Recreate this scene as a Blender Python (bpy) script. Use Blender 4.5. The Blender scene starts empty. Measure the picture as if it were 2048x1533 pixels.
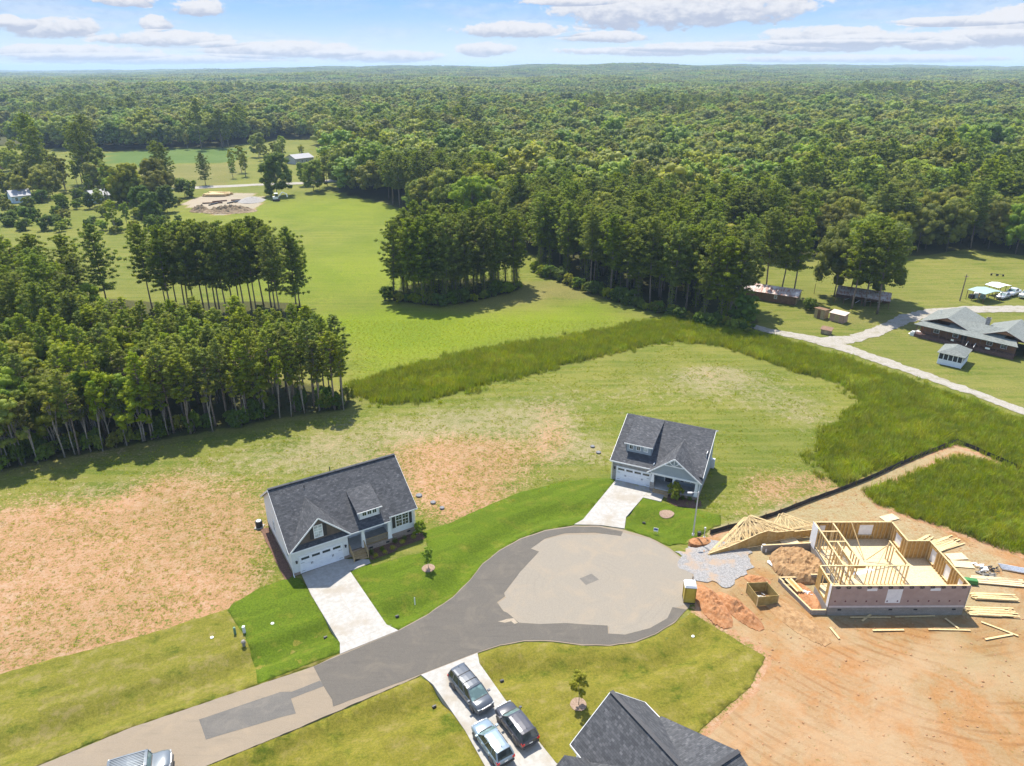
import bpy, bmesh, math, random
import numpy as np
from mathutils import Vector, Matrix, noise as mnoise

rnd = random.Random(7)
rs = np.random.RandomState(11)
scene = bpy.context.scene
COL = scene.collection

# ------------------------------------------------------------------ camera, sky, sun, exposure
CAM_H = 52.0
PITCH = math.radians(23.9)
FPX = 1420.0                       # focal length in photo pixels (photo 2048 wide)
cam_d = bpy.data.cameras.new('camera')
cam = bpy.data.objects.new('camera', cam_d)
COL.objects.link(cam)
cam.location = (0, 0, CAM_H)
cam.rotation_euler = (math.radians(90) - PITCH, 0, 0)
cam_d.sensor_width = 36.0
cam_d.lens = FPX / 2048 * 36.0
cam_d.clip_start = 0.5
cam_d.clip_end = 60000
scene.camera = cam

SUN_EL = math.radians(62)
SUN_AZ = math.atan2(-0.36, 0.93)    # sun stands behind the scene, a little to the left
vs = scene.view_settings
vs.view_transform = 'Standard'
vs.look = 'None'
vs.gamma = 1
vs.use_curve_mapping = False
vs.exposure = 1.1
SKY_STRENGTH = 0.15
SUN_STRENGTH = 4.3

def px_dir(x, y):
    u = (x - 1024) / FPX
    v = (766.5 - y) / FPX
    return (u, math.cos(PITCH) + v * math.sin(PITCH), -math.sin(PITCH) + v * math.cos(PITCH))

def G(x, y, z=0.0):
    """place in the world, at height z, seen at photo pixel (x, y)"""
    dx, dy, dz = px_dir(x, y)
    t = (z - CAM_H) / dz
    return (dx * t, dy * t, z)

world = bpy.data.worlds.new('World')
scene.world = world
world.use_nodes = True

class NT:
    """tiny helper for node graphs"""
    def __init__(s, tree):
        s.t = tree; s.n = tree.nodes; s.l = tree.links
    def new(s, typ, **kw):
        n = s.n.new(typ)
        for k, v in kw.items(): setattr(n, k, v)
        return n
    def put(s, sock, v):
        if isinstance(v, bpy.types.NodeSocket): s.l.new(v, sock)
        elif v is not None:
            if hasattr(sock.default_value, '__len__') and not hasattr(v, '__len__'):
                v = [v] * len(sock.default_value)
            if hasattr(sock.default_value, '__len__') and len(sock.default_value) == 4 and len(v) == 3:
                v = (*v, 1)
            sock.default_value = v
    def m(s, op, a, b=None, c=None, clamp=False):
        n = s.new('ShaderNodeMath', operation=op, use_clamp=clamp)
        s.put(n.inputs[0], a)
        if b is not None: s.put(n.inputs[1], b)
        if c is not None: s.put(n.inputs[2], c)
        return n.outputs[0]
    def mix(s, f, a, b, typ='MIX'):
        n = s.new('ShaderNodeMix', data_type='RGBA', blend_type=typ)
        s.put(n.inputs[0], f); s.put(n.inputs[6], a); s.put(n.inputs[7], b)
        return n.outputs[2]
    def ramp(s, v, a, b, lo=0.0, hi=1.0, smooth=True):
        n = s.new('ShaderNodeMapRange', interpolation_type='SMOOTHSTEP' if smooth else 'LINEAR')
        s.put(n.inputs[0], v); s.put(n.inputs[1], a); s.put(n.inputs[2], b); s.put(n.inputs[3], lo); s.put(n.inputs[4], hi)
        return n.outputs[0]
    def noise(s, vec, scale, detail=4, rough=0.55, dist=0.0):
        n = s.new('ShaderNodeTexNoise')
        n.normalize = True
        if vec is not None: s.l.new(vec, n.inputs['Vector'])
        s.put(n.inputs['Scale'], scale); s.put(n.inputs['Detail'], detail); s.put(n.inputs['Roughness'], rough); s.put(n.inputs['Distortion'], dist)
        return n.outputs['Fac']
    def scalev(s, vec, v):
        n = s.new('ShaderNodeMapping')
        s.l.new(vec, n.inputs['Vector']); n.inputs['Scale'].default_value = v
        return n.outputs[0]

def build_world():
    w = NT(world.node_tree)
    w.n.clear()
    out = w.new('ShaderNodeOutputWorld')
    bg = w.new('ShaderNodeBackground')
    bg.inputs[1].default_value = SKY_STRENGTH
    sky = w.new('ShaderNodeTexSky', sky_type='NISHITA')
    sky.sun_disc = False
    sky.sun_elevation = SUN_EL
    sky.sun_rotation = SUN_AZ % (2 * math.pi)
    sky.altitude = 100
    sky.air_density = 1.0
    sky.dust_density = 0.35
    sky.ozone_density = 1.6
    tc = w.new('ShaderNodeTexCoord')
    d = tc.outputs['Generated']
    sep = w.new('ShaderNodeSeparateXYZ'); w.l.new(d, sep.inputs[0])
    X, Y, Z = sep.outputs
    az = w.m('ARCTAN2', X, Y)
    el = w.m('ARCSINE', Z)
    comb = w.new('ShaderNodeCombineXYZ'); w.l.new(az, comb.inputs[0]); w.l.new(el, comb.inputs[1])
    v1 = w.scalev(comb.outputs[0], (1.0, 1.9, 1))
    n1 = w.noise(v1, 17, 7, 0.62, 0.15)
    n2 = w.noise(v1, 60, 5, 0.6)
    # clouds: centre px, half width px, half height px (up, down)
    cl = [(90, 52, 105, 17, 18), (20, 45, 45, 12, 12), (310, 50, 32, 15, 10), (345, 80, 135, 15, 12), (560, 100, 150, 16, 14), (120, 104, 200, 12, 12),
          (395, 18, 55, 20, 12), (250, 2, 60, 14, 10), (750, 112, 120, 12, 12), (1035, 62, 135, 17, 12), (1205, 76, 92, 12, 9), (975, 100, 55, 14, 12),
          (1350, 18, 260, 60, 34), (1680, 72, 160, 18, 16), (1900, 80, 260, 14, 16), (1900, 44, 150, 8, 7), (2030, 55, 90, 36, 24), (1550, 92, 300, 9, 12), (1300, 102, 180, 8, 9), (1730, 118, 300, 7, 7),
          (300, 118, 260, 9, 9), (1130, 4, 90, 12, 7), (-200, 40, 180, 26, 18), (2250, 30, 200, 26, 18), (700, -60, 200, 40, 30), (1800, -90, 240, 40, 30)]
    tot = None
    shade = None
    for (cx, cy, rx, up, dn) in cl:
        q = px_dir(cx, cy)
        a0 = math.atan2(q[0], q[1]); e0 = math.atan2(q[2], math.hypot(q[0], q[1]))
        q2 = px_dir(cx + rx, cy); ra = abs(math.atan2(q2[0], q2[1]) - a0)
        k = 1 / 1650.0
        da = w.m('DIVIDE', w.m('SUBTRACT', az, a0), ra)
        de = w.m('SUBTRACT', el, e0)
        su = w.m('DIVIDE', w.m('MAXIMUM', de, 0.0), up * k)
        sd = w.m('DIVIDE', w.m('MINIMUM', de, 0.0), dn * k)
        r2 = w.m('ADD', w.m('MULTIPLY', da, da), w.m('ADD', w.m('MULTIPLY', su, su), w.m('MULTIPLY', sd, sd)))
        val = w.m('SUBTRACT', 1.0, r2)
        tot = val if tot is None else w.m('MAXIMUM', tot, val)
        h = w.m('MULTIPLY', w.m('GREATER_THAN', val, -0.5), w.m('ADD', su, w.m('MULTIPLY', sd, 1.0)))
        shade = h if shade is None else w.m('ADD', shade, h)
    # cumulus over the rest of the sky
    zc = w.m('MAXIMUM', Z, 0.05)
    c2 = w.new('ShaderNodeCombineXYZ'); w.l.new(w.m('DIVIDE', X, zc), c2.inputs[0]); w.l.new(w.m('DIVIDE', Y, zc), c2.inputs[1])
    n3 = w.noise(c2.outputs[0], 0.55, 7, 0.55)
    hi = w.m('MULTIPLY', w.ramp(n3, 0.52, 0.66), w.ramp(el, 0.10, 0.2))
    puff = w.m('ADD', w.m('ADD', tot, .22), w.m('ADD', w.m('MULTIPLY', w.m('SUBTRACT', n1, 0.5), 3.6), w.m('MULTIPLY', w.m('SUBTRACT', n2, 0.5), 2.0)))
    dens = w.ramp(puff, -0.15, 0.45)
    dens = w.m('MULTIPLY', dens, 0.92)
    veil = w.m('MULTIPLY', w.ramp(w.noise(w.scalev(comb.outputs[0], (.6, 4.0, 1)), 7, 5, .6, .2), .42, .66), w.m('MULTIPLY', w.ramp(el, .0, .012), .38))
    dens = w.m('MAXIMUM', dens, veil)
    dens = w.m('MAXIMUM', dens, w.m('MULTIPLY', hi, 0.85))
    lit = w.ramp(w.m('ADD', shade, w.m('MULTIPLY', w.m('SUBTRACT', n2, 0.5), 2.6)), -0.9, 0.5)
    ccol = w.mix(lit, (0.50, 0.54, 0.66), (0.86, 0.85, 0.87))
    ccol = w.mix(1.0, ccol, (3.3, 3.3, 3.3), 'MULTIPLY')
    # thin blue veil the clear sky keeps in the photograph
    tint = w.mix(w.ramp(el, 0.0, 0.085), (0.80, 0.95, 1.04), (0.36, 0.64, 1.06))
    skyc = w.mix(w.ramp(el, 0.35, 0.1), sky.outputs[0], w.mix(1.0, tint, (3.05, 3.05, 3.05), 'MULTIPLY'))
    res = w.mix(dens, skyc, ccol)
    w.l.new(res, bg.inputs[0]); w.l.new(bg.outputs[0], out.inputs[0])
build_world()

sun_d = bpy.data.lights.new('sun', 'SUN')
sun_d.energy = SUN_STRENGTH
sun_d.angle = math.radians(0.53)
sun_d.color = (1.0, 0.935, 0.83)
sun = bpy.data.objects.new('sun', sun_d)
COL.objects.link(sun)
sd = Vector((math.sin(SUN_AZ) * math.cos(SUN_EL), math.cos(SUN_AZ) * math.cos(SUN_EL), math.sin(SUN_EL)))
sun.rotation_euler = (-sd).to_track_quat('-Z', 'Y').to_euler()
sun.location = (0, 0, 120)

# ------------------------------------------------------------------ helpers: objects, meshes, materials
def tag(o, label=None, cat=None, group=None, kind=None):
    if label: o['label'] = label
    if cat: o['category'] = cat
    if group: o['group'] = group
    if kind: o['kind'] = kind
    return o

def empty(name, loc=(0, 0, 0), rz=0.0, label=None, cat=None, group=None):
    o = bpy.data.objects.new(name, None)
    o.empty_display_size = 0.3
    COL.objects.link(o)
    o.location = loc; o.rotation_euler = (0, 0, rz)
    return tag(o, label, cat, group)

def link(name, me, parent=None, loc=None, rz=None):
    o = bpy.data.objects.new(name, me)
    COL.objects.link(o)
    if parent: o.parent = parent
    if loc is not None: o.location = loc
    if rz is not None: o.rotation_euler = (0, 0, rz)
    return o

def copy_thing(src, loc=None, rz=None, scale=None, label=None, group=None, rot=None):
    o = src.copy(); COL.objects.link(o)
    if loc is not None: o.location = loc
    if rz is not None: o.rotation_euler = (0, 0, rz)
    if rot is not None: o.rotation_euler = rot
    if scale is not None: o.scale = scale
    if label: o['label'] = label
    if group: o['group'] = group
    for ch in KIDS.get(src.name, ()):
        c = ch.copy(); COL.objects.link(c); c.parent = o
        for g in KIDS.get(ch.name, ()):
            d = g.copy(); COL.objects.link(d); d.parent = c
    return o
KIDS = {}
def register(root):
    """remember the children of a thing that will be copied"""
    def walk(r):
        KIDS[r.name] = list(r.children)
        for c in r.children: walk(c)
    bpy.context.view_layer.update()
    walk(root)

class MB:
    """collects polygons and links them as one mesh object"""
    def __init__(s): s.v = []; s.f = []; s.mi = []
    def add(s, vs_, fs, mi=0):
        b = len(s.v)
        s.v.extend([tuple(p) for p in vs_])
        for f in fs: s.f.append(tuple(b + i for i in f)); s.mi.append(mi)
        return s
    def box(s, x0, x1, y0, y1, z0, z1, mi=0):
        p = [(x0, y0, z0), (x1, y0, z0), (x1, y1, z0), (x0, y1, z0), (x0, y0, z1), (x1, y0, z1), (x1, y1, z1), (x0, y1, z1)]
        return s.add(p, [(0, 3, 2, 1), (4, 5, 6, 7), (0, 1, 5, 4), (1, 2, 6, 5), (2, 3, 7, 6), (3, 0, 4, 7)], mi)
    def bar(s, a, b, w, h, up=(0, 0, 1), mi=0):
        """rectangular bar from a to b, w wide, h high (h along up)"""
        a = Vector(a); b = Vector(b); d = (b - a).normalized()
        up = Vector(up)
        side = d.cross(up)
        if side.length < 1e-4: side = d.cross(Vector((1, 0, 0)))
        side.normalize(); u = side.cross(d).normalized()
        p = []
        for q in (a, b):
            for (i, j) in ((-1, -1), (1, -1), (1, 1), (-1, 1)):
                p.append(q + side * (i * w / 2) + u * (j * h / 2))
        return s.add(p, [(0, 1, 2, 3), (7, 6, 5, 4), (0, 4, 5, 1), (1, 5, 6, 2), (2, 6, 7, 3), (3, 7, 4, 0)], mi)
    def tube(s, pts, rads, n=8, mi=0, caps=True):
        pts = [Vector(p) for p in pts]
        b = len(s.v)
        up = Vector((0.13, 0.21, 0.97))
        for i, p in enumerate(pts):
            d = (pts[min(i + 1, len(pts) - 1)] - pts[max(i - 1, 0)])
            if d.length < 1e-6: d = Vector((0, 0, 1))
            d.normalize()
            a = d.cross(up)
            if a.length < 0.05: a = d.cross(Vector((1, 0, 0)))
            a.normalize(); c = d.cross(a)
            for k in range(n):
                t = 2 * math.pi * k / n
                s.v.append(tuple(p + (a * math.cos(t) + c * math.sin(t)) * rads[i]))
        for i in range(len(pts) - 1):
            for k in range(n):
                k2 = (k + 1) % n
                s.f.append((b + i * n + k, b + i * n + k2, b + (i + 1) * n + k2, b + (i + 1) * n + k)); s.mi.append(mi)
        if caps:
            s.f.append(tuple(b + k for k in range(n))[::-1]); s.mi.append(mi)
            e = b + (len(pts) - 1) * n
            s.f.append(tuple(e + k for k in range(n))); s.mi.append(mi)
        return s
    def lathe(s, prof, n=16, c=(0, 0), mi=0):
        b = len(s.v)
        for (r, z) in prof:
            for k in range(n):
                t = 2 * math.pi * k / n
                s.v.append((c[0] + r * math.cos(t), c[1] + r * math.sin(t), z))
        for i in range(len(prof) - 1):
            for k in range(n):
                k2 = (k + 1) % n
                s.f.append((b + i * n + k, b + i * n + k2, b + (i + 1) * n + k2, b + (i + 1) * n + k)); s.mi.append(mi)
        e = b + (len(prof) - 1) * n
        s.f.append(tuple(b + k for k in range(n))[::-1]); s.mi.append(mi)
        s.f.append(tuple(e + k for k in range(n))); s.mi.append(mi)
        return s
    def prism(s, poly, z0, z1, mi=0):
        """vertical prism over a 2-D outline (counter-clockwise)"""
        n = len(poly)
        if sum(poly[i][0] * poly[(i + 1) % n][1] - poly[(i + 1) % n][0] * poly[i][1] for i in range(n)) < 0: poly = poly[::-1]
        p = [(x, y, z0) for x, y in poly] + [(x, y, z1) for x, y in poly]
        f = [tuple(range(n))[::-1], tuple(range(n, 2 * n))] + [(i, (i + 1) % n, n + (i + 1) % n, n + i) for i in range(n)]
        return s.add(p, f, mi)
    def slab(s, pts, th, mi=0):
        """a flat polygon in space given thickness th downwards along its normal"""
        pts = [Vector(p) for p in pts]
        nrm = (pts[1] - pts[0]).cross(pts[2] - pts[0]).normalized()
        if nrm.z < 0: pts = pts[::-1]; nrm = -nrm
        n = len(pts)
        p = pts + [q - nrm * th for q in pts]
        f = [tuple(range(n)), tuple(range(n, 2 * n))[::-1]] + [((i + 1) % n, i, n + i, n + (i + 1) % n) for i in range(n)]
        return s.add(p, f, mi)
    def wallslab(s, pts, nrm, th, mi=0):
        """polygon extruded by th along -nrm"""
        pts = [Vector(p) for p in pts]; nrm = Vector(nrm).normalized()
        if (pts[1] - pts[0]).cross(pts[2] - pts[0]).dot(nrm) < 0: pts = pts[::-1]
        n = len(pts)
        p = pts + [q - nrm * th for q in pts]
        f = [tuple(range(n)), tuple(range(n, 2 * n))[::-1]] + [((i + 1) % n, i, n + i, n + (i + 1) % n) for i in range(n)]
        return s.add(p, f, mi)
    def mesh(s, name, mats, smooth=False):
        me = bpy.data.meshes.new(name)
        me.from_pydata(s.v, [], s.f)
        if not isinstance(mats, (list, tuple)): mats = [mats]
        for m_ in mats: me.materials.append(m_)
        if len(mats) > 1: me.polygons.foreach_set('material_index', s.mi)
        if smooth: me.polygons.foreach_set('use_smooth', [True] * len(me.polygons))
        me.update()
        return me
    def build(s, name, mats, parent=None, smooth=False, loc=None, rz=None):
        return link(name, s.mesh(name, mats, smooth), parent, loc, rz)

MATS = {}
def mat(name, c1, c2=None, scale=4.0, detail=4, rough=0.7, metal=0.0, bump=0.0, bscale=None, c3=None, s3=0.5, spec=0.4, stretch=(1, 1, 1), contrast=(0.35, 0.65), trans=0.0, coat=0.0):
    if name in MATS: return MATS[name]
    m_ = bpy.data.materials.new(name); m_.use_nodes = True
    w = NT(m_.node_tree); w.n.clear()
    out = w.new('ShaderNodeOutputMaterial'); p = w.new('ShaderNodeBsdfPrincipled')
    tc = w.new('ShaderNodeTexCoord'); oc = tc.outputs['Object']
    v = w.scalev(oc, stretch)
    c = c1
    if c2 is not None:
        c = w.mix(w.ramp(w.noise(v, scale, detail), *contrast), c1, c2)
    if c3 is not None:
        c = w.mix(w.ramp(w.noise(oc, s3, 5, 0.6), 0.48, 0.68), c, c3)
    w.put(p.inputs['Base Color'], c)
    p.inputs['Roughness'].default_value = rough
    p.inputs['Metallic'].default_value = metal
    p.inputs['Specular IOR Level'].default_value = spec
    p.inputs['Coat Weight'].default_value = coat
    if bump:
        b = w.new('ShaderNodeBump'); b.inputs['Strength'].default_value = min(1, bump); b.inputs['Distance'].default_value = 0.05
        w.l.new(w.noise(v, bscale or scale * 2, 4), b.inputs['Height']); w.l.new(b.outputs[0], p.inputs['Normal'])
    if trans:
        p.inputs['Transmission Weight'].default_value = trans
    w.l.new(p.outputs[0], out.inputs[0])
    MATS[name] = m_
    return m_

LEAF_K = 1.75
def leaf_mat(name, c1, c2, hue=0.03, val=0.35, trans=0.56):
    """foliage: colour differs from leaf to leaf and from tree to tree"""
    m_ = bpy.data.materials.new(name); m_.use_nodes = True
    w = NT(m_.node_tree); w.n.clear()
    out = w.new('ShaderNodeOutputMaterial')
    geo = w.new('ShaderNodeNewGeometry'); oi = w.new('ShaderNodeObjectInfo')
    tc = w.new('ShaderNodeTexCoord')
    f = w.m('ADD', w.m('MULTIPLY', geo.outputs['Random Per Island'], 0.6), w.m('MULTIPLY', w.noise(tc.outputs['Object'], 0.35, 3), 0.4))
    c = w.mix(f, [min(.9, q * LEAF_K) for q in c1], [min(.9, q * LEAF_K) for q in c2])
    hsv = w.new('ShaderNodeHueSaturation')
    w.put(hsv.inputs['Hue'], w.m('ADD', 0.5 - hue * .85, w.m('MULTIPLY', oi.outputs['Random'], hue)))
    r2 = w.m('FRACT', w.m('MULTIPLY', oi.outputs['Random'], 7.31))
    w.put(hsv.inputs['Value'], w.m('ADD', 1.0 - val / 2, w.m('MULTIPLY', r2, val)))
    w.put(hsv.inputs['Saturation'], w.m('ADD', 0.92, w.m('MULTIPLY', w.m('FRACT', w.m('MULTIPLY', oi.outputs['Random'], 3.7)), 0.2)))
    w.put(hsv.inputs['Color'], c)
    p = w.new('ShaderNodeBsdfPrincipled'); w.l.new(hsv.outputs[0], p.inputs['Base Color'])
    p.inputs['Roughness'].default_value = 0.6; p.inputs['Specular IOR Level'].default_value = 0.18
    t = w.new('ShaderNodeBsdfTranslucent')
    w.l.new(w.mix(1.0, hsv.outputs[0], (1.3, 1.25, 0.5), 'MULTIPLY'), t.inputs['Color'])
    mx = w.new('ShaderNodeMixShader'); mx.inputs[0].default_value = trans
    w.l.new(p.outputs[0], mx.inputs[1]); w.l.new(t.outputs[0], mx.inputs[2]); w.l.new(mx.outputs[0], out.inputs[0])
    MATS[name] = m_
    return m_

def poly_px(pts, z=0.0):
    return [G(x, y, z)[:2] for x, y in pts]

def inside(X, Y, poly):
    r = np.zeros(np.shape(X), bool)
    n = len(poly)
    for i in range(n):
        x0, y0 = poly[i]; x1, y1 = poly[(i + 1) % n]
        if y0 == y1: continue
        c = ((y0 > Y) != (y1 > Y)) & (X < (x1 - x0) * (Y - y0) / (y1 - y0) + x0)
        r ^= c
    return r

def seg_dist(X, Y, line, closed=False):
    d = np.full(np.shape(X), 1e9)
    n = len(line)
    for i in range(n if closed else n - 1):
        x0, y0 = line[i]; x1, y1 = line[(i + 1) % n]
        L = (x1 - x0) ** 2 + (y1 - y0) ** 2 + 1e-9
        t = np.clip(((X - x0) * (x1 - x0) + (Y - y0) * (y1 - y0)) / L, 0, 1)
        d = np.minimum(d, np.hypot(X - x0 - t * (x1 - x0), Y - y0 - t * (y1 - y0)))
    return d

def sstep(x, a, b):
    t = np.clip((x - a) / (b - a), 0, 1)
    return t * t * (3 - 2 * t)

def soft(X, Y, poly, w=1.0):
    """1 inside an outline, 0 outside, eased over w metres"""
    d = seg_dist(X, Y, poly, True)
    s = np.where(inside(X, Y, poly), d, -d)
    return sstep(s, -w, w)

def vnoise(X, Y, s, seed=0.0):
    """cheap smooth value noise in [-1, 1]"""
    a = np.sin(X * s + seed) * np.cos(Y * s * 1.13 + seed * 2.1)
    b = np.sin((X * 0.62 + Y * 0.78) * s * 1.9 + seed * 1.7) * np.cos((X * 0.8 - Y * 0.6) * s * 2.3 + seed)
    c = np.sin((X * 0.3 - Y * 0.95) * s * 4.1 + seed * 0.7) * np.cos((X + Y * 0.2) * s * 3.7 - seed)
    return (a + 0.6 * b + 0.35 * c) / 1.6
KG = 0.87
# ------------------------------------------------------------------ ground
ROAD = poly_px([(40, 1548), (260, 1457), (628, 1333), (680, 1309), (793, 1263), (850, 1232), (905, 1195), (940, 1160), (965, 1128), (1000, 1100), (1040, 1078), (1090, 1061), (1148, 1052),
                (1200, 1052), (1248, 1060), (1300, 1076), (1340, 1097), (1368, 1120), (1388, 1150), (1388, 1185), (1378, 1215), (1350, 1245), (1310, 1270), (1270, 1285), (1220, 1292), (1165, 1291),
                (1100, 1283), (1050, 1283), (1000, 1292), (955, 1307), (840, 1352), (600, 1455), (345, 1560)])
DRV1 = poly_px([(603, 1149), (688, 1119), (738, 1120), (741, 1127), (700, 1143), (773, 1250), (797, 1262), (680, 1309), (680, 1287), (622, 1190)])
DRV2 = poly_px([(1232, 960), (1301, 974), (1328, 992), (1322, 1004), (1286, 996), (1252, 1035), (1249, 1058), (1200, 1051), (1148, 1050), (1166, 1040)])
DRV3 = poly_px([(842, 1351), (955, 1307), (959, 1328), (1010, 1400), (1112, 1527), (1175, 1560), (1100, 1640), (1030, 1640), (985, 1560), (930, 1462), (866, 1370)])
LAWN_A = poly_px([(-60, 1368), (60, 1330), (200, 1295), (330, 1258), (463, 1216), (466, 1205), (520, 1176), (588, 1154), (605, 1158), (622, 1190), (680, 1287), (680, 1309), (628, 1332), (255, 1457), (40, 1545), (-60, 1580)])
LAWN_B = poly_px([(700, 1143), (741, 1127), (745, 1133), (800, 1116), (855, 1102), (850, 1072), (835, 1066), (900, 1046), (960, 1018), (1040, 985), (1120, 965), (1180, 957), (1228, 957), (1232, 962), (1166, 1040), (1148, 1050), (1090, 1060), (1040, 1076), (1000, 1098), (963, 1128), (938, 1160), (903, 1195), (850, 1232), (797, 1262), (773, 1250)])
LAWN_C = poly_px([(1286, 996), (1322, 1004), (1400, 1020), (1440, 1030), (1440, 1050), (1395, 1072), (1370, 1082), (1340, 1093), (1300, 1075), (1250, 1058), (1252, 1035)])
LAWN_D = poly_px([(955, 1308), (1000, 1294), (1050, 1285), (1100, 1285), (1165, 1293), (1220, 1294), (1270, 1287), (1312, 1272), (1352, 1247), (1382, 1225), (1530, 1314), (1500, 1375), (1390, 1468), (1300, 1560), (1180, 1570), (1112, 1527), (1010, 1400), (959, 1328)])
LAWN_E = poly_px([(840, 1354), (866, 1370), (930, 1462), (985, 1560), (900, 1640), (500, 1650), (300, 1600), (345, 1562), (600, 1457)])
LAWNS = [LAWN_A, LAWN_B, LAWN_C, LAWN_D, LAWN_E]
DITCHES = [poly_px(p) for p in ([(-80, 1525), (0, 1497), (250, 1412), (500, 1324), (645, 1264)], [(792, 1222), (850, 1200), (905, 1165), (940, 1120), (1000, 1070), (1080, 1030), (1160, 1018)],
           [(1285, 1036), (1330, 1050), (1385, 1078)], [(992, 1352), (1060, 1340), (1150, 1338), (1260, 1335), (1340, 1318), (1385, 1290), (1400, 1268)], [(480, 1555), (700, 1455), (868, 1400)])]

# how high the far country stands, by bearing
BT = np.array([-0.9, -0.72, -0.58, -0.38, -0.23, 0.05, 0.26, 0.5, 0.72, 0.9])
BA = np.array([0, 0, 0, 12, 26, 40, 38, 32, 24, 22])
def hills(X, Y):
    r = np.hypot(X, Y)
    t = X / np.maximum(Y, 1.0)
    amp = np.interp(t, BT, BA)
    h = amp * sstep(r, 1100, 4600) + 9.0 * (vnoise(X, Y, 0.0050, 1.3) + 0.35) * sstep(r, 420, 1100) * (1 - 0.55 * sstep(t, -0.35, -0.6))
    h += 15.0 * vnoise(X, Y, 0.0019, 4.0) * sstep(r, 1500, 3500)
    return h * sstep(Y, 150, 400)

def ditch(X, Y):
    z = np.zeros(np.shape(X))
    for d in DITCHES:
        z = np.minimum(z, -0.85 * (1 - sstep(seg_dist(X, Y, d), 0.0, 2.5)))
    return z

def land(X, Y):
    """finished ground height"""
    X = np.asarray(X, float); Y = np.asarray(Y, float)
    z = hills(X, Y) + 0.10 * vnoise(X, Y, 0.21, 2.0) * sstep(Y, 95, 130)
    near = (Y < 110)
    if np.any(near):
        z = z + np.where(near, ditch(X, Y), 0.0)
    return z

def axis(lo, hi, step, out_lo, out_hi, growth=1.09):
    a = list(np.arange(lo, hi + 0.01, step))
    s = step; x = hi
    while x < out_hi: s *= growth; x += s; a.append(x)
    s = step; x = lo
    while x > out_lo: s *= growth; x -= s; a.insert(0, x)
    return np.array(a)

FOREST_PX = [(-1500, 292), (-300, 288), (0, 290), (60, 296), (190, 302), (330, 300), (430, 297), (510, 288), (560, 278), (640, 286), (668, 330), (676, 385), (700, 392), (770, 408), (840, 434), (1000, 470), (1085, 525),
             (1180, 582), (1300, 618), (1420, 650), (1508, 664), (1520, 640), (1465, 605), (1420, 570), (1440, 540), (1500, 525), (1600, 517), (1700, 510), (1850, 512), (1930, 499), (2048, 512), (2400, 545), (3400, 640),
             (6000, 640), (6000, 140.5), (-4000, 140.5)]
FOREST = poly_px(FOREST_PX)
STAND_PX = [(-420, 1010), (-200, 985), (0, 943), (130, 918), (250, 893), (450, 860), (560, 838), (700, 820), (706, 800), (640, 770), (560, 756), (400, 748), (250, 735), (190, 690), (165, 640), (120, 600), (0, 570), (-300, 560), (-700, 600)]
STAND = poly_px(STAND_PX)
GROVE_L_PX = [(195, 622), (330, 640), (450, 650), (575, 636), (612, 618), (600, 606), (500, 602), (330, 606), (210, 596)]
GROVE_C_PX = [(778, 600), (860, 612), (950, 604), (1040, 580), (1046, 566), (980, 556), (880, 560), (800, 572)]
TALLWEED = [poly_px(p) for p in ([(705, 770), (800, 740), (900, 715), (1040, 690), (1180, 668), (1290, 645), (1380, 638), (1470, 655), (1530, 675), (1620, 700), (1760, 745), (1900, 790), (2060, 850), (2300, 940), (2300, 1130), (2060, 1000), (2048, 940), (1915, 884), (1870, 898), (1790, 925),
             (1680, 972), (1632, 915), (1640, 880), (1700, 830), (1728, 800), (1690, 770), (1560, 732), (1440, 690), (1350, 681), (1250, 700), (1120, 730), (980, 765), (860, 800), (770, 808), (720, 790)],
            [(1735, 985), (1800, 962), (1915, 910), (1990, 930), (2070, 960), (2300, 1060), (2300, 1260), (2060, 1110), (1960, 1078), (1850, 1040), (1760, 1010)])]
DIRT_SITE = poly_px([(1372, 1100), (1400, 1075), (1480, 1050), (1640, 990), (1700, 965), (1900, 885), (1960, 905), (2060, 955), (2300, 1060), (2400, 1700), (1200, 1700), (1392, 1468), (1500, 1375), (1530, 1314), (1382, 1224), (1390, 1160)])
RANCH = poly_px([(1440, 600), (1520, 640), (1530, 665), (1620, 690), (1900, 780), (2048, 840), (2400, 960), (3000, 900), (3000, 540), (2048, 510), (1850, 500), (1440, 520)])
CROP = poly_px([(205, 330), (215, 302), (490, 298), (500, 322), (300, 333)])
MOWN = poly_px([(200, 332), (300, 333), (500, 322), (490, 345), (455, 374), (290, 382), (200, 384)])
SCRUBFIELD = poly_px([(-300, 400), (120, 400), (330, 405), (365, 410), (230, 455), (120, 475), (-50, 470), (-400, 480)])
PAD_FAR = poly_px([(362, 408), (400, 392), (440, 388), (500, 386), (530, 396), (522, 410), (500, 423), (440, 431), (395, 424)])
BRIGHT = poly_px([(640, 640), (780, 622), (960, 630), (1100, 618), (1180, 600), (1290, 640), (1200, 665), (1000, 695), (820, 735), (710, 770), (700, 700)])
GROVEDUFF = poly_px([(770, 612), (880, 640), (980, 628), (1110, 592), (1190, 600), (1220, 590), (1120, 560), (1040, 560), (900, 590)])

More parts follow.
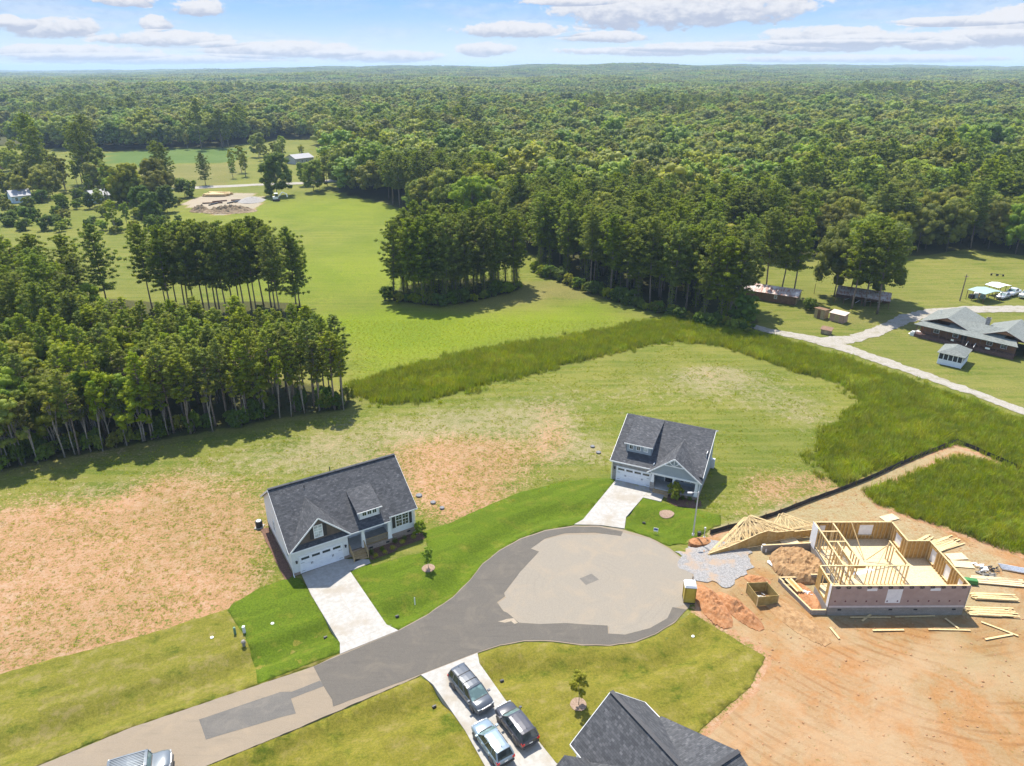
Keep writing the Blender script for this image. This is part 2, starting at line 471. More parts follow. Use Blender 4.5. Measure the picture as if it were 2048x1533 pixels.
def build_ground():
    xs = axis(-130, 150, 1.0, -9500, 9500)
    ys = axis(24, 235, 1.0, -300, 12500)
    nx, ny = len(xs), len(ys)
    X, Y = np.meshgrid(xs, ys)
    Zt = land(X, Y)
    Zg = Zt - 0.05
    for lw in LAWNS + [ROAD, DRV1, DRV2, DRV3]:
        d = seg_dist(X, Y, lw, True)
        Zg = np.where(inside(X, Y, lw) & (d > 1.0), Zt - 0.35, Zg)
    # heaps of clay on the building site are objects of their own; small ruts here
    site = soft(X, Y, DIRT_SITE, 2.0)
    Zg = Zg + site * 0.05 * vnoise(X, Y, 1.3, 0.4) * (Y < 110)
    V = np.stack([X, Y, Zg], -1).reshape(-1, 3)
    idx = np.arange(nx * ny).reshape(ny, nx)
    F = np.stack([idx[:-1, :-1], idx[:-1, 1:], idx[1:, 1:], idx[1:, :-1]], -1).reshape(-1, 4)
    me = bpy.data.meshes.new('ground')
    me.vertices.add(len(V)); me.vertices.foreach_set('co', V.ravel())
    me.loops.add(F.size); me.loops.foreach_set('vertex_index', F.ravel())
    me.polygons.add(len(F)); me.polygons.foreach_set('loop_start', np.arange(len(F)) * 4)
    me.polygons.foreach_set('use_smooth', np.ones(len(F), bool))
    me.update(calc_edges=True); me.validate()
    # cover kinds, as weights on the vertices: clay, straw/sand, bright grass, dark weeds | dry grass, crop, forest floor, pale gravel
    clay = np.zeros_like(X); sand = np.zeros_like(X); bright = np.zeros_like(X); weed = np.zeros_like(X)
    dry = np.zeros_like(X); crop = np.zeros_like(X); floor = np.zeros_like(X); pale = np.zeros_like(X)
    def blob(A, cx, cy, rx, ry, amt):
        c = G(cx, cy)
        ex = abs(G(cx + rx, cy)[0] - c[0]); ey = abs(G(cx, cy - ry)[1] - G(cx, cy + ry)[1]) / 2
        A += amt * np.exp(-((X - c[0]) / ex) ** 2 - ((Y - c[1]) / ey) ** 2)
    # left lot and the lots behind the houses
    for a in [(120, 1200, 260, 130, 1.0), (60, 1060, 230, 90, .7), (380, 1120, 170, 130, .8), (330, 980, 90, 60, .55), (470, 1000, 100, 90, .35), (900, 960, 170, 70, .75), (860, 900, 150, 45, .45), (1000, 900, 120, 50, .35), (940, 1030, 90, 50, .5),
              (1110, 870, 50, 50, .5), (1540, 975, 60, 45, .75), (1640, 965, 60, 35, .7), (1480, 1020, 50, 40, .3), (1100, 815, 60, 25, .35), (1430, 752, 60, 16, .4), (1620, 840, 60, 30, .25), (420, 1230, 120, 60, .7), (-100, 1250, 300, 200, .9), (200, 900, 200, 30, .35), (640, 880, 80, 30, .25)]: blob(clay, *a)
    for a in [(740, 860, 240, 60, .4), (1000, 850, 200, 60, .45), (1100, 880, 40, 70, .5), (1250, 790, 330, 60, .35), (1500, 760, 220, 50, .3), (1430, 752, 70, 22, .5), (600, 920, 220, 50, .45), (200, 1000, 200, 80, .4), (1450, 1000, 80, 40, .4), (1620, 840, 100, 60, .4), (1190, 905, 60, 40, .5), (860, 1010, 80, 60, .4), (1400, 1040, 90, 20, .3), (250, 1080, 300, 200, .25)]: blob(sand, *a)
    bright = np.maximum(bright, soft(X, Y, BRIGHT, 9) * .8)
    blob(bright, 850, 470, 420, 130, 0.6); blob(bright, 640, 410, 260, 40, 0.6); blob(bright, 700, 560, 300, 90, .45); blob(bright, 200, 440, 300, 40, .5); blob(bright, 1250, 800, 420, 90, 0.25); blob(bright, 430, 540, 300, 60, .15)
    for p in TALLWEED: weed = np.maximum(weed, soft(X, Y, p, 1.0))
    clay = np.minimum(clay * 1.15, .90); sand = np.minimum(sand * 1.2, .8)
    clay = np.maximum(clay, soft(X, Y, DIRT_SITE, 0.8) * 1.25)
    sand_site = soft(X, Y, poly_px([(1400, 1060), (1700, 960), (1905, 885), (1960, 905), (2060, 955), (1915, 905), (1735, 985), (1860, 1050), (2020, 1120), (2048, 1200), (1980, 1240), (1660, 1250), (1560, 1160), (1480, 1100)]), 1.5)
    sand = np.maximum(sand * (1 - soft(X, Y, DIRT_SITE, 1.0)), sand_site * 1.0)
    blob(sand, 1700, 1450, 330, 50, .35)
    inw = np.maximum(weed, 0); clay *= (1 - inw); sand *= (1 - inw)
    rn = soft(X, Y, RANCH, 2.0)
    dry = np.maximum(dry, rn * 0.55)
    dry = np.maximum(dry, soft(X, Y, MOWN, 4) * 0.9); crop = np.maximum(crop, soft(X, Y, CROP, 3))
    dry = np.maximum(dry, soft(X, Y, SCRUBFIELD, 5) * 0.35)
    dry = np.maximum(dry, soft(X, Y, GROVEDUFF, 2.5) * 0.85)
    for a in [(1150, 600, 90, 25, .6), (680, 520, 120, 40, .3), (560, 640, 120, 20, .5), (1900, 660, 120, 30, .25), (1700, 640, 60, 12, .3), (760, 560, 50, 90, .3), (1650, 760, 200, 20, .35), (640, 560, 200, 10, .3)]: blob(dry, *a)
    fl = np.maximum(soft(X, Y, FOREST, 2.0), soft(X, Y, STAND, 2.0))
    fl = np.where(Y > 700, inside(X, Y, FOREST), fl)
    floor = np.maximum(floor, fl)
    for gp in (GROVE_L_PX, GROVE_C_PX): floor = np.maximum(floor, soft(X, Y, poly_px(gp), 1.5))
    fduff = 1 - sstep(seg_dist(X, Y, STAND, True), 0.5, 5.5); dry = np.maximum(dry, fduff * 0.8)
    pale = np.maximum(pale, soft(X, Y, PAD_FAR, 1.5))
    clay = np.where(soft(X, Y, PAD_FAR, 2) > .3, 0.9, clay)
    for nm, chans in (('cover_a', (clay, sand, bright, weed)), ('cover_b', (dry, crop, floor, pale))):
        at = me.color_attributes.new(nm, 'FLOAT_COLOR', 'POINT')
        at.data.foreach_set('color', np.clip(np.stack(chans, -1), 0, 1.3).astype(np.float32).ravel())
    o = link('ground', me)
    tag(o, kind='structure')
    m_ = bpy.data.materials.new('ground_cover'); m_.use_nodes = True
    w = NT(m_.node_tree); w.n.clear()
    out = w.new('ShaderNodeOutputMaterial'); p = w.new('ShaderNodeBsdfPrincipled')
    tc = w.new('ShaderNodeTexCoord'); oc = tc.outputs['Object']
    A = w.new('ShaderNodeVertexColor', layer_name='cover_a'); B = w.new('ShaderNodeVertexColor', layer_name='cover_b')
    sa = w.new('ShaderNodeSeparateColor'); w.l.new(A.outputs['Color'], sa.inputs[0])
    sb = w.new('ShaderNodeSeparateColor'); w.l.new(B.outputs['Color'], sb.inputs[0])
    nb = w.noise(oc, 0.10, 6, 0.62, 0.3)      # big patches
    nm_ = w.noise(oc, 0.75, 8, 0.72, 0.3)      # metre patches
    nf = w.noise(oc, 3.2, 7, 0.75)             # tufts
    nff = w.noise(oc, 14.0, 4, 0.75)
    mow = w.new('ShaderNodeMapping'); w.l.new(oc, mow.inputs[0]); mow.inputs['Rotation'].default_value = (0, 0, math.radians(-14)); mow.inputs['Scale'].default_value = (0.05, .75, 1)
    ns = w.noise(mow.outputs[0], 1.0, 4, 0.6, .2)
    def cover(base, wt, col, nz, k=5.0, spread=2.4):
        nn = w.m('ADD', w.m('MULTIPLY', w.m('SUBTRACT', nz, 0.5), spread), 0.5)
        f = w.m('MULTIPLY', w.m('SUBTRACT', w.m('ADD', nn, wt), 1.0), k, clamp=True)
        return w.mix(f, base, col), f
    def tone(a, b, nz=nf, lo=.34, hi=.66): return w.mix(w.ramp(nz, lo, hi), a, b)
    mixn = w.m('ADD', w.m('MULTIPLY', nm_, 0.5), w.m('ADD', w.m('MULTIPLY', nb, 0.15), w.m('MULTIPLY', nf, 0.35)))
    base = w.mix(w.ramp(nb, .4, .62), tone((.082, .112, .012), (.160, .180, .028)), tone((.112, .130, .018), (.195, .195, .038)))
    base = w.mix(w.m('MULTIPLY', w.ramp(nm_, .50, .66), .55), base, tone((.16, .155, .045), (.25, .225, .085)))
    base = w.mix(w.m('MULTIPLY', w.ramp(ns, .42, .58), .65), base, (.205, .195, .045))
    c, _ = cover(base, sb.outputs[0], tone((.125, .120, .030), (.245, .215, .072)), mixn, 2.2)
    c, _ = cover(c, sa.outputs[2], tone((.110, .160, .008), (.215, .255, .018)), mixn, 1.5)
    c, _ = cover(c, A.outputs['Alpha'], tone((.060, .088, .008), (.125, .150, .016)), mixn, 3.0)
    c, _ = cover(c, sa.outputs[1], tone((.22, .185, .085), (.34, .285, .165), nff), mixn, 3.0, 3.0)
    lot = tone(tone((.34, .165, .082), (.41, .235, .130), nff), tone((.38, .245, .150), (.44, .320, .215), nff), mixn, .46, .64)
    rut = w.noise(w.scalev(oc, (.5, .5, 1)), .55, 5, .6, 1.6)
    sitec = w.mix(w.ramp(rut, .40, .60), tone((.33, .165, .064), (.375, .205, .090), nf), tone((.315, .195, .094), (.350, .232, .125), nf))
    cS = G(1800, 1120); mS = w.new('ShaderNodeMapping'); w.l.new(oc, mS.inputs[0]); mS.inputs['Location'].default_value = (-cS[0], -cS[1], 0)
    wS = w.new('ShaderNodeTexWave', wave_type='RINGS', rings_direction='Z'); w.l.new(mS.outputs[0], wS.inputs['Vector']); wS.inputs['Scale'].default_value = .30; wS.inputs['Distortion'].default_value = 9; wS.inputs['Detail'].default_value = 3; wS.inputs['Detail Scale'].default_value = .12
    sitec = w.mix(w.m('MULTIPLY', w.m('MULTIPLY', w.ramp(wS.outputs['Fac'], .70, .95), w.ramp(w.noise(oc, .18, 4), .44, .58)), .55), sitec, (.24, .115, .045))
    sitec = w.mix(w.m('MULTIPLY', w.ramp(w.noise(oc, .11, 4, .6, .6), .45, .62), .65), sitec, (.39, .28, .165))
    big = w.ramp(sa.outputs[0], 1.09, 1.2)
    clayc = w.mix(big, lot, sitec)
    cw = w.m('MINIMUM', sa.outputs[0], 1.0)
    c, fclay = cover(c, sa.outputs[0], clayc, w.m('ADD', w.m('MULTIPLY', mixn, 0.6), w.m('MULTIPLY', nf, 0.4)), 2.6, 5.0)
    # sandy tone of the trampled part of the building site
    c = w.mix(w.m('MULTIPLY', w.m('MULTIPLY', big, w.ramp(sa.outputs[1], .4, 1.0)), w.ramp(mixn, .38, .56)), c, tone((.32, .235, .125), (.385, .305, .185)))
    c, _ = cover(c, sb.outputs[1], tone((.080, .130, .025), (.110, .160, .038)), mixn)
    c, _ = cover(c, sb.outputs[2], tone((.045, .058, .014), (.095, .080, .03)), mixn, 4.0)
    c, _ = cover(c, B.outputs['Alpha'], tone((.30, .245, .175), (.37, .315, .24)), mixn, 4.0)
    nsite = w.m('SUBTRACT', 1.0, w.m('MULTIPLY', big, .8))
    c = w.mix(w.m('MULTIPLY', w.ramp(w.noise(oc, .035, 6, .62, .4), .40, .60), .5), c, w.mix(1.0, c, (.66, .78, .62), 'MULTIPLY'))
    c = w.mix(w.m('MULTIPLY', w.m('MULTIPLY', w.ramp(nff, .60, .74), .45), nsite), c, (.27, .245, .13))
    c = w.mix(w.m('MULTIPLY', w.m('MULTIPLY', w.ramp(nff, .42, .28), .50), nsite), c, (.035, .055, .008))
    w.put(p.inputs['Base Color'], w.mix(1.0, c, (KG, KG, KG), 'MULTIPLY'))
    p.inputs['Roughness'].default_value = 0.95; p.inputs['Specular IOR Level'].default_value = 0.1
    b = w.new('ShaderNodeBump'); b.inputs['Strength'].default_value = 0.8; b.inputs['Distance'].default_value = 0.16
    hsum = w.m('ADD', w.m('MULTIPLY', nf, 0.7), w.m('ADD', w.m('MULTIPLY', nff, 0.35), w.m('MULTIPLY', nm_, 0.9)))
    w.l.new(hsum, b.inputs['Height']); w.l.new(b.outputs[0], p.inputs['Normal'])
    w.l.new(p.outputs[0], out.inputs[0])
    me.materials.append(m_)
    return o
ground = build_ground()

def sheet(name, poly, zoff, material, drape=True, step=1.0, thick=0.0, wobble=0.0, kind='structure', label=None, cat=None):
    """a thin sheet over an outline; cut along the ground's own grid lines when draped"""
    if wobble:
        q = []
        n = len(poly)
        for i in range(n):
            x0, y0 = poly[i]; x1, y1 = poly[(i + 1) % n]
            L = math.hypot(x1 - x0, y1 - y0); k = max(1, int(L / 0.45))
            nxx, nyy = (y1 - y0) / (L + 1e-6), -(x1 - x0) / (L + 1e-6)
            for j in range(k):
                t = j / k; x = x0 + (x1 - x0) * t; y = y0 + (y1 - y0) * t
                a = (mnoise.noise((x * .7, y * .7, 3.3)) + .6 * mnoise.noise((x * 2.3, y * 2.3, 1.3))) * wobble
                q.append((x + nxx * a, y + nyy * a))
        poly = q
    bm = bmesh.new()
    vs_ = [bm.verts.new((x, y, 0)) for x, y in poly]
    es = [bm.edges.new((vs_[i], vs_[(i + 1) % len(vs_)])) for i in range(len(vs_))]
    bmesh.ops.triangle_fill(bm, use_beauty=True, edges=es, normal=(0, 0, 1))
    if drape:
        xs = [p[0] for p in poly]; ys = [p[1] for p in poly]
        for x in np.arange(math.ceil(min(xs)), max(xs), step):
            bmesh.ops.bisect_plane(bm, geom=bm.verts[:] + bm.edges[:] + bm.faces[:], plane_co=(x, 0, 0), plane_no=(1, 0, 0), dist=1e-5)
        for y in np.arange(math.ceil(min(ys)), max(ys), step):
            bmesh.ops.bisect_plane(bm, geom=bm.verts[:] + bm.edges[:] + bm.faces[:], plane_co=(0, y, 0), plane_no=(0, 1, 0), dist=1e-5)
        co = np.array([v.co[:2] for v in bm.verts])
        z = land(co[:, 0], co[:, 1]) + zoff
        for v, zz in zip(bm.verts, z): v.co.z = zz
    else:
        for v in bm.verts: v.co.z = zoff
    if thick:
        be = [e for e in bm.edges if len(e.link_faces) == 1]
        r = bmesh.ops.extrude_edge_only(bm, edges=be)
        for v in [g for g in r['geom'] if isinstance(g, bmesh.types.BMVert)]: v.co.z -= thick
    for f in bm.faces:
        f.normal_update()
        if f.normal.z < -0.1: f.normal_flip()
        f.smooth = drape
    me = bpy.data.meshes.new(name); bm.to_mesh(me); bm.free()
    me.materials.append(material)
    o = link(name, me)
    return tag(o, label, cat, None, kind)

def grass_mat(name, lush, olive, strawc, amt_olive=.5, amt_straw=.4, stripe=0.0):
    m_ = bpy.data.materials.new(name); m_.use_nodes = True
    w = NT(m_.node_tree); w.n.clear()
    out = w.new('ShaderNodeOutputMaterial'); p = w.new('ShaderNodeBsdfPrincipled')
    tc = w.new('ShaderNodeTexCoord'); oc = tc.outputs['Object']
    rot = w.new('ShaderNodeMapping'); w.l.new(oc, rot.inputs[0]); rot.inputs['Rotation'].default_value = (0, 0, math.radians(-30)); rot.inputs['Scale'].default_value = (0.55, 1.2, 1)
    nb = w.noise(rot.outputs[0], 0.35, 8, 0.72, .25); nm_ = w.noise(oc, .8, 8, 0.75, .2); nf = w.noise(oc, 4.5, 6, 0.78); nff = w.noise(oc, 18, 3, .75)
    dk = w.mix(1.0, lush, (.58, .64, .62), 'MULTIPLY')
    c = w.mix(w.ramp(nf, .34, .66), dk, lush)
    oc_ = w.mix(w.ramp(nf, .34, .66), w.mix(1.0, olive, (.62, .66, .62), 'MULTIPLY'), olive)
    c = w.mix(w.ramp(w.m('ADD', w.m('MULTIPLY', nb, .6), w.m('MULTIPLY', nm_, .4)), .60 - .22 * amt_olive, .72 - .20 * amt_olive), c, oc_)
    sw_ = w.mix(w.ramp(nff, .3, .7), w.mix(1.0, strawc, (.75, .75, .7), 'MULTIPLY'), strawc)
    c = w.mix(w.m('MULTIPLY', w.ramp(w.m('ADD', w.m('MULTIPLY', nm_, .55), w.m('MULTIPLY', nb, .45)), .64 - .14 * amt_straw, .76 - .14 * amt_straw), .75), c, sw_)
    c = w.mix(w.m('MULTIPLY', w.ramp(nff, .56, .72), .35), c, strawc)
    c = w.mix(w.m('MULTIPLY', w.ramp(nff, .44, .28), .5), c, (.028, .045, .006))
    # sod rolls: faint tone steps between strips
    sp_ = w.new('ShaderNodeSeparateXYZ'); r2 = w.new('ShaderNodeMapping'); w.l.new(oc, r2.inputs[0]); r2.inputs['Rotation'].default_value = (0, 0, math.radians(-31)); w.l.new(r2.outputs[0], sp_.inputs[0])
    cell = w.new('ShaderNodeTexWhiteNoise', noise_dimensions='2D'); cb_ = w.new('ShaderNodeCombineXYZ')
    w.l.new(w.m('FLOOR', w.m('DIVIDE', sp_.outputs[0], 3.1)), cb_.inputs[0]); w.l.new(w.m('FLOOR', w.m('DIVIDE', sp_.outputs[1], .62)), cb_.inputs[1]); w.l.new(cb_.outputs[0], cell.inputs['Vector'])
    k_ = w.m('ADD', .90, w.m('MULTIPLY', cell.outputs['Value'], .20)); kc = w.new('ShaderNodeCombineColor'); [w.l.new(k_, kc.inputs[i]) for i in range(3)]
    c = w.mix(1.0, c, kc.outputs[0], 'MULTIPLY')
    w.put(p.inputs['Base Color'], w.mix(1.0, c, (KG, KG, KG), 'MULTIPLY'))
    p.inputs['Roughness'].default_value = .95; p.inputs['Specular IOR Level'].default_value = .1
    b = w.new('ShaderNodeBump'); b.inputs['Strength'].default_value = .6; b.inputs['Distance'].default_value = .08
    w.l.new(w.m('ADD', nf, w.m('ADD', nff, nm_)), b.inputs['Height']); w.l.new(b.outputs[0], p.inputs['Normal'])
    w.l.new(p.outputs[0], out.inputs[0])
    return m_
M_SOD = grass_mat('fresh_sod', (.108, .160, .009), (.170, .182, .020), (.22, .20, .05), .45, .35)
M_SOD_OLD = grass_mat('worn_sod', (.085, .118, .010), (.205, .190, .028), (.29, .235, .095), 1.15, 1.05)
M_SOD_MID = grass_mat('mixed_sod', (.090, .122, .008), (.215, .192, .026), (.30, .245, .085), 1.1, .95)
sheet('lawn', LAWN_A, 0.0, M_SOD_OLD, thick=.07, wobble=.18)
sheet('lawn', poly_px([(455, 1222), (463, 1210), (520, 1176), (586, 1154), (604, 1160), (622, 1190), (680, 1287), (680, 1305), (625, 1326), (515, 1368), (510, 1330), (490, 1275)]), 0.03, M_SOD, thick=.07, wobble=.12)
sheet('lawn', LAWN_B, 0.0, M_SOD, thick=.07, wobble=.12)
sheet('lawn', LAWN_C, 0.0, M_SOD, thick=.07, wobble=.2)
sheet('lawn', LAWN_D, 0.0, M_SOD_MID, thick=.07, wobble=.12)
sheet('lawn', LAWN_E, 0.0, M_SOD_MID, thick=.07, wobble=.15)

def road_mat(name, a, b, tint, track=(.30, .27, .23), dark=.0, stain=.5):
    m_ = bpy.data.materials.new(name); m_.use_nodes = True
    w = NT(m_.node_tree); w.n.clear()
    out = w.new('ShaderNodeOutputMaterial'); p = w.new('ShaderNodeBsdfPrincipled')
    tc = w.new('ShaderNodeTexCoord'); oc = tc.outputs['Object']
    rot = w.new('ShaderNodeMapping'); w.l.new(oc, rot.inputs[0]); rot.inputs['Rotation'].default_value = (0, 0, math.radians(-29)); rot.inputs['Scale'].default_value = (0.12, 1.0, 1)
    nl = w.noise(rot.outputs[0], 2.2, 5, .6, .5); nm_ = w.noise(oc, .35, 6, .65, .8); nf = w.noise(oc, 14, 5, .75); nt = w.noise(oc, 60, 2, .8)
    c = w.mix(w.ramp(nf, .3, .7), a, b)
    c = w.mix(w.m('MULTIPLY', w.ramp(nl, .5, .7), .35), c, track)
    c = w.mix(w.m('MULTIPLY', w.ramp(nm_, .48, .72), stain), c, tint)
    c = w.mix(w.m('MULTIPLY', w.ramp(nt, .6, .8), .25), c, (.33, .31, .27))
    w.put(p.inputs['Base Color'], w.mix(1.0, c, (KG, KG, KG), 'MULTIPLY')); p.inputs['Roughness'].default_value = .9; p.inputs['Specular IOR Level'].default_value = .25
    bb = w.new('ShaderNodeBump'); bb.inputs['Strength'].default_value = .3; bb.inputs['Distance'].default_value = .02
    w.l.new(w.m('ADD', nf, nt), bb.inputs['Height']); w.l.new(bb.outputs[0], p.inputs['Normal'])
    w.l.new(p.outputs[0], out.inputs[0])
    return m_
M_ROAD = road_mat('dusty_old_asphalt', (.215, .172, .122), (.262, .215, .158), (.290, .228, .155), (.165, .140, .105))
M_ASPH = road_mat('new_asphalt', (.092, .082, .069), (.130, .117, .099), (.160, .138, .108), (.078, .071, .062), stain=.55)
M_ASPH2 = road_mat('worn_asphalt', (.105, .098, .088), (.145, .135, .120), (.185, .165, .14), (.09, .085, .08), stain=.6)
sheet('road', ROAD, 0.02, M_ROAD, drape=False, thick=.2, wobble=.07)
# darker overlays laid on the road
sheet('asphalt_overlay', poly_px([(627, 1334), (682, 1311), (793, 1265), (850, 1234), (905, 1197), (940, 1162), (965, 1130), (1000, 1102), (1040, 1080), (1090, 1063), (1148, 1054), (1200, 1055), (1246, 1064), (1242, 1073), (1190, 1066), (1130, 1067), (1090, 1078), (1062, 1098), (1078, 1104), (1040, 1145),
       (1008, 1187), (1010, 1193), (994, 1205), (1007, 1223), (1014, 1226), (1038, 1246), (1080, 1249), (1130, 1247), (1215, 1252), (1216, 1268), (1250, 1270), (1300, 1257), (1335, 1237), (1345, 1215), (1372, 1220), (1350, 1243), (1310, 1268), (1270, 1283), (1220, 1290), (1165, 1289), (1100, 1281), (1050, 1281), (1000, 1290), (955, 1305), (845, 1348), (666, 1414), (664, 1400), (650, 1378)]), 0.035, M_ASPH, drape=False, thick=.02, wobble=.03)
sheet('asphalt_patch', poly_px([(398, 1440), (560, 1385), (584, 1384), (640, 1362), (650, 1372), (582, 1398), (592, 1428), (560, 1436), (412, 1480)]), 0.03, M_ASPH2, drape=False, thick=.015, wobble=.03)
sheet('asphalt_patch', poly_px([(1159, 1158), (1183, 1148), (1198, 1160), (1172, 1171)]), 0.03, road_mat('patch_asphalt', (.130, .120, .105), (.165, .150, .130), (.20, .18, .15), (.11, .10, .09), stain=.6), drape=False, thick=.015)
M_DUST = mat("pale_cement_dust", (.34, .31, .265), (.39, .365, .32), 3, rough=1)
sheet('dust_patch', poly_px([(1160, 1238), (1168, 1229), (1180, 1228), (1192, 1232), (1191, 1240), (1178, 1246), (1163, 1245)]), .026, M_DUST, drape=False, wobble=.5)
sheet('dust_patch', poly_px([(996, 1244), (1014, 1240), (1026, 1238), (1036, 1247), (1030, 1248), (1022, 1243), (1010, 1246)]), .041, mat('road_sand', (.26, .215, .155), (.30, .25, .19), 3, rough=1), drape=False, wobble=.15)
M_CONC = mat("driveway_concrete", (.29, .277, .25), (.345, .33, .305), 2.0, 6, rough=.85, bump=.15, bscale=40, c3=(.27, .24, .195), s3=.28)
M_CONC_DARK = mat('concrete_joint', (.30, .27, .23), rough=.9)

def line_inset(name, a, b, w_, z, m_, parent=None):
    return MB().bar((*a, z), (*b, z), w_, .004).build(name, m_, parent)
def driveway(poly, joints):
    o = sheet('driveway', poly, .06, M_CONC, drape=False, thick=.7)
    for (p, q) in joints:
        a = G(*p); b = G(*q)
        MB().bar((a[0], a[1], .062), (b[0], b[1], .062), .035, .006).build('joint', M_CONC_DARK, o)
    return o
driveway(DRV1, [((648, 1133), (735, 1285)), ((632, 1206), (712, 1167)), ((652, 1240), (738, 1199)), ((672, 1273), (765, 1236)), ((617, 1177), (700, 1143)), ((700, 1143), (688, 1121)), ((680, 1291), (783, 1251))])
driveway(DRV2, [((1266, 967), (1200, 1050)), ((1218, 978), (1284, 993)), ((1198, 1001), (1268, 1016)), ((1178, 1025), (1252, 1040)), ((1301, 976), (1286, 996))])
driveway(DRV3, [((910, 1330), (1060, 1560)), ((866, 1371), (960, 1330)), ((890, 1402), (985, 1366)), ((930, 1460), (1034, 1428)), ((975, 1530), (1080, 1488))])

def track_mat():
    m_ = mat('limestone_gravel', (.25, .228, .19), (.31, .288, .25), 3, rough=1, bump=.4, bscale=20, c3=(.22,.20,.14), s3=.6)
    return m_
M_TRACK = track_mat()
sheet('gravel_road', poly_px([(1500, 648), (1560, 662), (1640, 675), (1700, 671), (1755, 652), (1800, 630), (1860, 618), (1940, 613), (2060, 612), (2500, 640), (2500, 652), (2060, 624), (1940, 626), (1870, 632), (1820, 645), (1770, 668), (1720, 683), (1690, 688), (1750, 710), (1860, 748), (1960, 784), (2060, 822), (2300, 930), (2290, 945), (2060, 835), (1960, 797), (1850, 758), (1740, 722), (1660, 695), (1600, 680), (1540, 668), (1500, 655)]), .02, M_TRACK, wobble=.5)
sheet('far_road', poly_px([(200, 384), (290, 380), (400, 373), (515, 368), (600, 365), (690, 357), (700, 361), (600, 369), (515, 372), (400, 378), (290, 384), (200, 388)]), .05, M_TRACK)
sheet('far_road', poly_px([(200, 294), (330, 289), (330, 293), (200, 298)]), .05, M_TRACK)
M_GRAV = mat('grey_stone_gravel', (.17, .165, .16), (.29, .28, .27), 7, 6, rough=1, bump=.9, bscale=16, c3=(.30,.225,.16), s3=.55)
sheet('gravel_pad', poly_px([(1348, 1103), (1375, 1092), (1400, 1078), (1440, 1078), (1475, 1080), (1500, 1105), (1505, 1140), (1490, 1160), (1460, 1170), (1425, 1165), (1392, 1160), (1365, 1130)]), .035, M_GRAV, wobble=1.1)

def circle_mat():
    m_ = bpy.data.materials.new('turning_circle_asphalt'); m_.use_nodes = True
    w = NT(m_.node_tree); w.n.clear()
    out = w.new('ShaderNodeOutputMaterial'); p = w.new('ShaderNodeBsdfPrincipled'); tc = w.new('ShaderNodeTexCoord')
    c0 = G(1180, 1160); mp = w.new('ShaderNodeMapping'); w.l.new(tc.outputs['Object'], mp.inputs[0]); mp.inputs['Location'].default_value = (-c0[0], -c0[1], 0)
    wv = w.new('ShaderNodeTexWave', wave_type='RINGS', rings_direction='Z'); w.l.new(mp.outputs[0], wv.inputs['Vector'])
    wv.inputs['Scale'].default_value = .45; wv.inputs['Distortion'].default_value = 26; wv.inputs['Detail'].default_value = 3; wv.inputs['Detail Scale'].default_value = .25
    oc = tc.outputs['Object']; nm_ = w.noise(oc, .3, 6, .65, .6); nf = w.noise(oc, 10, 5, .75); nt = w.noise(oc, 45, 2, .8)
    c = w.mix(w.ramp(nf, .3, .7), (.185, .162, .128), (.235, .208, .168))
    c = w.mix(w.m('MULTIPLY', w.ramp(nm_, .45, .7), .5), c, (.27, .215, .15))
    c = w.mix(w.m('MULTIPLY', w.m('MULTIPLY', w.ramp(wv.outputs['Fac'], .86, .98), w.ramp(w.noise(oc, .22, 4), .52, .64)), .16), c, (.13, .115, .095))
    c = w.mix(w.m('MULTIPLY', w.ramp(nt, .6, .8), .25), c, (.34, .31, .26))
    w.l.new(c, p.inputs['Base Color']); p.inputs['Roughness'].default_value = .9; p.inputs['Specular IOR Level'].default_value = .25
    w.l.new(p.outputs[0], out.inputs[0]); return m_
sheet('turning_circle', poly_px([(1008, 1189), (1012, 1196), (996, 1206), (1010, 1226), (1040, 1249), (1130, 1250), (1218, 1254), (1218, 1271), (1250, 1273), (1300, 1260), (1338, 1240), (1352, 1216), (1376, 1208), (1384, 1180), (1384, 1150), (1364, 1121), (1338, 1100), (1300, 1079), (1246, 1066), (1190, 1070), (1130, 1070), (1088, 1080), (1062, 1098), (1078, 1104), (1040, 1145)]), .027, circle_mat(), drape=False, wobble=.05)
# tyre tracks pressed into the clay of the building site
M_TYT = mat('pressed_clay', (.25, .115, .045), (.31, .165, .075), 1.5, 5, rough=1, bump=.8, bscale=9)
M_TYP = mat('pale_pressed_clay', (.33, .215, .115), (.37, .26, .15), 1.5, 5, rough=1, bump=.8, bscale=9)
def ribbon(line, wd, m_, z=.02):
    P = []
    for i in range(len(line) - 1):
        n = 8
        for j in range(n):
            t = j / n; p0 = line[max(0, i - 1)]; p1 = line[i]; p2 = line[i + 1]; p3 = line[min(len(line) - 1, i + 2)]
            P.append(tuple(.5 * ((2 * p1[k]) + (-p0[k] + p2[k]) * t + (2 * p0[k] - 5 * p1[k] + 4 * p2[k] - p3[k]) * t * t + (-p0[k] + 3 * p1[k] - 3 * p2[k] + p3[k]) * t ** 3) for k in (0, 1)))
    P.append(line[-1]); L, R = [], []
    for i, p in enumerate(P):
        q0 = P[max(0, i - 1)]; q1 = P[min(len(P) - 1, i + 1)]; d = Vector((q1[0] - q0[0], q1[1] - q0[1])).normalized(); ww = wd * (.6 + .6 * abs(mnoise.noise((p[0], p[1], 2.))) + .2)
        if i in (0, len(P) - 1): ww *= .2
        L.append((p[0] - d.y * ww / 2, p[1] + d.x * ww / 2)); R.append((p[0] + d.y * ww / 2, p[1] - d.x * ww / 2))
    return sheet('tyre_track', L + R[::-1], z, m_, drape=True)
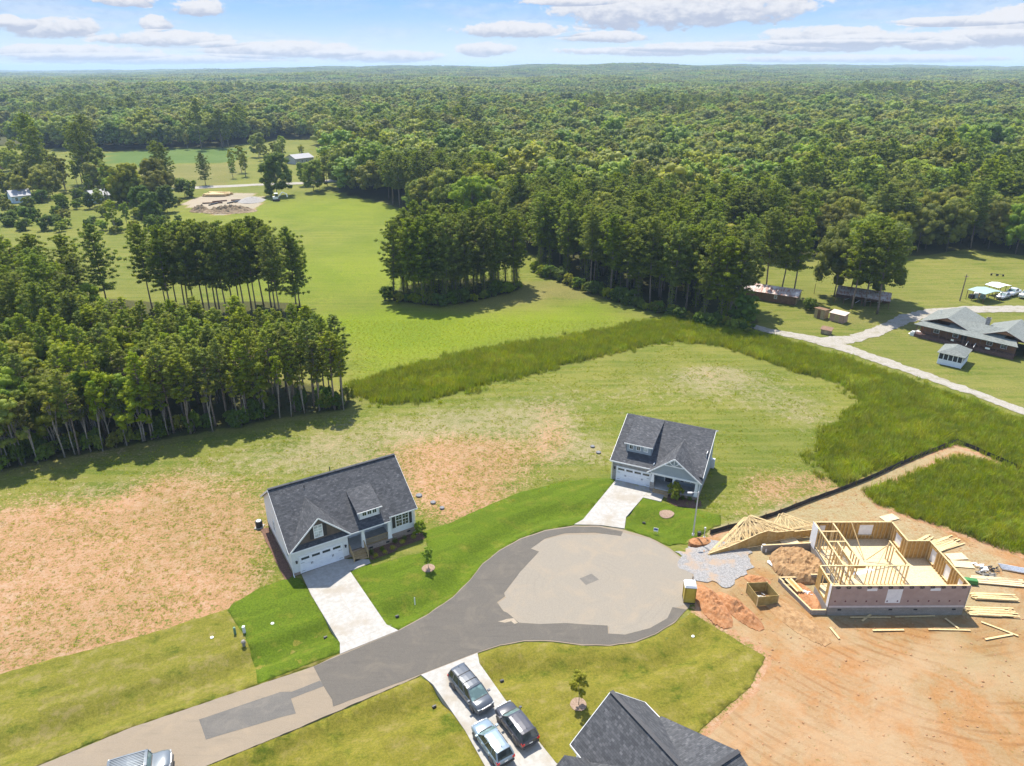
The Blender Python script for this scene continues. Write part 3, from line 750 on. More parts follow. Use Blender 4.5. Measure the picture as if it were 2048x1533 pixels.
# ------------------------------------------------------------------ trees
L_PINE = leaf_mat('pine_needles', (.060, .092, .012), (.135, .165, .024), hue=.02, val=.35)
L_PINEY = leaf_mat('young_pine_needles', (.080, .118, .014), (.175, .205, .030), hue=.025, val=.35)
L_LEAF = leaf_mat('broad_leaves', (.060, .100, .012), (.155, .195, .024), hue=.06, val=.7)
L_LEAF2 = leaf_mat('olive_leaves', (.078, .112, .022), (.165, .198, .042), hue=.05, val=.5)
L_YEL = leaf_mat('yellow_green_leaves', (.13, .16, .012), (.25, .26, .02), hue=.03, val=.3)
L_IVY = leaf_mat('vine_leaves', (.038, .072, .010), (.095, .14, .018), hue=.02, val=.3)
L_WEED = leaf_mat('weed_blades', (.080, .120, .008), (.170, .200, .018), hue=.04, val=.45, trans=.35)
L_GRASS = leaf_mat('grass_blades', (.105, .155, .010), (.210, .235, .028), hue=.05, val=.4, trans=.35)
BARK = mat('grey_brown_bark', (.14, .10, .07), (.24, .19, .15), 5, rough=.95, bump=.5)
BARK_PALE = mat('pale_bark', (.22, .19, .15), (.33, .29, .24), 4, rough=.9)
BARK_DEAD = mat('bleached_dead_wood', (.42, .40, .38), (.55, .53, .50), 4, rough=.9)

def leaf_cloud(centers, radii, n_each, size, flat=0.6, seed=0, up=0.35, shell=0.55):
    """many small quads spread through ellipsoidal clumps; returns verts, faces as arrays"""
    r = np.random.RandomState(seed)
    P = []
    Nn = []
    for c, rad, n in zip(centers, radii, n_each):
        d = r.normal(size=(n, 3)); d /= np.linalg.norm(d, axis=1)[:, None]
        d[:, 2] = np.where(r.rand(n) < up, np.abs(d[:, 2]), d[:, 2])
        rr = (shell + (1 - shell) * r.rand(n)) ** 0.8
        q = d * rr[:, None] * np.array([rad, rad, rad * flat])
        P.append(np.array(c) + q); Nn.append(d)
    P = np.concatenate(P); N = np.concatenate(Nn)
    n = len(P)
    N = N * 0.9 + r.normal(size=(n, 3)) * 0.42 + np.array([0, 0, .30]); N /= np.linalg.norm(N, axis=1)[:, None]
    T = np.cross(N, r.normal(size=(n, 3))); T /= np.linalg.norm(T, axis=1)[:, None] + 1e-9
    B = np.cross(N, T)
    s = size * (0.6 + 0.8 * r.rand(n))[:, None]
    a = 0.75
    V = np.stack([P - T * s * .5, P + B * s * a * .35 , P + T * s * .5, P - B * s * a * .35], 1).reshape(-1, 3)
    F = np.arange(n * 4).reshape(n, 4)
    return V, F

ICO_V = None
def cores(cs, rd, k=.78, flat=.9):
    global ICO_V, ICO_F
    if ICO_V is None:
        bm = bmesh.new(); bmesh.ops.create_icosphere(bm, subdivisions=1, radius=1)
        ICO_V = np.array([v.co[:] for v in bm.verts]); ICO_F = np.array([[v.index for v in f.verts] for f in bm.faces]); bm.free()
    V, F = [], []
    for c, q in zip(cs, rd):
        F.append(ICO_F + sum(len(a) for a in V)); V.append(np.array(c) + ICO_V * np.array([q * k, q * k, q * k * flat]) * (1 + .18 * rs.normal(size=(len(ICO_V), 1))))
    return np.concatenate(V), np.concatenate(F)
def crown_mesh(name, V, F, cv, cf, m_):
    # quads of the leaves plus triangles of the dense inner clumps, in one mesh
    me = bpy.data.meshes.new(name)
    me.vertices.add(len(V) + len(cv)); me.vertices.foreach_set('co', np.concatenate([V, cv]).ravel())
    lp = np.concatenate([F.ravel(), (cf + len(V)).ravel()]); me.loops.add(len(lp)); me.loops.foreach_set('vertex_index', lp)
    st = np.concatenate([np.arange(len(F)) * 4, len(F) * 4 + np.arange(len(cf)) * 3]); me.polygons.add(len(st)); me.polygons.foreach_set('loop_start', st)
    me.update(calc_edges=True); me.materials.append(m_)
    return me
def np_mesh(name, V, F, material, smooth=False):
    me = bpy.data.meshes.new(name)
    me.vertices.add(len(V)); me.vertices.foreach_set('co', np.asarray(V, float).ravel())
    F = np.asarray(F)
    me.loops.add(F.size); me.loops.foreach_set('vertex_index', F.ravel())
    k = F.shape[1]
    me.polygons.add(len(F)); me.polygons.foreach_set('loop_start', np.arange(len(F)) * k)
    if smooth: me.polygons.foreach_set('use_smooth', np.ones(len(F), bool))
    me.update(calc_edges=True)
    me.materials.append(material)
    return me

def pine_proto(kind, seed, H, crown0, R, leafm, bark, nlev=20, per=5, leaves=20, lsize=.34, ivy=False, open_=0.0):
    r = random.Random(seed)
    lean = (r.uniform(-.03, .03), r.uniform(-.03, .03))
    def axisp(h): return (lean[0] * h + .12 * math.sin(h * .35 + seed), lean[1] * h + .12 * math.cos(h * .3 + seed), h)
    t = MB()
    r0 = H * .0085 + .02
    t.tube([axisp(h) for h in (0, H * .1, H * .3, H * .5, H * .7, H * .87, H * .98)], [r0 * 1.35, r0, r0 * .85, r0 * .72, r0 * .52, r0 * .28, .03], 7)
    cs, rd, ns = [], [], []
    for i in range(nlev):
        f = (i + r.uniform(-.2, .4)) / nlev
        h = H * (crown0 + (1 - crown0) * min(1, max(0, f)))
        prof = math.sin(math.pi * min(1, (f * .78 + .20))) ** .75      # widest low in the crown, rounded top
        L0 = R * prof * r.uniform(.8, 1.12)
        k = per if f < .85 else 3
        a0 = r.uniform(0, 6.28)
        for j in range(k):
            if r.random() < open_ * (1 - f): continue
            a = a0 + 6.28 * j / k + r.uniform(-.4, .4)
            L = L0 * r.uniform(.6, 1.12)
            rise = (.05 + .55 * f) * L + r.uniform(-.2, .3)
            b = axisp(h)
            tip = (b[0] + math.cos(a) * L, b[1] + math.sin(a) * L, h + rise)
            mid = (b[0] + math.cos(a) * L * .5, b[1] + math.sin(a) * L * .5, h + rise * .35)
            if L > .8: t.tube([b, mid, tip], [.06 + L * .012, .045, .02], 3, caps=False)
            m_ = 3 if L > 2.2 else 2
            for q in range(m_):
                u = 1 - .34 * q - r.uniform(0, .12)
                cs.append((b[0] + math.cos(a) * L * u + r.uniform(-.2, .2), b[1] + math.sin(a) * L * u + r.uniform(-.2, .2), h + rise * u * u + .12))
                rd.append((.34 + .20 * L * .5) * r.uniform(.75, 1.25)); ns.append(leaves)
    for q in range(4):
        b = axisp(H * (.93 + .025 * q)); cs.append(b); rd.append(R * .20 * (1.3 - q * .25)); ns.append(leaves)
    V, F = leaf_cloud(cs, rd, ns, lsize, .66, seed, shell=.6)
    cs_, rd_ = list(cs), list(rd)
    if ivy:
        cs = [(axisp(h)[0] + r.uniform(-.35, .35), axisp(h)[1] + r.uniform(-.35, .35), h) for h in np.arange(.3, H * .5, .35)]
        V2, F2 = leaf_cloud(cs, [max(.35, 1.35 - c[2] * .10) * r.uniform(.6, 1.2) for c in cs], [34] * len(cs), lsize * .85, 1.1, seed + 5)
        F = np.concatenate([F, F2 + len(V)]); V = np.concatenate([V, V2])
    cv, cf = cores(cs_, rd_, .62, .6)
    return crown_mesh('pine_crown', V, F, cv, cf, leafm), t.mesh('pine_trunk', bark, True)

def broad_proto(seed, H, R, leafm, bark, lobes=14, leaves=330, lsize=.36, base=.22, squash=.9, trunk=True, sparse=1.0, stems=1):
    r = random.Random(seed)
    cs, rd = [], []
    zc = H * (base + (1 - base) * .5); hz = H * (1 - base) * .5
    for i in range(lobes):
        z = -0.85 + 1.75 * (i + .5) / lobes
        a = i * 2.399 + r.uniform(-.4, .4)
        w_ = math.sqrt(max(.05, 1 - min(1, abs(z)) ** 2.2)) * r.uniform(.50, .80)
        rr = R * r.uniform(.34, .52)
        cs.append((math.cos(a) * R * w_, math.sin(a) * R * w_, zc + z * (hz - rr * .55)))
        rd.append(rr)
    cs.append((0, 0, zc + hz * .25)); rd.append(R * .55)
    cs.append((r.uniform(-.2, .2) * R, r.uniform(-.2, .2) * R, zc + hz * .62)); rd.append(R * .40)
    # sub-clumps on every lobe give an uneven outline
    C2, R2, N2 = [], [], []
    for c, q in zip(cs, rd):
        k = 6
        for j in range(k):
            d = Vector((r.gauss(0, 1), r.gauss(0, 1), r.gauss(.3, 1))).normalized()
            C2.append((c[0] + d.x * q * .72, c[1] + d.y * q * .72, c[2] + d.z * q * .62)); R2.append(q * r.uniform(.36, .60)); N2.append(max(6, int(leaves / k * sparse)))
    V, F = leaf_cloud(C2, R2, N2, lsize, squash, seed, shell=.8)
    V[:, 2] = np.maximum(V[:, 2], .05)
    cv, cf = cores(C2, R2, .80)
    cv[:, 2] = np.maximum(cv[:, 2], .03)
    crown = crown_mesh('broad_crown', V, F, cv, cf, leafm)
    t = MB()
    r0 = .02 + H * .0068
    for s_ in range(stems):
        ox = 0 if stems == 1 else r.uniform(-.5, .5); oy = 0 if stems == 1 else r.uniform(-.5, .5)
        t.tube([(ox, oy, 0), (ox * 1.3 + .1, oy * 1.3, H * .2), (ox * 2 + r.uniform(-.3, .3), oy * 2 + r.uniform(-.3, .3), H * .5), (ox * 2.2, oy * 2.2, H * .8)], [r0 * 1.3, r0, r0 * .6, .04], 7)
    for c, q in list(zip(cs, rd))[::2]:
        h0 = H * r.uniform(.22, .45)
        t.tube([(0, 0, h0), (c[0] * .5, c[1] * .5, (h0 + c[2]) / 2 + .3), c], [r0 * .45, r0 * .28, .03], 4, caps=False)
    return crown, t.mesh('broad_trunk', bark, True)

PROTOS = {}
def proto(key, cm, tm): PROTOS[key] = (cm, tm)
for i in range(3): proto(('young', i), *pine_proto('young', 10 + i, 14, .42, 1.65 + .15 * i, L_PINEY, BARK, 16, 4, 15, .25, open_=.25))
for i in range(3): proto(('tall', i), *pine_proto('tall', 20 + i, 21, .36, 4.2 + .4 * i, L_PINE, BARK, 18, 5, 30, .38, open_=.30))
for i in range(3): proto(('vine', i), *pine_proto('vine', 30 + i, 21, .30, 3.9 + .4 * i, L_PINE, BARK, 19, 5, 28, .38, ivy=True, open_=.2))
proto(('lone', 0), *pine_proto('lone', 41, 20, .18, 5.4, L_PINE, BARK, 20, 5, 30, .40, open_=.2))
for i in range(3): proto(('oak', i), *broad_proto(50 + i, 15 + i, 5.6 + .5 * i, L_LEAF, BARK, 16, 420, .42, base=.10))
for i in range(2): proto(('olive', i), *broad_proto(60 + i, 14 + i, 5.0 + .5 * i, L_LEAF2, BARK, 15, 380, .40, base=.12))
for i in range(3): proto(('slim', i), *broad_proto(70 + i, 13, 2.5 + .2 * i, L_LEAF, BARK_PALE, 12, 230, .28, base=.22, sparse=.9, stems=1 + i % 2))
proto(('yellow', 0), *broad_proto(80, 11, 2.6, L_YEL, BARK_PALE, 10, 260, .28, base=.25))
proto(('bush', 0), *broad_proto(90, 3.2, 1.9, L_IVY, BARK, 8, 170, .28, base=.0, squash=1.0, stems=3))
proto(('bush', 1), *broad_proto(91, 2.6, 1.5, L_LEAF, BARK, 7, 150, .26, base=.0, squash=1.0, stems=3))
proto(('dark', 0), *broad_proto(97, 15, 5.6, L_IVY, BARK, 18, 460, .40, base=.02, squash=1.0))
for i in range(2): proto(('pole', i), *broad_proto(110 + i, 12, 1.5, L_LEAF, BARK_PALE, 9, 120, .26, base=.50, sparse=.8))
proto(('willow', 0), *broad_proto(95, 16, 6.2, L_LEAF2, BARK, 20, 520, .36, base=.14, squash=1.1))
def bare_proto(seed, H, R):
    r = random.Random(seed); t = MB()
    t.tube([(0, 0, 0), (.1, 0, H * .4), (0, .1, H * .6)], [.3, .22, .15], 6)
    for i in range(26):
        a = r.uniform(0, 6.28); h = H * r.uniform(.3, .62); L = R * r.uniform(.5, 1)
        e = (math.cos(a) * L, math.sin(a) * L, h + L * r.uniform(.5, 1.2))
        mm = (math.cos(a) * L * .45, math.sin(a) * L * .45, h + L * .35)
        t.tube([(0, 0, h), mm, e], [.10, .06, .02], 4, caps=False)
        for j in range(5):
            b = a + r.uniform(-.9, .9); l2 = R * r.uniform(.25, .5)
            t.tube([mm if j % 2 else e, (mm[0] + math.cos(b) * l2, mm[1] + math.sin(b) * l2, mm[2] + l2 * r.uniform(.3, 1.3))], [.04, .012], 3, caps=False)
    return t.mesh('bare_branches', BARK_DEAD)
BARE = bare_proto(5, 14, 5)

LBL = {
 'stand': ('slender young pine in the dense stand behind the left house', 'slender pines of the left stand'),
 'standh': ('small broadleaf tree with a pale thin trunk along the edge of the left stand', 'pale-trunked saplings of the left stand'),
 'leftmass': ('mature tree in the mixed wood at the left edge', 'trees of the mixed wood at left'),
 'grovel': ('tall bare-stemmed pine in the row standing in the left meadow', 'pines of the left meadow row'),
 'grovec': ('tall vine-wrapped pine in the round grove in the middle of the meadow', 'pines of the central grove'),
 'belt': ('tall pine in the belt between the meadow and the brown ranch house', 'pines of the right belt'),
 'front': ('broadleaf tree in the front rows of the large forest', 'front trees of the large forest'),
 'frontp': ('dark pine in the front rows of the large forest', 'front pines of the large forest'),
 'farrow': ('tree in the line beyond the far farm field', 'trees of the far field line'),
 'roadside': ('tree in the scattered group around the far roadside houses', 'trees near the far roadside houses'),
 'bushbelt': ('low leafy bush at the foot of the pine belt', 'bushes along the pine belt'),
 'bushgrove': ('low leafy bush at the foot of the central grove', 'bushes under the central grove'),
 'bushstand': ('undergrowth bush at the foot of the left stand', 'bushes along the left stand'),
}
def tree(key, x, y, s=1.0, sz=None, lblkey=None, label=None, cat='tree', name=None, rz=None):
    cm, tm = PROTOS[key]
    nm = name or {'young': 'young_pine_tree', 'tall': 'pine_tree', 'vine': 'pine_tree', 'lone': 'pine_tree', 'bush': 'bush'}.get(key[0], 'broadleaf_tree')
    z = float(land(x, y)) - .05
    o = empty(nm, (x, y, z), rnd.uniform(0, 6.28) if rz is None else rz)
    o.scale = (s, s, sz or s)
    if lblkey:
        l, g = LBL[lblkey]; tag(o, l, cat, g)
    else: tag(o, label, cat)
    link('trunk', tm, o); link('crown', cm, o)
    return o

def scatter_in(poly, spacing, n_max=100000, seed=1, ymax=1e9):
    r = random.Random(seed)
    xs = [p[0] for p in poly]; ys = [p[1] for p in poly]
    pts = []
    y = min(ys)
    row = 0
    while y < min(max(ys), ymax):
        x = min(xs) + (row % 2) * spacing / 2
        while x < max(xs):
            pts.append((x + r.uniform(-.38, .38) * spacing, y + r.uniform(-.38, .38) * spacing)); x += spacing
        y += spacing * .87; row += 1
    P = np.array(pts)
    P = P[inside(P[:, 0], P[:, 1], poly)]
    return P[:n_max]

def seen_px(x, y, z):
    """photo pixel of a place; used only to leave out trees the frame can never show"""
    d = y * math.cos(PITCH) - (z - CAM_H) * math.sin(PITCH)
    v = y * math.sin(PITCH) + (z - CAM_H) * math.cos(PITCH)
    return 1024 + FPX * x / d, 766.5 - FPX * v / d

# left stand: young pines in front and middle, pale saplings at its left edge
PS = scatter_in(STAND, 3.1, seed=3, ymax=125)
edge = seg_dist(PS[:, 0], PS[:, 1], STAND, True)
for (x, y), e in zip(PS, edge):
    if x < -105 or (y > 124): continue
    u = (x + 72) / 45.0
    pxx, pyy = seen_px(x, y, 0)
    if pxx < -60: continue
    if (pxx < 330 and rnd.random() < .45 + .25 * (pxx < 150)) or rnd.random() < .10:
        k = ('yellow', 0) if rnd.random() < .05 else ('slim', rnd.randrange(3))
        tree(k, x, y, rnd.uniform(.75, 1.05), rnd.uniform(.75, 1.0), 'standh')
    else:
        tree(('young', rnd.randrange(3)), x, y, rnd.uniform(.85, 1.15), rnd.uniform(.88, 1.08), 'stand')
line = [G(*p)[:2] for p in [(-60, 955), (0, 945), (130, 920), (250, 895), (450, 862), (560, 840), (700, 822)]]
for i in range(len(line) - 1):
    for j in range(10):
        t = rnd.random(); x = line[i][0] + (line[i + 1][0] - line[i][0]) * t; y = line[i][1] + (line[i + 1][1] - line[i][1]) * t
        tree(('bush', rnd.randrange(2)), x + rnd.uniform(-.5, .5), y + rnd.uniform(.6, 4.5), rnd.uniform(.4, .9), rnd.uniform(.5, 1.2), 'bushstand', cat='bush')
for i in range(len(line) - 1):
    for j in range(4):
        t = (j + rnd.random()) / 4; x = line[i][0] + (line[i + 1][0] - line[i][0]) * t; y = line[i][1] + (line[i + 1][1] - line[i][1]) * t
        o = tree(('pole', rnd.randrange(2)), x, y + rnd.uniform(.2, 2.2), rnd.uniform(.7, .95), rnd.uniform(.65, 1.0), 'standh')
        o.rotation_euler = (rnd.uniform(-.08, .08), rnd.uniform(-.10, .06), rnd.uniform(0, 6.28))
# mixed wood at the left
for (x, y) in scatter_in(STAND, 6.0, seed=8):
    if y < 120: continue
    px_, py_ = seen_px(x, y, 10)
    if px_ < -90 or px_ > 900: continue
    r_ = rnd.random()
    pxg = seen_px(x, y, 0)[0]
    if pxg > 260: key = ('young', rnd.randrange(3)); s = rnd.uniform(.9, 1.1)
    elif r_ < .55: key = ('tall', rnd.randrange(3)); s = rnd.uniform(.72, .92)
    elif r_ < .85: key = ('olive', rnd.randrange(2)); s = rnd.uniform(.65, .95)
    else: key = ('oak', rnd.randrange(3)); s = rnd.uniform(.6, .85)
    tree(key, x, y, s, None, 'leftmass')
# the pine row standing in the left meadow
for i, (bx, by, s) in enumerate([(213, 606, .93), (306, 622, .95), (335, 630, .80), (343, 634, .98), (380, 628, 1.0), (392, 634, .96), (407, 622, 1.0), (422, 632, 1.0), (432, 620, .97), (440, 628, 1.0), (457, 641, .98), (468, 625, 1.0), (480, 623, .95),
                                 (490, 632, 1.0), (503, 616, .98), (512, 624, .92), (527, 612, 1.0), (543, 613, .98), (552, 625, .95), (561, 640, .90), (594, 616, .95), (600, 610, .80), (370, 615, .95), (355, 622, .9)]):
    x, y, _ = G(bx, by)
    tree(('tall', i % 3) if i not in (0, 20) else ('lone', 0), x, y, s * (.9 if i != 0 else .95), s, 'grovel')
for (bx, by) in [(345, 640), (400, 638), (430, 640), (470, 634), (520, 622), (597, 622), (560, 628), (308, 628)]:
    x, y, _ = G(bx, by); tree(('bush', rnd.randrange(2)), x, y, rnd.uniform(.35, .6), None, label='low ivy bush among the trunks of the left meadow pines', cat='bush')['group'] = 'bushes under the left meadow pines'
# central grove
pc = scatter_in(poly_px(GROVE_C_PX), 4.0, seed=5)
for (x, y) in pc: tree(('vine', rnd.randrange(3)), x, y, rnd.uniform(.82, 1.02), rnd.uniform(.88, 1.02), 'grovec')
for i in range(26):
    t = i / 25; a = [(782, 604), (860, 614), (950, 606), (1040, 582)]
    k = min(2, int(t * 3)); f = t * 3 - k
    x, y, _ = G(a[k][0] + (a[k + 1][0] - a[k][0]) * f, a[k][1] + (a[k + 1][1] - a[k][1]) * f)
    tree(('bush', rnd.randrange(2)), x + rnd.uniform(-1, 1), y + rnd.uniform(0, 2.5), rnd.uniform(.6, 1.25), None, 'bushgrove', cat='bush')
# belt between meadow and ranch
BELT = poly_px([(1060, 545), (1100, 540), (1180, 580), (1300, 618), (1420, 648), (1500, 660), (1512, 640), (1470, 610), (1380, 580), (1250, 560), (1150, 530), (1080, 512)])
for (x, y) in scatter_in(BELT, 4.7, seed=6): tree(('vine' if rnd.random() < .4 else 'tall', rnd.randrange(3)), x, y, rnd.uniform(.82, 1.05), rnd.uniform(.85, 1.02), 'belt')
bl = [G(*p)[:2] for p in [(1075, 545), (1180, 588), (1300, 624), (1420, 655), (1505, 668)]]
for i in range(4):
    for j in range(13):
        t = j / 13; x = bl[i][0] + (bl[i + 1][0] - bl[i][0]) * t; y = bl[i][1] + (bl[i + 1][1] - bl[i][1]) * t
        tree(('bush', rnd.randrange(2)), x + rnd.uniform(-.8, .8), y + rnd.uniform(-.5, 1.8), rnd.uniform(.6, 1.2), None, 'bushbelt', cat='bush')
x, y, _ = G(1487, 656); tree(('dark', 0), x, y, .55, .52, label='dense round broadleaf tree where the gravel road leaves the pine belt')
for (bx, by, s, l) in [(1585, 596, .95, 'tall pine with a bare trunk in front of the rusty barn'), (1562, 590, .9, 'tall dark pine close to the left part of the rusty barn'), (1530, 585, 1.0, 'tall pine behind the round tree at the end of the belt')]:
    x, y, _ = G(bx, by); tree(('tall', 1), x, y, s, None, label=l)
x, y, _ = G(1617, 622); tree(('bush', 0), x, y, 1.0, None, label='dark green bush between the rusty barn and the yellow shed', cat='bush')
# big trees over the collapsed shed
for (bx, by, key, s, sz, l) in [(1668, 592, ('willow', 0), 1.0, 1.12, 'pale feathery tree at the left side of the open shed'), (1703, 618, ('tall', 0), 1.0, .95, 'leaning pine trunk in front of the open shed, left one'),
                           (1728, 612, ('tall', 2), 1.05, 1.0, 'tall pine above the middle of the open shed'), (1753, 628, ('tall', 1), 1.05, .95, 'tall pine at the right end of the open shed'), (1700, 590, ('willow', 0), 1.05, 1.22, 'broad tree behind the left end of the open shed'),
                           (1752, 600, ('willow', 0), 1.0, 1.18, 'broad tree behind the right end of the open shed')]:
    x, y, _ = G(bx, by); tree(key, x, y, s, sz, label=l)

# front rows of the large forest, each tree a thing; everything farther back is one wood
allf = scatter_in(FOREST, 7.4, seed=9, ymax=560)
pv = np.array([seen_px(x, y, 0) for x, y in allf])
keep = (pv[:, 0] > -100) & (pv[:, 0] < 2130)
allf = allf[keep]; pv = pv[keep]
dist = np.hypot(allf[:, 0], allf[:, 1])
inb = inside(allf[:, 0], allf[:, 1], BELT)
order = np.argsort(dist)
n_front = 0
wood_pts = []
for i in order:
    x, y = allf[i]
    if inb[i]: continue
    e = float(seg_dist(np.array([x]), np.array([y]), FOREST, True)[0])
    if n_front < 240 and (e < 34 or dist[i] < 260):
        n_front += 1
        isp = rnd.random() < (.75 if (670 < pv[i][0] < 1000 and 290 < pv[i][1] < 420) else .10)
        if 1000 < pv[i][0] < 1600 and dist[i] < 235: isp = rnd.random() < .75
        far_left = pv[i][0] < 660
        if isp: tree(('tall', rnd.randrange(3)), x, y, rnd.uniform(.85, 1.15), rnd.uniform(.85, 1.05), 'farrow' if far_left else 'frontp')
        else:
            k = rnd.choice([('oak', 0), ('oak', 1), ('oak', 2), ('olive', 0), ('olive', 1)])
            tree(k, x, y, rnd.uniform(.75, 1.15), rnd.uniform(.8, 1.15), 'farrow' if far_left else 'front')
    else: wood_pts.append((x, y))

# scattered trees around the far road and houses (photo base point, kind, scale)
RS = [(555, 392, ('dark', 0), 1.25, 'large dark round tree right of the far dirt pad'), (628, 385, ('olive', 0), 1.05, 'narrow tree right of the large dark round tree'), (612, 372, ('olive', 0), .8, 'loose tree beside the far road bend'), (640, 380, ('olive', 1), .75, 'airy tree at the right end of the far road'),
      (412, 371, ('lone', 0), .75, 'single dark pine beside the far road'), (322, 374, ('tall', 0), 1.0, 'tall thin pine left in the pair by the far road'), (335, 376, ('lone', 0), 1.0, 'tall ragged pine right in the pair by the far road'), (372, 395, ('bush', 0), 2.6, 'dark conical bush beside the far dirt pad'),
      (305, 440, ('dark', 0), .72, 'round dark tree at the meadow corner left of the dirt pad'), (335, 425, ('dark', 0), .70, 'dark tree nearest to the far dirt pad on its left'), (285, 430, ('dark', 0), .75, 'middle tree of the dark clump left of the dirt pad'), (230, 462, ('slim', 1), .85, 'small pale green tree at the weedy field corner'), (255, 455, ('slim', 0), .7, 'second small tree at the weedy field corner'),
      (125, 420, ('oak', 1), .42, 'low round tree in front of the blue far house'), (60, 428, ('oak', 2), .40, 'low round tree at the left of the blue far house'), (180, 418, ('dark', 0), .45, 'dark low tree between the two far houses'), (200, 412, ('olive', 0), .5, 'loose low tree over the right far house'), (10, 430, ('olive', 1), .5, 'low tree at the left frame edge by the weedy field'),
      (655, 372, ('tall', 2), .8, 'pine at the meadow end of the forest edge')]
for (bx, by, key, s, l) in RS:
    x, y, _ = G(bx, by); tree(key, x, y, s, None, label=l, cat='bush' if key[0] == 'bush' else 'tree')
for (cx, cy, wx, wy, n, kinds) in [(135, 372, 75, 14, 22, ['tallo', 'tallo', 'slim']), (225, 388, 50, 12, 9, ['slim', 'olive']), (270, 400, 50, 12, 9, ['oak', 'slim']), (60, 390, 60, 12, 8, ['olive', 'slim']), (570, 330, 60, 16, 9, ['slim', 'olive']), (30, 340, 40, 20, 7, ['olive', 'slim']), (480, 350, 18, 8, 4, ['slim']), (420, 298, 60, 4, 7, ['slim', 'tallo']), (250, 400, 90, 8, 10, ['slim'])]:
    for q in range(n):
        bx = cx + rnd.uniform(-1, 1) * wx; by = cy + rnd.uniform(-1, 1) * wy
        x, y, _ = G(bx, by); k = rnd.choice(kinds)
        if k == 'tallo': tree(('slim', rnd.randrange(3)) if rnd.random() < .6 else ('tall', rnd.randrange(3)), x, y, rnd.uniform(1.1, 1.5) if k != 'tall' else .9, rnd.uniform(1.2, 1.6), 'roadside')
        else: tree((k, rnd.randrange(2)), x, y, rnd.uniform(.7, 1.15), None, 'roadside')
b = link('dead_tree', BARE, loc=G(1458, 330)); tag(b, 'bare grey dead tree standing above the forest canopy', 'tree')
b = link('dead_tree', BARE, loc=G(1660, 440), rz=1.3); b.scale = (1.0, 1.0, .85); tag(b, 'pale leafless tree near the field edge behind the ranch yard', 'tree')

for q in range(70):
    bx = rnd.uniform(0, 360); by = rnd.uniform(392, 468)
    x, y, _ = G(bx, by); tree(('bush', rnd.randrange(2)), x, y, rnd.uniform(.7, 1.7), None, label='scrubby bush in the weedy field at the far left', cat='bush')['group'] = 'bushes of the weedy far field'
# ---- labels that say where each tree of a group stands
def place_labels():
    groups = {}
    for o in COL.objects:
        if o.parent is None and o.get('group') in [v[1] for v in LBL.values()]: groups.setdefault(o['group'], []).append(o)
    short = {v[1]: k for k, v in LBL.items()}
    base = {'stand': 'slender pine of the dense left stand', 'standh': 'pale-stemmed sapling of the left stand', 'leftmass': 'tree of the mixed wood at the left edge', 'grovel': 'bare-stemmed pine of the left meadow row', 'grovec': 'vine-wrapped pine of the central grove',
            'belt': 'pine of the belt before the rusty barn', 'front': 'round broadleaf tree of the large forest', 'frontp': 'dark pine of the large forest', 'farrow': 'tree beyond the far farm field', 'roadside': 'tree near the far roadside houses',
            'bushbelt': 'bush at the foot of the pine belt', 'bushgrove': 'bush at the foot of the central grove', 'bushstand': 'bush along the left stand'}
    marks = [(G(560, 392), 'behind the big dark round tree'), (G(700, 385), 'at the far left corner by the meadow'), (G(800, 420), 'at the meadow edge behind the central grove'), (G(930, 450), 'behind the central grove'), (G(1080, 500), 'behind the right end of the grove'),
             (G(1200, 520), 'behind the left half of the pine belt'), (G(1350, 540), 'behind the right half of the pine belt'), (G(1530, 520), 'behind the rusty barn field'), (G(1700, 505), 'behind the open shed trees'), (G(1850, 505), 'at the ranch field corner'), (G(2020, 510), 'behind the carports at the right edge'),
             (G(1000, 400), 'deep in the wood behind the grove'), (G(1300, 420), 'deep in the wood behind the belt'), (G(1700, 430), 'deep in the wood behind the ranch field')]
    for g, obs in groups.items():
        k = short[g]
        if k in ('front', 'frontp'):
            cells = {}
            for o in obs:
                m_ = min(marks, key=lambda q: (q[0][0] - o.location.x) ** 2 + (q[0][1] - o.location.y) ** 2)
                cells.setdefault(m_[1], []).append(o)
            for txt, os_ in cells.items():
                for o in os_:
                    b = ('large ' if o.scale.x > 1.05 else 'small ' if o.scale.x < .88 else '') + base[k]
                    o['label'] = b + ', ' + txt
        else:
            n = len(obs); obs.sort(key=lambda o: o.location.x / o.location.y)
            bins = max(1, min(7, n // 3)); names_ = {1: [''], 2: ['left half', 'right half'], 3: ['left third', 'middle', 'right third'], 4: ['left end', 'left of its middle', 'right of its middle', 'right end'], 5: ['left end', 'left part', 'middle', 'right part', 'right end'],
                      6: ['far left end', 'left part', 'left of its middle', 'right of its middle', 'right part', 'far right end'], 7: ['far left end', 'left part', 'left of its middle', 'middle', 'right of its middle', 'right part', 'far right end']}[bins]
            for b_ in range(bins):
                part = obs[n * b_ // bins: n * (b_ + 1) // bins]; ys = sorted(o.location.y for o in part)
                for o in part:
                    r_ = ys.index(o.location.y) / max(1, len(ys) - 1); row = 'front row' if r_ < .34 else 'back row' if r_ > .67 else 'middle row'
                    tall_ = 'tallest ' if o.scale.z > 1.04 else ''
                    o['label'] = tall_ + base[k] + ', ' + row + ', ' + (names_[b_] or 'its only clump')
place_labels()

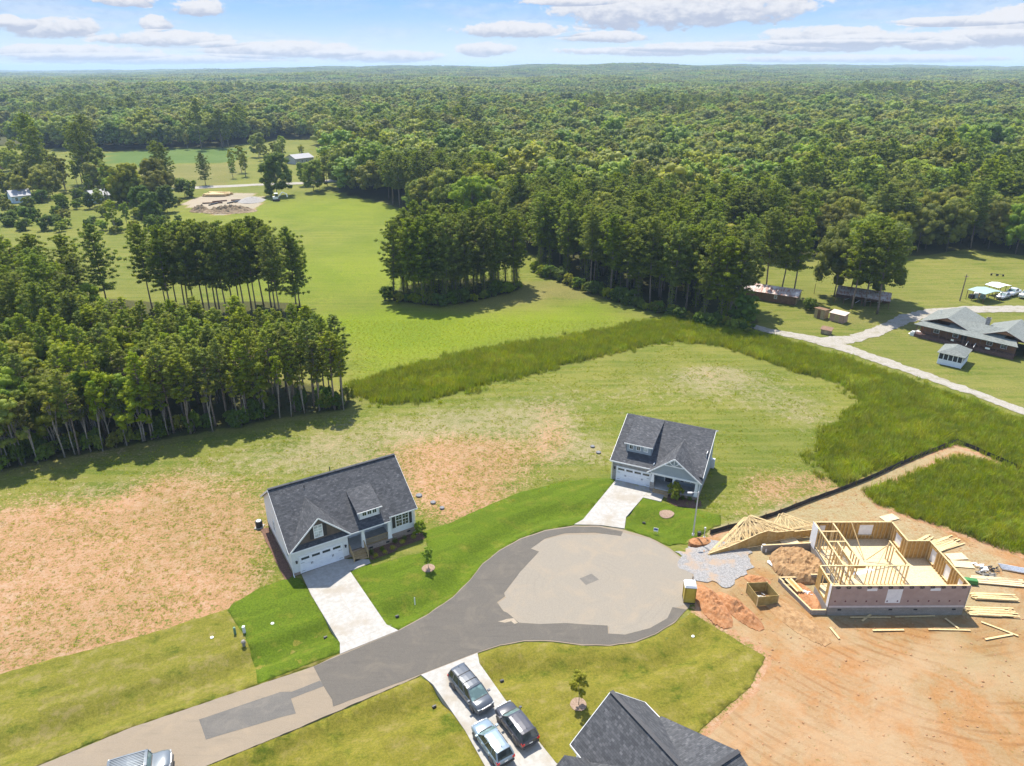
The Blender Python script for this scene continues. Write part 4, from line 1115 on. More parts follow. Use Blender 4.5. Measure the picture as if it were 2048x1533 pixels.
# ---- the rest of the wood as instanced canopy
def hidden_collection(name, objs):
    c = bpy.data.collections.new(name)
    for o in objs: c.objects.link(o)
    return c
def inst_stuff(name, P, scl, rotz, idx, coll, label=None, cat=None):
    """one object whose points carry instances (geometry nodes)"""
    me = bpy.data.meshes.new(name)
    P = np.asarray(P, float)
    me.vertices.add(len(P)); me.vertices.foreach_set('co', P.ravel())
    a = me.attributes.new('scl', 'FLOAT_VECTOR', 'POINT'); a.data.foreach_set('vector', np.asarray(scl, np.float32).ravel())
    a = me.attributes.new('rotv', 'FLOAT_VECTOR', 'POINT'); rv = np.zeros((len(P), 3), np.float32); rv[:, 2] = rotz; a.data.foreach_set('vector', rv.ravel())
    a = me.attributes.new('pick', 'INT', 'POINT'); a.data.foreach_set('value', np.asarray(idx, np.int32))
    o = link(name, me); tag(o, label, cat, None, 'stuff')
    ng = bpy.data.node_groups.new(name + '_nodes', 'GeometryNodeTree')
    ng.interface.new_socket('Geometry', in_out='INPUT', socket_type='NodeSocketGeometry')
    ng.interface.new_socket('Geometry', in_out='OUTPUT', socket_type='NodeSocketGeometry')
    n = ng.nodes
    gi = n.new('NodeGroupInput'); go = n.new('NodeGroupOutput')
    ci = n.new('GeometryNodeCollectionInfo'); ci.inputs['Collection'].default_value = coll
    ci.inputs['Separate Children'].default_value = True; ci.inputs['Reset Children'].default_value = True
    ip = n.new('GeometryNodeInstanceOnPoints'); ip.inputs['Pick Instance'].default_value = True
    def na(nm, dt):
        q = n.new('GeometryNodeInputNamedAttribute'); q.data_type = dt; q.inputs['Name'].default_value = nm
        return [s for s in q.outputs if s.enabled and s.name == 'Attribute'][0]
    ng.links.new(gi.outputs[0], ip.inputs['Points']); ng.links.new(ci.outputs[0], ip.inputs['Instance'])
    ng.links.new(na('pick', 'INT'), ip.inputs['Instance Index'])
    e2r = n.new('FunctionNodeEulerToRotation'); ng.links.new(na('rotv', 'FLOAT_VECTOR'), e2r.inputs[0]); ng.links.new(e2r.outputs[0], ip.inputs['Rotation'])
    ng.links.new(na('scl', 'FLOAT_VECTOR'), ip.inputs['Scale'])
    ng.links.new(ip.outputs[0], go.inputs[0])
    md = o.modifiers.new('instances', 'NODES'); md.node_group = ng
    return o
def hid(name, me): return bpy.data.objects.new(name, me)
def lod_crown(seed, R, H, leafm, lobes, leaves, size, base=.15, sq=.95):
    c, t = broad_proto(seed, H, R, leafm, BARK, lobes, leaves, size, base, sq)
    return c
L_FAR1 = leaf_mat('far_leaves', (.066, .106, .018), (.140, .184, .032), hue=.07, val=.75, trans=.45)
mid_objs = [hid('a%d' % i, m_) for i, m_ in enumerate([lod_crown(101, 4.9, 14, L_FAR1, 13, 84, .75), lod_crown(102, 5.8, 15, L_FAR1, 14, 90, .8), lod_crown(103, 5.3, 14, L_LEAF2, 13, 84, .75), lod_crown(104, 4.0, 15, L_FAR1, 12, 78, .7),
            pine_proto('lod', 105, 17, .40, 4.2, L_PINE, BARK, 11, 4, 12, .75)[0], pine_proto('lod', 106, 16, .4, 3.8, L_PINE, BARK, 10, 4, 12, .7)[0]])]
MIDC = hidden_collection('canopy_trees', mid_objs)
WP = list(wood_pts)
midf = scatter_in(FOREST, 8.8, seed=21, ymax=1250)
pv = np.stack([1024 + FPX * midf[:, 0] / (midf[:, 1] * math.cos(PITCH) + CAM_H * math.sin(PITCH)), midf[:, 1]], 1)
midf = midf[(pv[:, 0] > -250) & (pv[:, 0] < 2300) & (midf[:, 1] > 559)]
WP = np.concatenate([np.array(WP), midf])
FIELDS_FAR = [poly_px([(1895, 176), (1990, 180), (2100, 183), (2100, 188), (1990, 186), (1900, 181)], 12), poly_px([(60, 270), (0, 268), (-200, 268), (-200, 285), (50, 288), (60, 282)])]
def open_far(X, Y):
    m_ = np.zeros(np.shape(X), bool)
    for f in FIELDS_FAR: m_ |= inside(X, Y, f)
    return m_
WP = WP[~open_far(WP[:, 0], WP[:, 1])]
n = len(WP)
pn = vnoise(WP[:, 0], WP[:, 1], .011, 3.0) + rs.uniform(-.5, .5, n)
idx = np.where(pn > .62, 4 + rs.randint(0, 2, n), rs.randint(0, 4, n))
s = rs.uniform(.85, 1.6, n) * np.where(rs.rand(n) < .12, 1.25, 1)
scl = np.stack([s, s, (.45 + .55 * s) * rs.uniform(.85, 1.2, n)], 1)
Z = land(WP[:, 0], WP[:, 1])
inst_stuff('forest_canopy', np.stack([WP[:, 0], WP[:, 1], Z], 1), scl, rs.uniform(0, 6.28, n), idx, MIDC, 'large mixed forest filling the country behind the meadow', 'forest')
# farther: patches of about twenty crowns
def patch_mesh(seed, leafm):
    r = random.Random(seed); cs, rd, ns = [], [], []
    for i in range(7):
        for j in range(7):
            x = (i - 3) * 6.2 + r.uniform(-2, 2); y = (j - 3) * 6.2 + r.uniform(-2, 2); h = r.uniform(10, 17); R = r.uniform(2.6, 4.6)
            for k in range(3): cs.append((x + r.uniform(-1.5, 1.5), y + r.uniform(-1.5, 1.5), h - R * .6 * k)); rd.append(R * (.75 + .2 * k)); ns.append(12)
    V, F = leaf_cloud(cs, rd, ns, 1.9, .8, seed, up=.8, shell=.8)
    cv, cf = cores(cs, rd, .85)
    return crown_mesh('patch', V, F, cv, cf, leafm)
far_objs = [hid('b%d' % i, patch_mesh(200 + i, [L_FAR1, L_FAR1, L_LEAF2, L_PINE][i])) for i in range(4)]
FARC = hidden_collection('canopy_patches', far_objs)
pts = []
y = 1230.0
while y < 9500:
    st = 33 if y < 5000 else 55
    half = y * .80 + 100
    xs = np.arange(-half, half, st * .9); pts.append(np.stack([xs + rs.uniform(-9, 9, len(xs)), np.full(len(xs), y) + rs.uniform(-9, 9, len(xs))], 1)); y += st
FP = np.concatenate(pts); FP = FP[~open_far(FP[:, 0], FP[:, 1])]
n = len(FP)
pn = vnoise(FP[:, 0], FP[:, 1], .006, 2.0) + rs.uniform(-.6, .6, n)
idx = np.where(pn > .55, 3, rs.randint(0, 3, n))
s = rs.uniform(.9, 1.2, n) * np.where(FP[:, 1] > 5000, 1.6, 1.0)
inst_stuff('distant_forest', np.stack([FP[:, 0], FP[:, 1], land(FP[:, 0], FP[:, 1]) + 1], 1), np.stack([s, s, rs.uniform(.9, 1.25, n)], 1), rs.uniform(0, 6.28, n), idx, FARC, 'distant hazy woodland reaching the horizon', 'forest')

# ---- tall weeds and grass tufts
def tuft_mesh(seed, n, h, spread, width, m_, lean=.35):
    r = np.random.RandomState(seed)
    b = r.normal(size=(n, 2)) * spread; d = r.normal(size=(n, 2)) * lean
    hh = h * r.uniform(.5, 1.15, n); a = r.uniform(0, 3.14, n)
    w = np.stack([np.cos(a), np.sin(a)], 1) * width
    z0 = np.zeros((n, 1)); m1 = b + d * hh[:, None] * .35; t1 = b + d * hh[:, None]
    V = np.stack([np.concatenate([b - w, z0], 1), np.concatenate([b + w, z0], 1), np.concatenate([m1 + w * .8, (hh * .6)[:, None]], 1), np.concatenate([m1 - w * .8, (hh * .6)[:, None]], 1),
                  np.concatenate([t1 + w * .2, hh[:, None]], 1), np.concatenate([t1 - w * .2, hh[:, None]], 1)], 1).reshape(-1, 3)
    k = np.arange(n) * 6
    F = np.concatenate([np.stack([k, k + 1, k + 2, k + 3], 1), np.stack([k + 3, k + 2, k + 4, k + 5], 1)])
    return np_mesh('tuft', V, F, m_)
WEEDC = hidden_collection('weed_tufts', [hid('c%d' % i, tuft_mesh(300 + i, 46, 1.0, .30, .035, [L_WEED, L_WEED, L_GRASS][i])) for i in range(3)])
wp = np.concatenate([scatter_in(p, .62, seed=31 + i) for i, p in enumerate(TALLWEED)])
ring = []
for p in TALLWEED:
    P_ = np.array(p); lo = P_.min(0) - 4; hi = P_.max(0) + 4
    q = scatter_in([(lo[0], lo[1]), (hi[0], lo[1]), (hi[0], hi[1]), (lo[0], hi[1])], .75, seed=37)
    d_ = seg_dist(q[:, 0], q[:, 1], p, True); lim = 1.7 * rs.rand(len(q)) ** 2.2 * (1.2 + vnoise(q[:, 0], q[:, 1], .5, 1.))
    ring.append(q[(~inside(q[:, 0], q[:, 1], p)) & (d_ < lim) & (~inside(q[:, 0], q[:, 1], DIRT_SITE) | (d_ < .5))])
ring = np.concatenate(ring); n_in = len(wp); wp = np.concatenate([wp, ring])
pxs = np.array([seen_px(x, y, 0) for x, y in wp]); wp = wp[(pxs[:, 0] < 2330)]
n = len(wp)
s = (.65 + .45 * rs.rand(n)) * (1 + .35 * vnoise(wp[:, 0], wp[:, 1], .35, 1.0))
strip = inside(wp[:, 0], wp[:, 1], TALLWEED[0])
s *= np.where(strip, 1.05, .85)
inst_stuff('tall_weeds', np.stack([wp[:, 0], wp[:, 1], land(wp[:, 0], wp[:, 1]) - .05], 1), np.stack([s, s, s * 1.05], 1), rs.uniform(0, 6.28, n), np.where(vnoise(wp[:, 0], wp[:, 1], .25, 5.) > .45, 2, rs.randint(0, 2, n)), WEEDC, 'tall dense weeds growing in bands around the cleared lots', 'weeds')
GRC = hidden_collection('grass_tufts', [hid('d%d' % i, tuft_mesh(320 + i, 14, .16, .10, .012, L_GRASS, .6)) for i in range(3)])
LOTS = poly_px([(-100, 1350), (-100, 960), (250, 905), (700, 830), (1000, 768), (1350, 690), (1700, 780), (1630, 900), (1640, 1000), (1440, 1050), (1180, 957), (840, 1060), (590, 1150), (440, 1215), (0, 1345)])
gp = scatter_in(LOTS, .55, seed=41)
pxs = np.array([seen_px(x, y, 0) for x, y in gp]); gp = gp[(pxs[:, 0] > -40)]
den = vnoise(gp[:, 0], gp[:, 1], .45, 2.2) + .7 * vnoise(gp[:, 0], gp[:, 1], 1.9, .4)
gp = gp[den + rs.uniform(-.6, .6, len(gp)) > .25]
n = len(gp); s = rs.uniform(.5, 1.5, n)
inst_stuff('lot_weeds', np.stack([gp[:, 0], gp[:, 1], land(gp[:, 0], gp[:, 1]) - .05], 1), np.stack([s * 1.2, s * 1.2, s], 1), rs.uniform(0, 6.28, n), rs.randint(0, 3, n), GRC, 'sparse low weeds on the cleared lots', 'weeds')
MEAD = poly_px([(640, 640), (1290, 640), (1200, 665), (820, 740), (700, 780), (705, 700)])
gp = scatter_in(MEAD, .8, seed=43); n = len(gp); s = rs.uniform(.6, 1.4, n)
inst_stuff('meadow_weeds', np.stack([gp[:, 0], gp[:, 1], land(gp[:, 0], gp[:, 1]) - .05], 1), np.stack([s * 1.3, s * 1.3, s], 1), rs.uniform(0, 6.28, n), rs.randint(0, 3, n), GRC, 'bright yellow-green meadow plants in front of the central grove', 'weeds')

CLODC = hidden_collection('clods', [])
for i in range(3):
    bm = bmesh.new(); bmesh.ops.create_icosphere(bm, subdivisions=1, radius=.11)
    for v in bm.verts: v.co *= rnd.uniform(.6, 1.3)
    me = bpy.data.meshes.new('clod'); bm.to_mesh(me); bm.free(); me.materials.append(mat('clod_clay', (.27, .13, .052), (.36, .22, .11), 2)); CLODC.objects.link(hid('e%d' % i, me))
cp = np.concatenate([scatter_in(DIRT_SITE, .8, seed=51), scatter_in(poly_px([(-60, 1340), (-60, 1000), (350, 960), (520, 1080), (560, 1150), (440, 1210), (0, 1335)]), 1.1, seed=52), scatter_in(poly_px([(800, 930), (1100, 900), (1150, 940), (900, 1030), (840, 1060)]), .9, seed=53)])
cq = np.array([seen_px(x, y, 0) for x, y in cp]); cp = cp[(cq[:, 0] < 2100) & (cq[:, 1] < 1600)]
dn = vnoise(cp[:, 0], cp[:, 1], .6, 3.) + rs.uniform(-.8, .8, len(cp)); cp = cp[dn > .2]; n = len(cp); s = rs.uniform(.25, 1.0, n) ** 1.6 * 1.1
inst_stuff('dirt_clods', np.stack([cp[:, 0], cp[:, 1], land(cp[:, 0], cp[:, 1]) - .04], 1), np.stack([s * 1.3, s, s * .7], 1), rs.uniform(0, 6.28, n), rs.randint(0, 3, n), CLODC, 'clods of clay scattered over the bare ground', 'clods')

# ---- haze: even pale air round the whole scene
hz = MB().box(-9800, 9800, -420, 12800, -12, 96).build('haze', [])
m_ = bpy.data.materials.new('haze_air'); m_.use_nodes = True
w = NT(m_.node_tree); w.n.clear(); out = w.new('ShaderNodeOutputMaterial'); pv_ = w.new('ShaderNodeVolumePrincipled')
pv_.inputs['Color'].default_value = (.60, .80, 1.0, 1); pv_.inputs['Density'].default_value = .00013; pv_.inputs['Anisotropy'].default_value = .0
w.l.new(pv_.outputs[0], out.inputs['Volume']); hz.data.materials.append(m_); tag(hz, kind='stuff')
# ------------------------------------------------------------------ building materials
def shingle_mat(name, dark, light, fleck, row=.19, tab=.34):
    m_ = bpy.data.materials.new(name); m_.use_nodes = True
    w = NT(m_.node_tree); w.n.clear()
    out = w.new('ShaderNodeOutputMaterial'); p = w.new('ShaderNodeBsdfPrincipled')
    uv = w.new('ShaderNodeUVMap'); uv.uv_map = 'slope'
    br = w.new('ShaderNodeTexBrick'); w.l.new(uv.outputs[0], br.inputs[0])
    br.inputs['Scale'].default_value = 1.0; br.inputs['Brick Width'].default_value = tab; br.inputs['Row Height'].default_value = row
    br.inputs['Mortar Size'].default_value = .008; br.inputs['Mortar Smooth'].default_value = .3; br.inputs['Bias'].default_value = -.15
    br.inputs['Color1'].default_value = (*dark, 1); br.inputs['Color2'].default_value = (*light, 1); br.inputs['Mortar'].default_value = (*[q * .45 for q in dark], 1)
    br2 = w.new('ShaderNodeTexBrick'); w.l.new(uv.outputs[0], br2.inputs[0])
    br2.inputs['Scale'].default_value = 1.0; br2.inputs['Brick Width'].default_value = tab * .73; br2.inputs['Row Height'].default_value = row
    br2.inputs['Mortar Size'].default_value = 0; br2.inputs['Color1'].default_value = (0, 0, 0, 1); br2.inputs['Color2'].default_value = (1, 1, 1, 1); br2.inputs['Bias'].default_value = -.55
    c = w.mix(w.m('MULTIPLY', w.ramp(br2.outputs[0], .30, .8), .9), br.outputs[0], fleck)
    n = w.noise(uv.outputs[0], 40, 3, .7); c = w.mix(w.m('MULTIPLY', w.ramp(n, .4, .7), .25), c, dark)
    n2 = w.noise(uv.outputs[0], .6, 4, .6); c = w.mix(w.m('MULTIPLY', w.ramp(n2, .4, .7), .25), c, light)
    w.l.new(c, p.inputs['Base Color']); p.inputs['Roughness'].default_value = .92; p.inputs['Specular IOR Level'].default_value = .25
    b = w.new('ShaderNodeBump'); b.inputs['Strength'].default_value = .8; b.inputs['Distance'].default_value = .02
    w.l.new(w.m('ADD', br.outputs[1], w.m('MULTIPLY', n, -.5)), b.inputs['Height']); b.invert = True
    w.l.new(b.outputs[0], p.inputs['Normal']); w.l.new(p.outputs[0], out.inputs[0])
    return m_
M_SHING = shingle_mat('charcoal_shingles', (.050, .052, .057), (.098, .100, .106), (.34, .34, .35))
M_SHING_G = shingle_mat('grey_green_shingles', (.15, .165, .15), (.22, .235, .22), (.30, .31, .29))

def lap_mat(name, col, pitch=.18, var=.93, vertical=False, rough=.7):
    """horizontal lap siding: shadow lines along z, soft relief"""
    m_ = bpy.data.materials.new(name); m_.use_nodes = True
    w = NT(m_.node_tree); w.n.clear()
    out = w.new('ShaderNodeOutputMaterial'); p = w.new('ShaderNodeBsdfPrincipled')
    tc = w.new('ShaderNodeTexCoord'); sep = w.new('ShaderNodeSeparateXYZ'); w.l.new(tc.outputs['Object'], sep.inputs[0])
    ax = w.m('ADD', sep.outputs[0], sep.outputs[1]) if vertical else sep.outputs[2]
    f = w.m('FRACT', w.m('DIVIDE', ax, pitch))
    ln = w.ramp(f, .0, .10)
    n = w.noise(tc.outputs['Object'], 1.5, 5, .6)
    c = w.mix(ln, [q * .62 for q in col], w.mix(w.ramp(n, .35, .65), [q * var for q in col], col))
    w.l.new(c, p.inputs['Base Color']); p.inputs['Roughness'].default_value = rough
    b = w.new('ShaderNodeBump'); b.inputs['Strength'].default_value = .7; b.inputs['Distance'].default_value = .02
    w.l.new(f, b.inputs['Height']); w.l.new(b.outputs[0], p.inputs['Normal']); w.l.new(p.outputs[0], out.inputs[0])
    return m_
def masonry_mat(name, c1, c2, mortar, w_, h_, offset=.5):
    m_ = bpy.data.materials.new(name); m_.use_nodes = True
    w = NT(m_.node_tree); w.n.clear()
    out = w.new('ShaderNodeOutputMaterial'); p = w.new('ShaderNodeBsdfPrincipled')
    tc = w.new('ShaderNodeTexCoord'); sep = w.new('ShaderNodeSeparateXYZ'); w.l.new(tc.outputs['Object'], sep.inputs[0])
    cb = w.new('ShaderNodeCombineXYZ'); w.l.new(w.m('ADD', sep.outputs[0], sep.outputs[1]), cb.inputs[0]); w.l.new(sep.outputs[2], cb.inputs[1])
    br = w.new('ShaderNodeTexBrick'); w.l.new(cb.outputs[0], br.inputs[0]); br.offset = offset
    br.inputs['Scale'].default_value = 1; br.inputs['Brick Width'].default_value = w_; br.inputs['Row Height'].default_value = h_; br.inputs['Mortar Size'].default_value = h_ * .10
    br.inputs['Color1'].default_value = (*c1, 1); br.inputs['Color2'].default_value = (*c2, 1); br.inputs['Mortar'].default_value = (*mortar, 1)
    n = w.noise(tc.outputs['Object'], 3, 5, .6)
    c = w.mix(w.m('MULTIPLY', w.ramp(n, .4, .65), .4), br.outputs[0], [(a + b_) * .38 for a, b_ in zip(c1, c2)])
    w.l.new(c, p.inputs['Base Color']); p.inputs['Roughness'].default_value = .9
    b = w.new('ShaderNodeBump'); b.inputs['Strength'].default_value = .8; b.inputs['Distance'].default_value = .02; b.invert = True
    w.l.new(br.outputs[1], b.inputs['Height']); w.l.new(b.outputs[0], p.inputs['Normal']); w.l.new(p.outputs[0], out.inputs[0])
    return m_
M_WHITE_LAP = lap_mat('white_lap_siding', (.74, .74, .72))
M_GREY_LAP = lap_mat('blue_grey_lap_siding', (.33, .37, .40))
M_BROWN_SH = lap_mat('brown_shake', (.135, .100, .075), .16, .75)
M_BRICK = masonry_mat('tan_brick', (.30, .20, .14), (.42, .32, .24), (.45, .41, .36), .22, .075)
M_STONE = masonry_mat('grey_ledge_stone', (.27, .25, .23), (.42, .39, .36), (.20, .19, .18), .34, .13, .37)
M_BLOCK = masonry_mat('concrete_block', (.25, .225, .19), (.31, .28, .24), (.22, .20, .17), .40, .20)
M_TRIM = mat('white_trim', (.78, .78, .76), (.72, .72, .70), 3, rough=.5)
M_TRIMDIM = mat('weathered_white_trim', (.60, .61, .60), (.68, .68, .66), 2, rough=.6)
M_DOORP = mat('white_door_paint', (.76, .77, .78), (.71, .72, .74), 2, rough=.45)
M_DARK = mat('dark_shutter', (.030, .027, .025), (.045, .042, .04), 8, rough=.6)
M_BLACK = mat('black_metal', (.02, .02, .022), (.03, .03, .032), 10, rough=.4)
M_PORCHC = mat('porch_concrete', (.36, .36, .35), (.42, .42, .41), 3, rough=.85)
M_DECK = mat('treated_pine_deck', (.33, .23, .11), (.43, .31, .16), 6, rough=.8, stretch=(1, 8, 1))
M_MULCH = mat('dark_mulch', (.085, .045, .03), (.16, .09, .06), 9, 6, rough=1, bump=.8)
M_MULCHT = mat('tan_mulch', (.21, .145, .10), (.28, .20, .145), 7, 6, rough=1, bump=.8)
def glass_mat(name, tint=(.018, .024, .022), rough=.06):
    m_ = bpy.data.materials.new(name); m_.use_nodes = True
    w = NT(m_.node_tree); w.n.clear(); out = w.new('ShaderNodeOutputMaterial'); p = w.new('ShaderNodeBsdfPrincipled')
    tc = w.new('ShaderNodeTexCoord'); n = w.noise(tc.outputs['Object'], 1.2, 3)
    w.l.new(w.mix(w.ramp(n, .4, .6), tint, [q * 1.8 + .01 for q in tint]), p.inputs['Base Color'])
    p.inputs['Roughness'].default_value = rough; p.inputs['Specular IOR Level'].default_value = .8
    w.l.new(p.outputs[0], out.inputs[0]); return m_
M_GLASS = glass_mat('window_glass'); M_GLASSP = glass_mat('pale_window_glass', (.30, .34, .33), .15)

def uv_slope(me, name='slope'):
    """unwrap every face in metres along its own slope, so courses follow the roof"""
    uv = me.uv_layers.new(name=name)
    for p in me.polygons:
        n = p.normal
        hx = Vector((-n.y, n.x, 0))
        if hx.length < .05: hx = Vector((1, 0, 0))
        hx.normalize(); sv = n.cross(hx).normalized()
        for li in p.loop_indices:
            co = me.vertices[me.loops[li].vertex_index].co
            uv.data[li].uv = (co.dot(hx), co.dot(sv))

def roof_part(name, slabs, parent, material=None, th=.14):
    """each slab is a roof plane outline in local coordinates"""
    b = MB()
    for s_ in slabs: b.slab(s_, th)
    me = b.mesh(name, material or M_SHING); uv_slope(me)
    return link(name, me, parent)

def fascia(parent, lines, h=.20, t=.045, m_=None, name='fascia'):
    b = MB()
    for a, c in lines: b.bar(a, c, t, h)
    return b.build(name, m_ or M_TRIM, parent)

def window(parent, u, z, w_, h, v=-.0, face=(0, -1), cols=2, rows=2, units=1, glass=None, trim=.09, m_trim=None, name='window', depth=.05):
    """window on a wall; face (0,-1): wall looks to -y at y=v; (-1,0): looks to -x at x=v; u = left edge on the wall, seen from outside"""
    W = empty(name); W.parent = parent
    if face == (0, -1): W.location = (u, v, z)
    elif face == (-1, 0): W.location = (v, u, z); W.rotation_euler = (0, 0, -math.pi / 2)
    elif face == (1, 0): W.location = (v, u, z); W.rotation_euler = (0, 0, math.pi / 2)
    else: W.location = (u, v, z); W.rotation_euler = (0, 0, math.pi)
    fr = MB(); gl = MB()
    uw = w_ / units
    for k in range(units):
        x0 = k * uw; x1 = x0 + uw
        fr.box(x0, x1, -depth, .02, -trim, 0); fr.box(x0, x1, -depth, .02, h, h + trim)
        fr.box(x0 - trim / 2, x0 + trim / 2, -depth - .002, .02, -trim, h + trim); 
        if k == units - 1: fr.box(x1 - trim / 2, x1 + trim / 2, -depth - .002, .02, -trim, h + trim)
        if rows == 2: fr.box(x0 + trim / 2, x1 - trim / 2, -depth + .012, .01, h * .48, h * .52 + .02)
        mw = .028
        for c in range(1, cols): x = x0 + uw * c / cols; fr.box(x - mw / 2, x + mw / 2, -.03, .01, 0, h)
        if rows >= 2:
            for zz in (.25, .75): fr.box(x0 + trim / 2, x1 - trim / 2, -.028, .01, h * zz - mw / 2, h * zz + mw / 2)
        gl.box(x0 + .02, x1 - .02, -.018, .0, 0.005, h - .005)
    link('frame', fr.mesh('frame', m_trim or M_TRIM), W); link('pane', gl.mesh('pane', glass or M_GLASS), W)
    return W

def garage_door(parent, u0, u1, h, v=-.0, z0=0.0):
    W = empty('garage_door'); W.parent = parent; W.location = (u0, v, z0)
    w_ = u1 - u0
    n = 4
    for i in range(n):
        zz = h * i / n
        b = MB().box(0, w_, -.05, 0, zz + .008, zz + h / n - .008)
        if i < 3:
            for k in range(8):
                x0 = w_ * k / 8 + .07; b.box(x0, x0 + w_ / 8 - .14, -.062, -.045, zz + .08, zz + h / n - .08)
        b.build('door_panel', M_DOORP, W)
    for k in range(4):
        x0 = w_ * (k + .5) / 4 - .45
        g = MB().box(x0, x0 + .9, -.066, -.045, h * .80, h * .80 + h * .14).build('door_window', M_GLASS, W)
        MB().box(x0 - .05, x0 + .95, -.060, -.048, h * .80 - .05, h * .95 + .03).build('door_window_frame', M_DOORP, W)
    for x in (w_ * .25, w_ * .25 + .13, w_ * .75, w_ * .75 + .13):
        MB().box(x - .02, x + .02, -.10, -.05, h * .40, h * .52).build('handle', M_BLACK, W)
    for zz in (h * .12, h * .62):
        for x in (.05, w_ - .45): MB().box(x, x + .4, -.07, -.052, zz, zz + .035).build('hinge_strap', M_BLACK, W)
    t = MB().box(-.12, 0, -.07, .0, 0, h + .12).box(w_, w_ + .12, -.07, 0, 0, h + .12).box(0, w_, -.07, 0, h, h + .12)
    t.build('door_casing', M_TRIM, W)
    return W

def gable_end(parent, x, y0, y1, z0, zpk, yp, zt0, zt1, m_, name='side_wall', t=.12, sign=1):
    """side wall in the plane x, from y0 to y1, with peak"""
    b = MB().wallslab([(x, y0, z0), (x, y1, z0), (x, y1, zt1), (x, yp, zpk), (x, y0, zt0)], (sign, 0, 0), t)
    return b.build(name, m_, parent)

def shutter(parent, u0, u1, z0, z1, v):
    b = MB().box(u0, u1, v - .05, v, z0, z1)
    n = 9
    for i in range(n):
        zz = z0 + (z1 - z0) * (i + .3) / n; b.box(u0 + .04, u1 - .04, v - .065, v - .045, zz, zz + (z1 - z0) / n * .5)
    return b.build('shutter', M_DARK, parent)

def lamp_wall(parent, u, z, v):
    b = MB().box(u - .08, u + .08, v - .03, v, z - .18, z + .10).box(u - .11, u + .11, v - .25, v - .02, z + .06, z + .14).box(u - .07, u + .07, v - .20, v - .06, z - .16, z + .06)
    return b.build('wall_lantern', M_BLACK, parent)

def steps(parent, u0, u1, v0, n, rise, run, ztop, m_=None, mr=None):
    for i in range(n):
        z = ztop - rise * (i + 1)
        MB().box(u0, u1, v0 - run * (i + 1), v0 - run * i + .02, z - .04 + rise * 0, z + .0).build('step', m_ or M_DECK, parent)
        MB().box(u0 + .02, u1 - .02, v0 - run * (i + 1) + .03, v0 - run * (i + 1) + .06, z - rise, z - .045).build('riser', mr or M_DECK, parent)
def shrub(x, y, s, label, m_=None, group='foundation shrubs', key=0):
    r = random.Random(int(x * 13 + y * 7)); C = []; 
    for i in range(7): C.append((r.uniform(-.25, .25), r.uniform(-.25, .25), r.uniform(.15, .5)))
    k = ('shrubmesh', m_.name, key)
    if k not in PROTOS:
        V, F = leaf_cloud(C, [.28] * 7, [70] * 7, .085, .9, key + 500); V[:, 2] = np.maximum(V[:, 2], .02)
        PROTOS[k] = np_mesh('shrub', V, F, m_)
    o = link('shrub', PROTOS[k], loc=(x, y, float(land(x, y))), rz=r.uniform(0, 6)); o.scale = (s, s, s)
    return tag(o, label, 'shrub', group)

def frame_of(FL, FR):
    a = G(*FL); b = G(*FR)
    return a, math.atan2(b[1] - a[1], b[0] - a[0])
def to_world(o, x, y, z=0):
    c, s = math.cos(o.rotation_euler.z), math.sin(o.rotation_euler.z)
    return (o.location.x + c * x - s * y, o.location.y + s * x + c * y, o.location.z + z)

# ------------------------------------------------------------------ left house (white, brown gable)
a, rz = frame_of((588.6, 1152.4), (832.8, 1068.9))
H1 = empty('house', a, rz, 'white house with charcoal roof, brown gable over the garage and a three-window dormer', 'house')
SL = (8.08 - 3.45) / 6.6                    # roof slope
zr = lambda v: 3.45 + SL * (v + .4)
D1, W1 = 11.5, 14.92
# brick base
bz = .62
MB().box(0, .14, .0, D1, -.3, bz - .12).build('brick_base', M_BRICK, H1)
MB().box(W1 - .14, W1, .4, D1, -.3, bz).build('brick_base', M_BRICK, H1)
MB().box(6.45, 11.75, -.02, .16, -.3, bz + .12).build('brick_base', M_BRICK, H1)
MB().box(11.75, W1, .38, .54, -.3, bz + .28).build('brick_base', M_BRICK, H1)
MB().box(0, .85, -.02, .14, -.3, .32).build('brick_base', M_BRICK, H1)
MB().box(5.72, 6.45, -.02, .14, -.3, .32).build('brick_base', M_BRICK, H1)
MB().box(0, W1, D1 - .14, D1, -.3, bz).build('brick_base', M_BRICK, H1)
for (u0, v0) in ((8.9, -.03), (11.0, -.03), (13.9, .37)):
    MB().box(u0, u0 + .42, v0 - .01, v0 + .06, .22 if v0 < 0 else .45, .44 if v0 < 0 else .67).build('vent', M_BLACK, H1)
# walls
gable_end(H1, 0.0, 0.02, D1, bz - .14, zr(6.2) - .16, 6.2, zr(0) - .16, zr(6.2) - SL * (D1 - 6.2) - .16, M_WHITE_LAP, sign=-1, t=.14)
gable_end(H1, W1, 0.42, D1, bz, zr(6.2) - .16, 6.2, zr(.4) - .16, zr(6.2) - SL * (D1 - 6.2) - .16, M_WHITE_LAP, sign=1, t=.14)
MB().box(.1, W1 - .1, D1 - .15, D1 + .01, bz, zr(6.2) - SL * (D1 - 6.2) - .17).build('rear_wall', M_WHITE_LAP, H1)
b = MB(); b.box(0, .78, 0, .14, .32, 3.45).box(5.78, 6.45, 0, .14, .32, 3.45).box(.78, 5.78, 0.0, .14, 2.22, 3.45); b.build('garage_front_wall', M_WHITE_LAP, H1)
MB().box(6.31, 6.45, .14, 3.2, bz, 3.6).build('porch_side_wall', M_WHITE_LAP, H1)
MB().box(6.45, 11.9, 2.6, 2.75, bz + .1, 4.6).build('porch_back_wall', M_WHITE_LAP, H1)
MB().box(11.75, W1 - .0, .40, .54, bz + .28, 3.72).build('front_wall', M_WHITE_LAP, H1)
MB().box(11.75, 11.89, .54, 2.7, bz, 3.6).build('porch_side_wall', M_WHITE_LAP, H1)
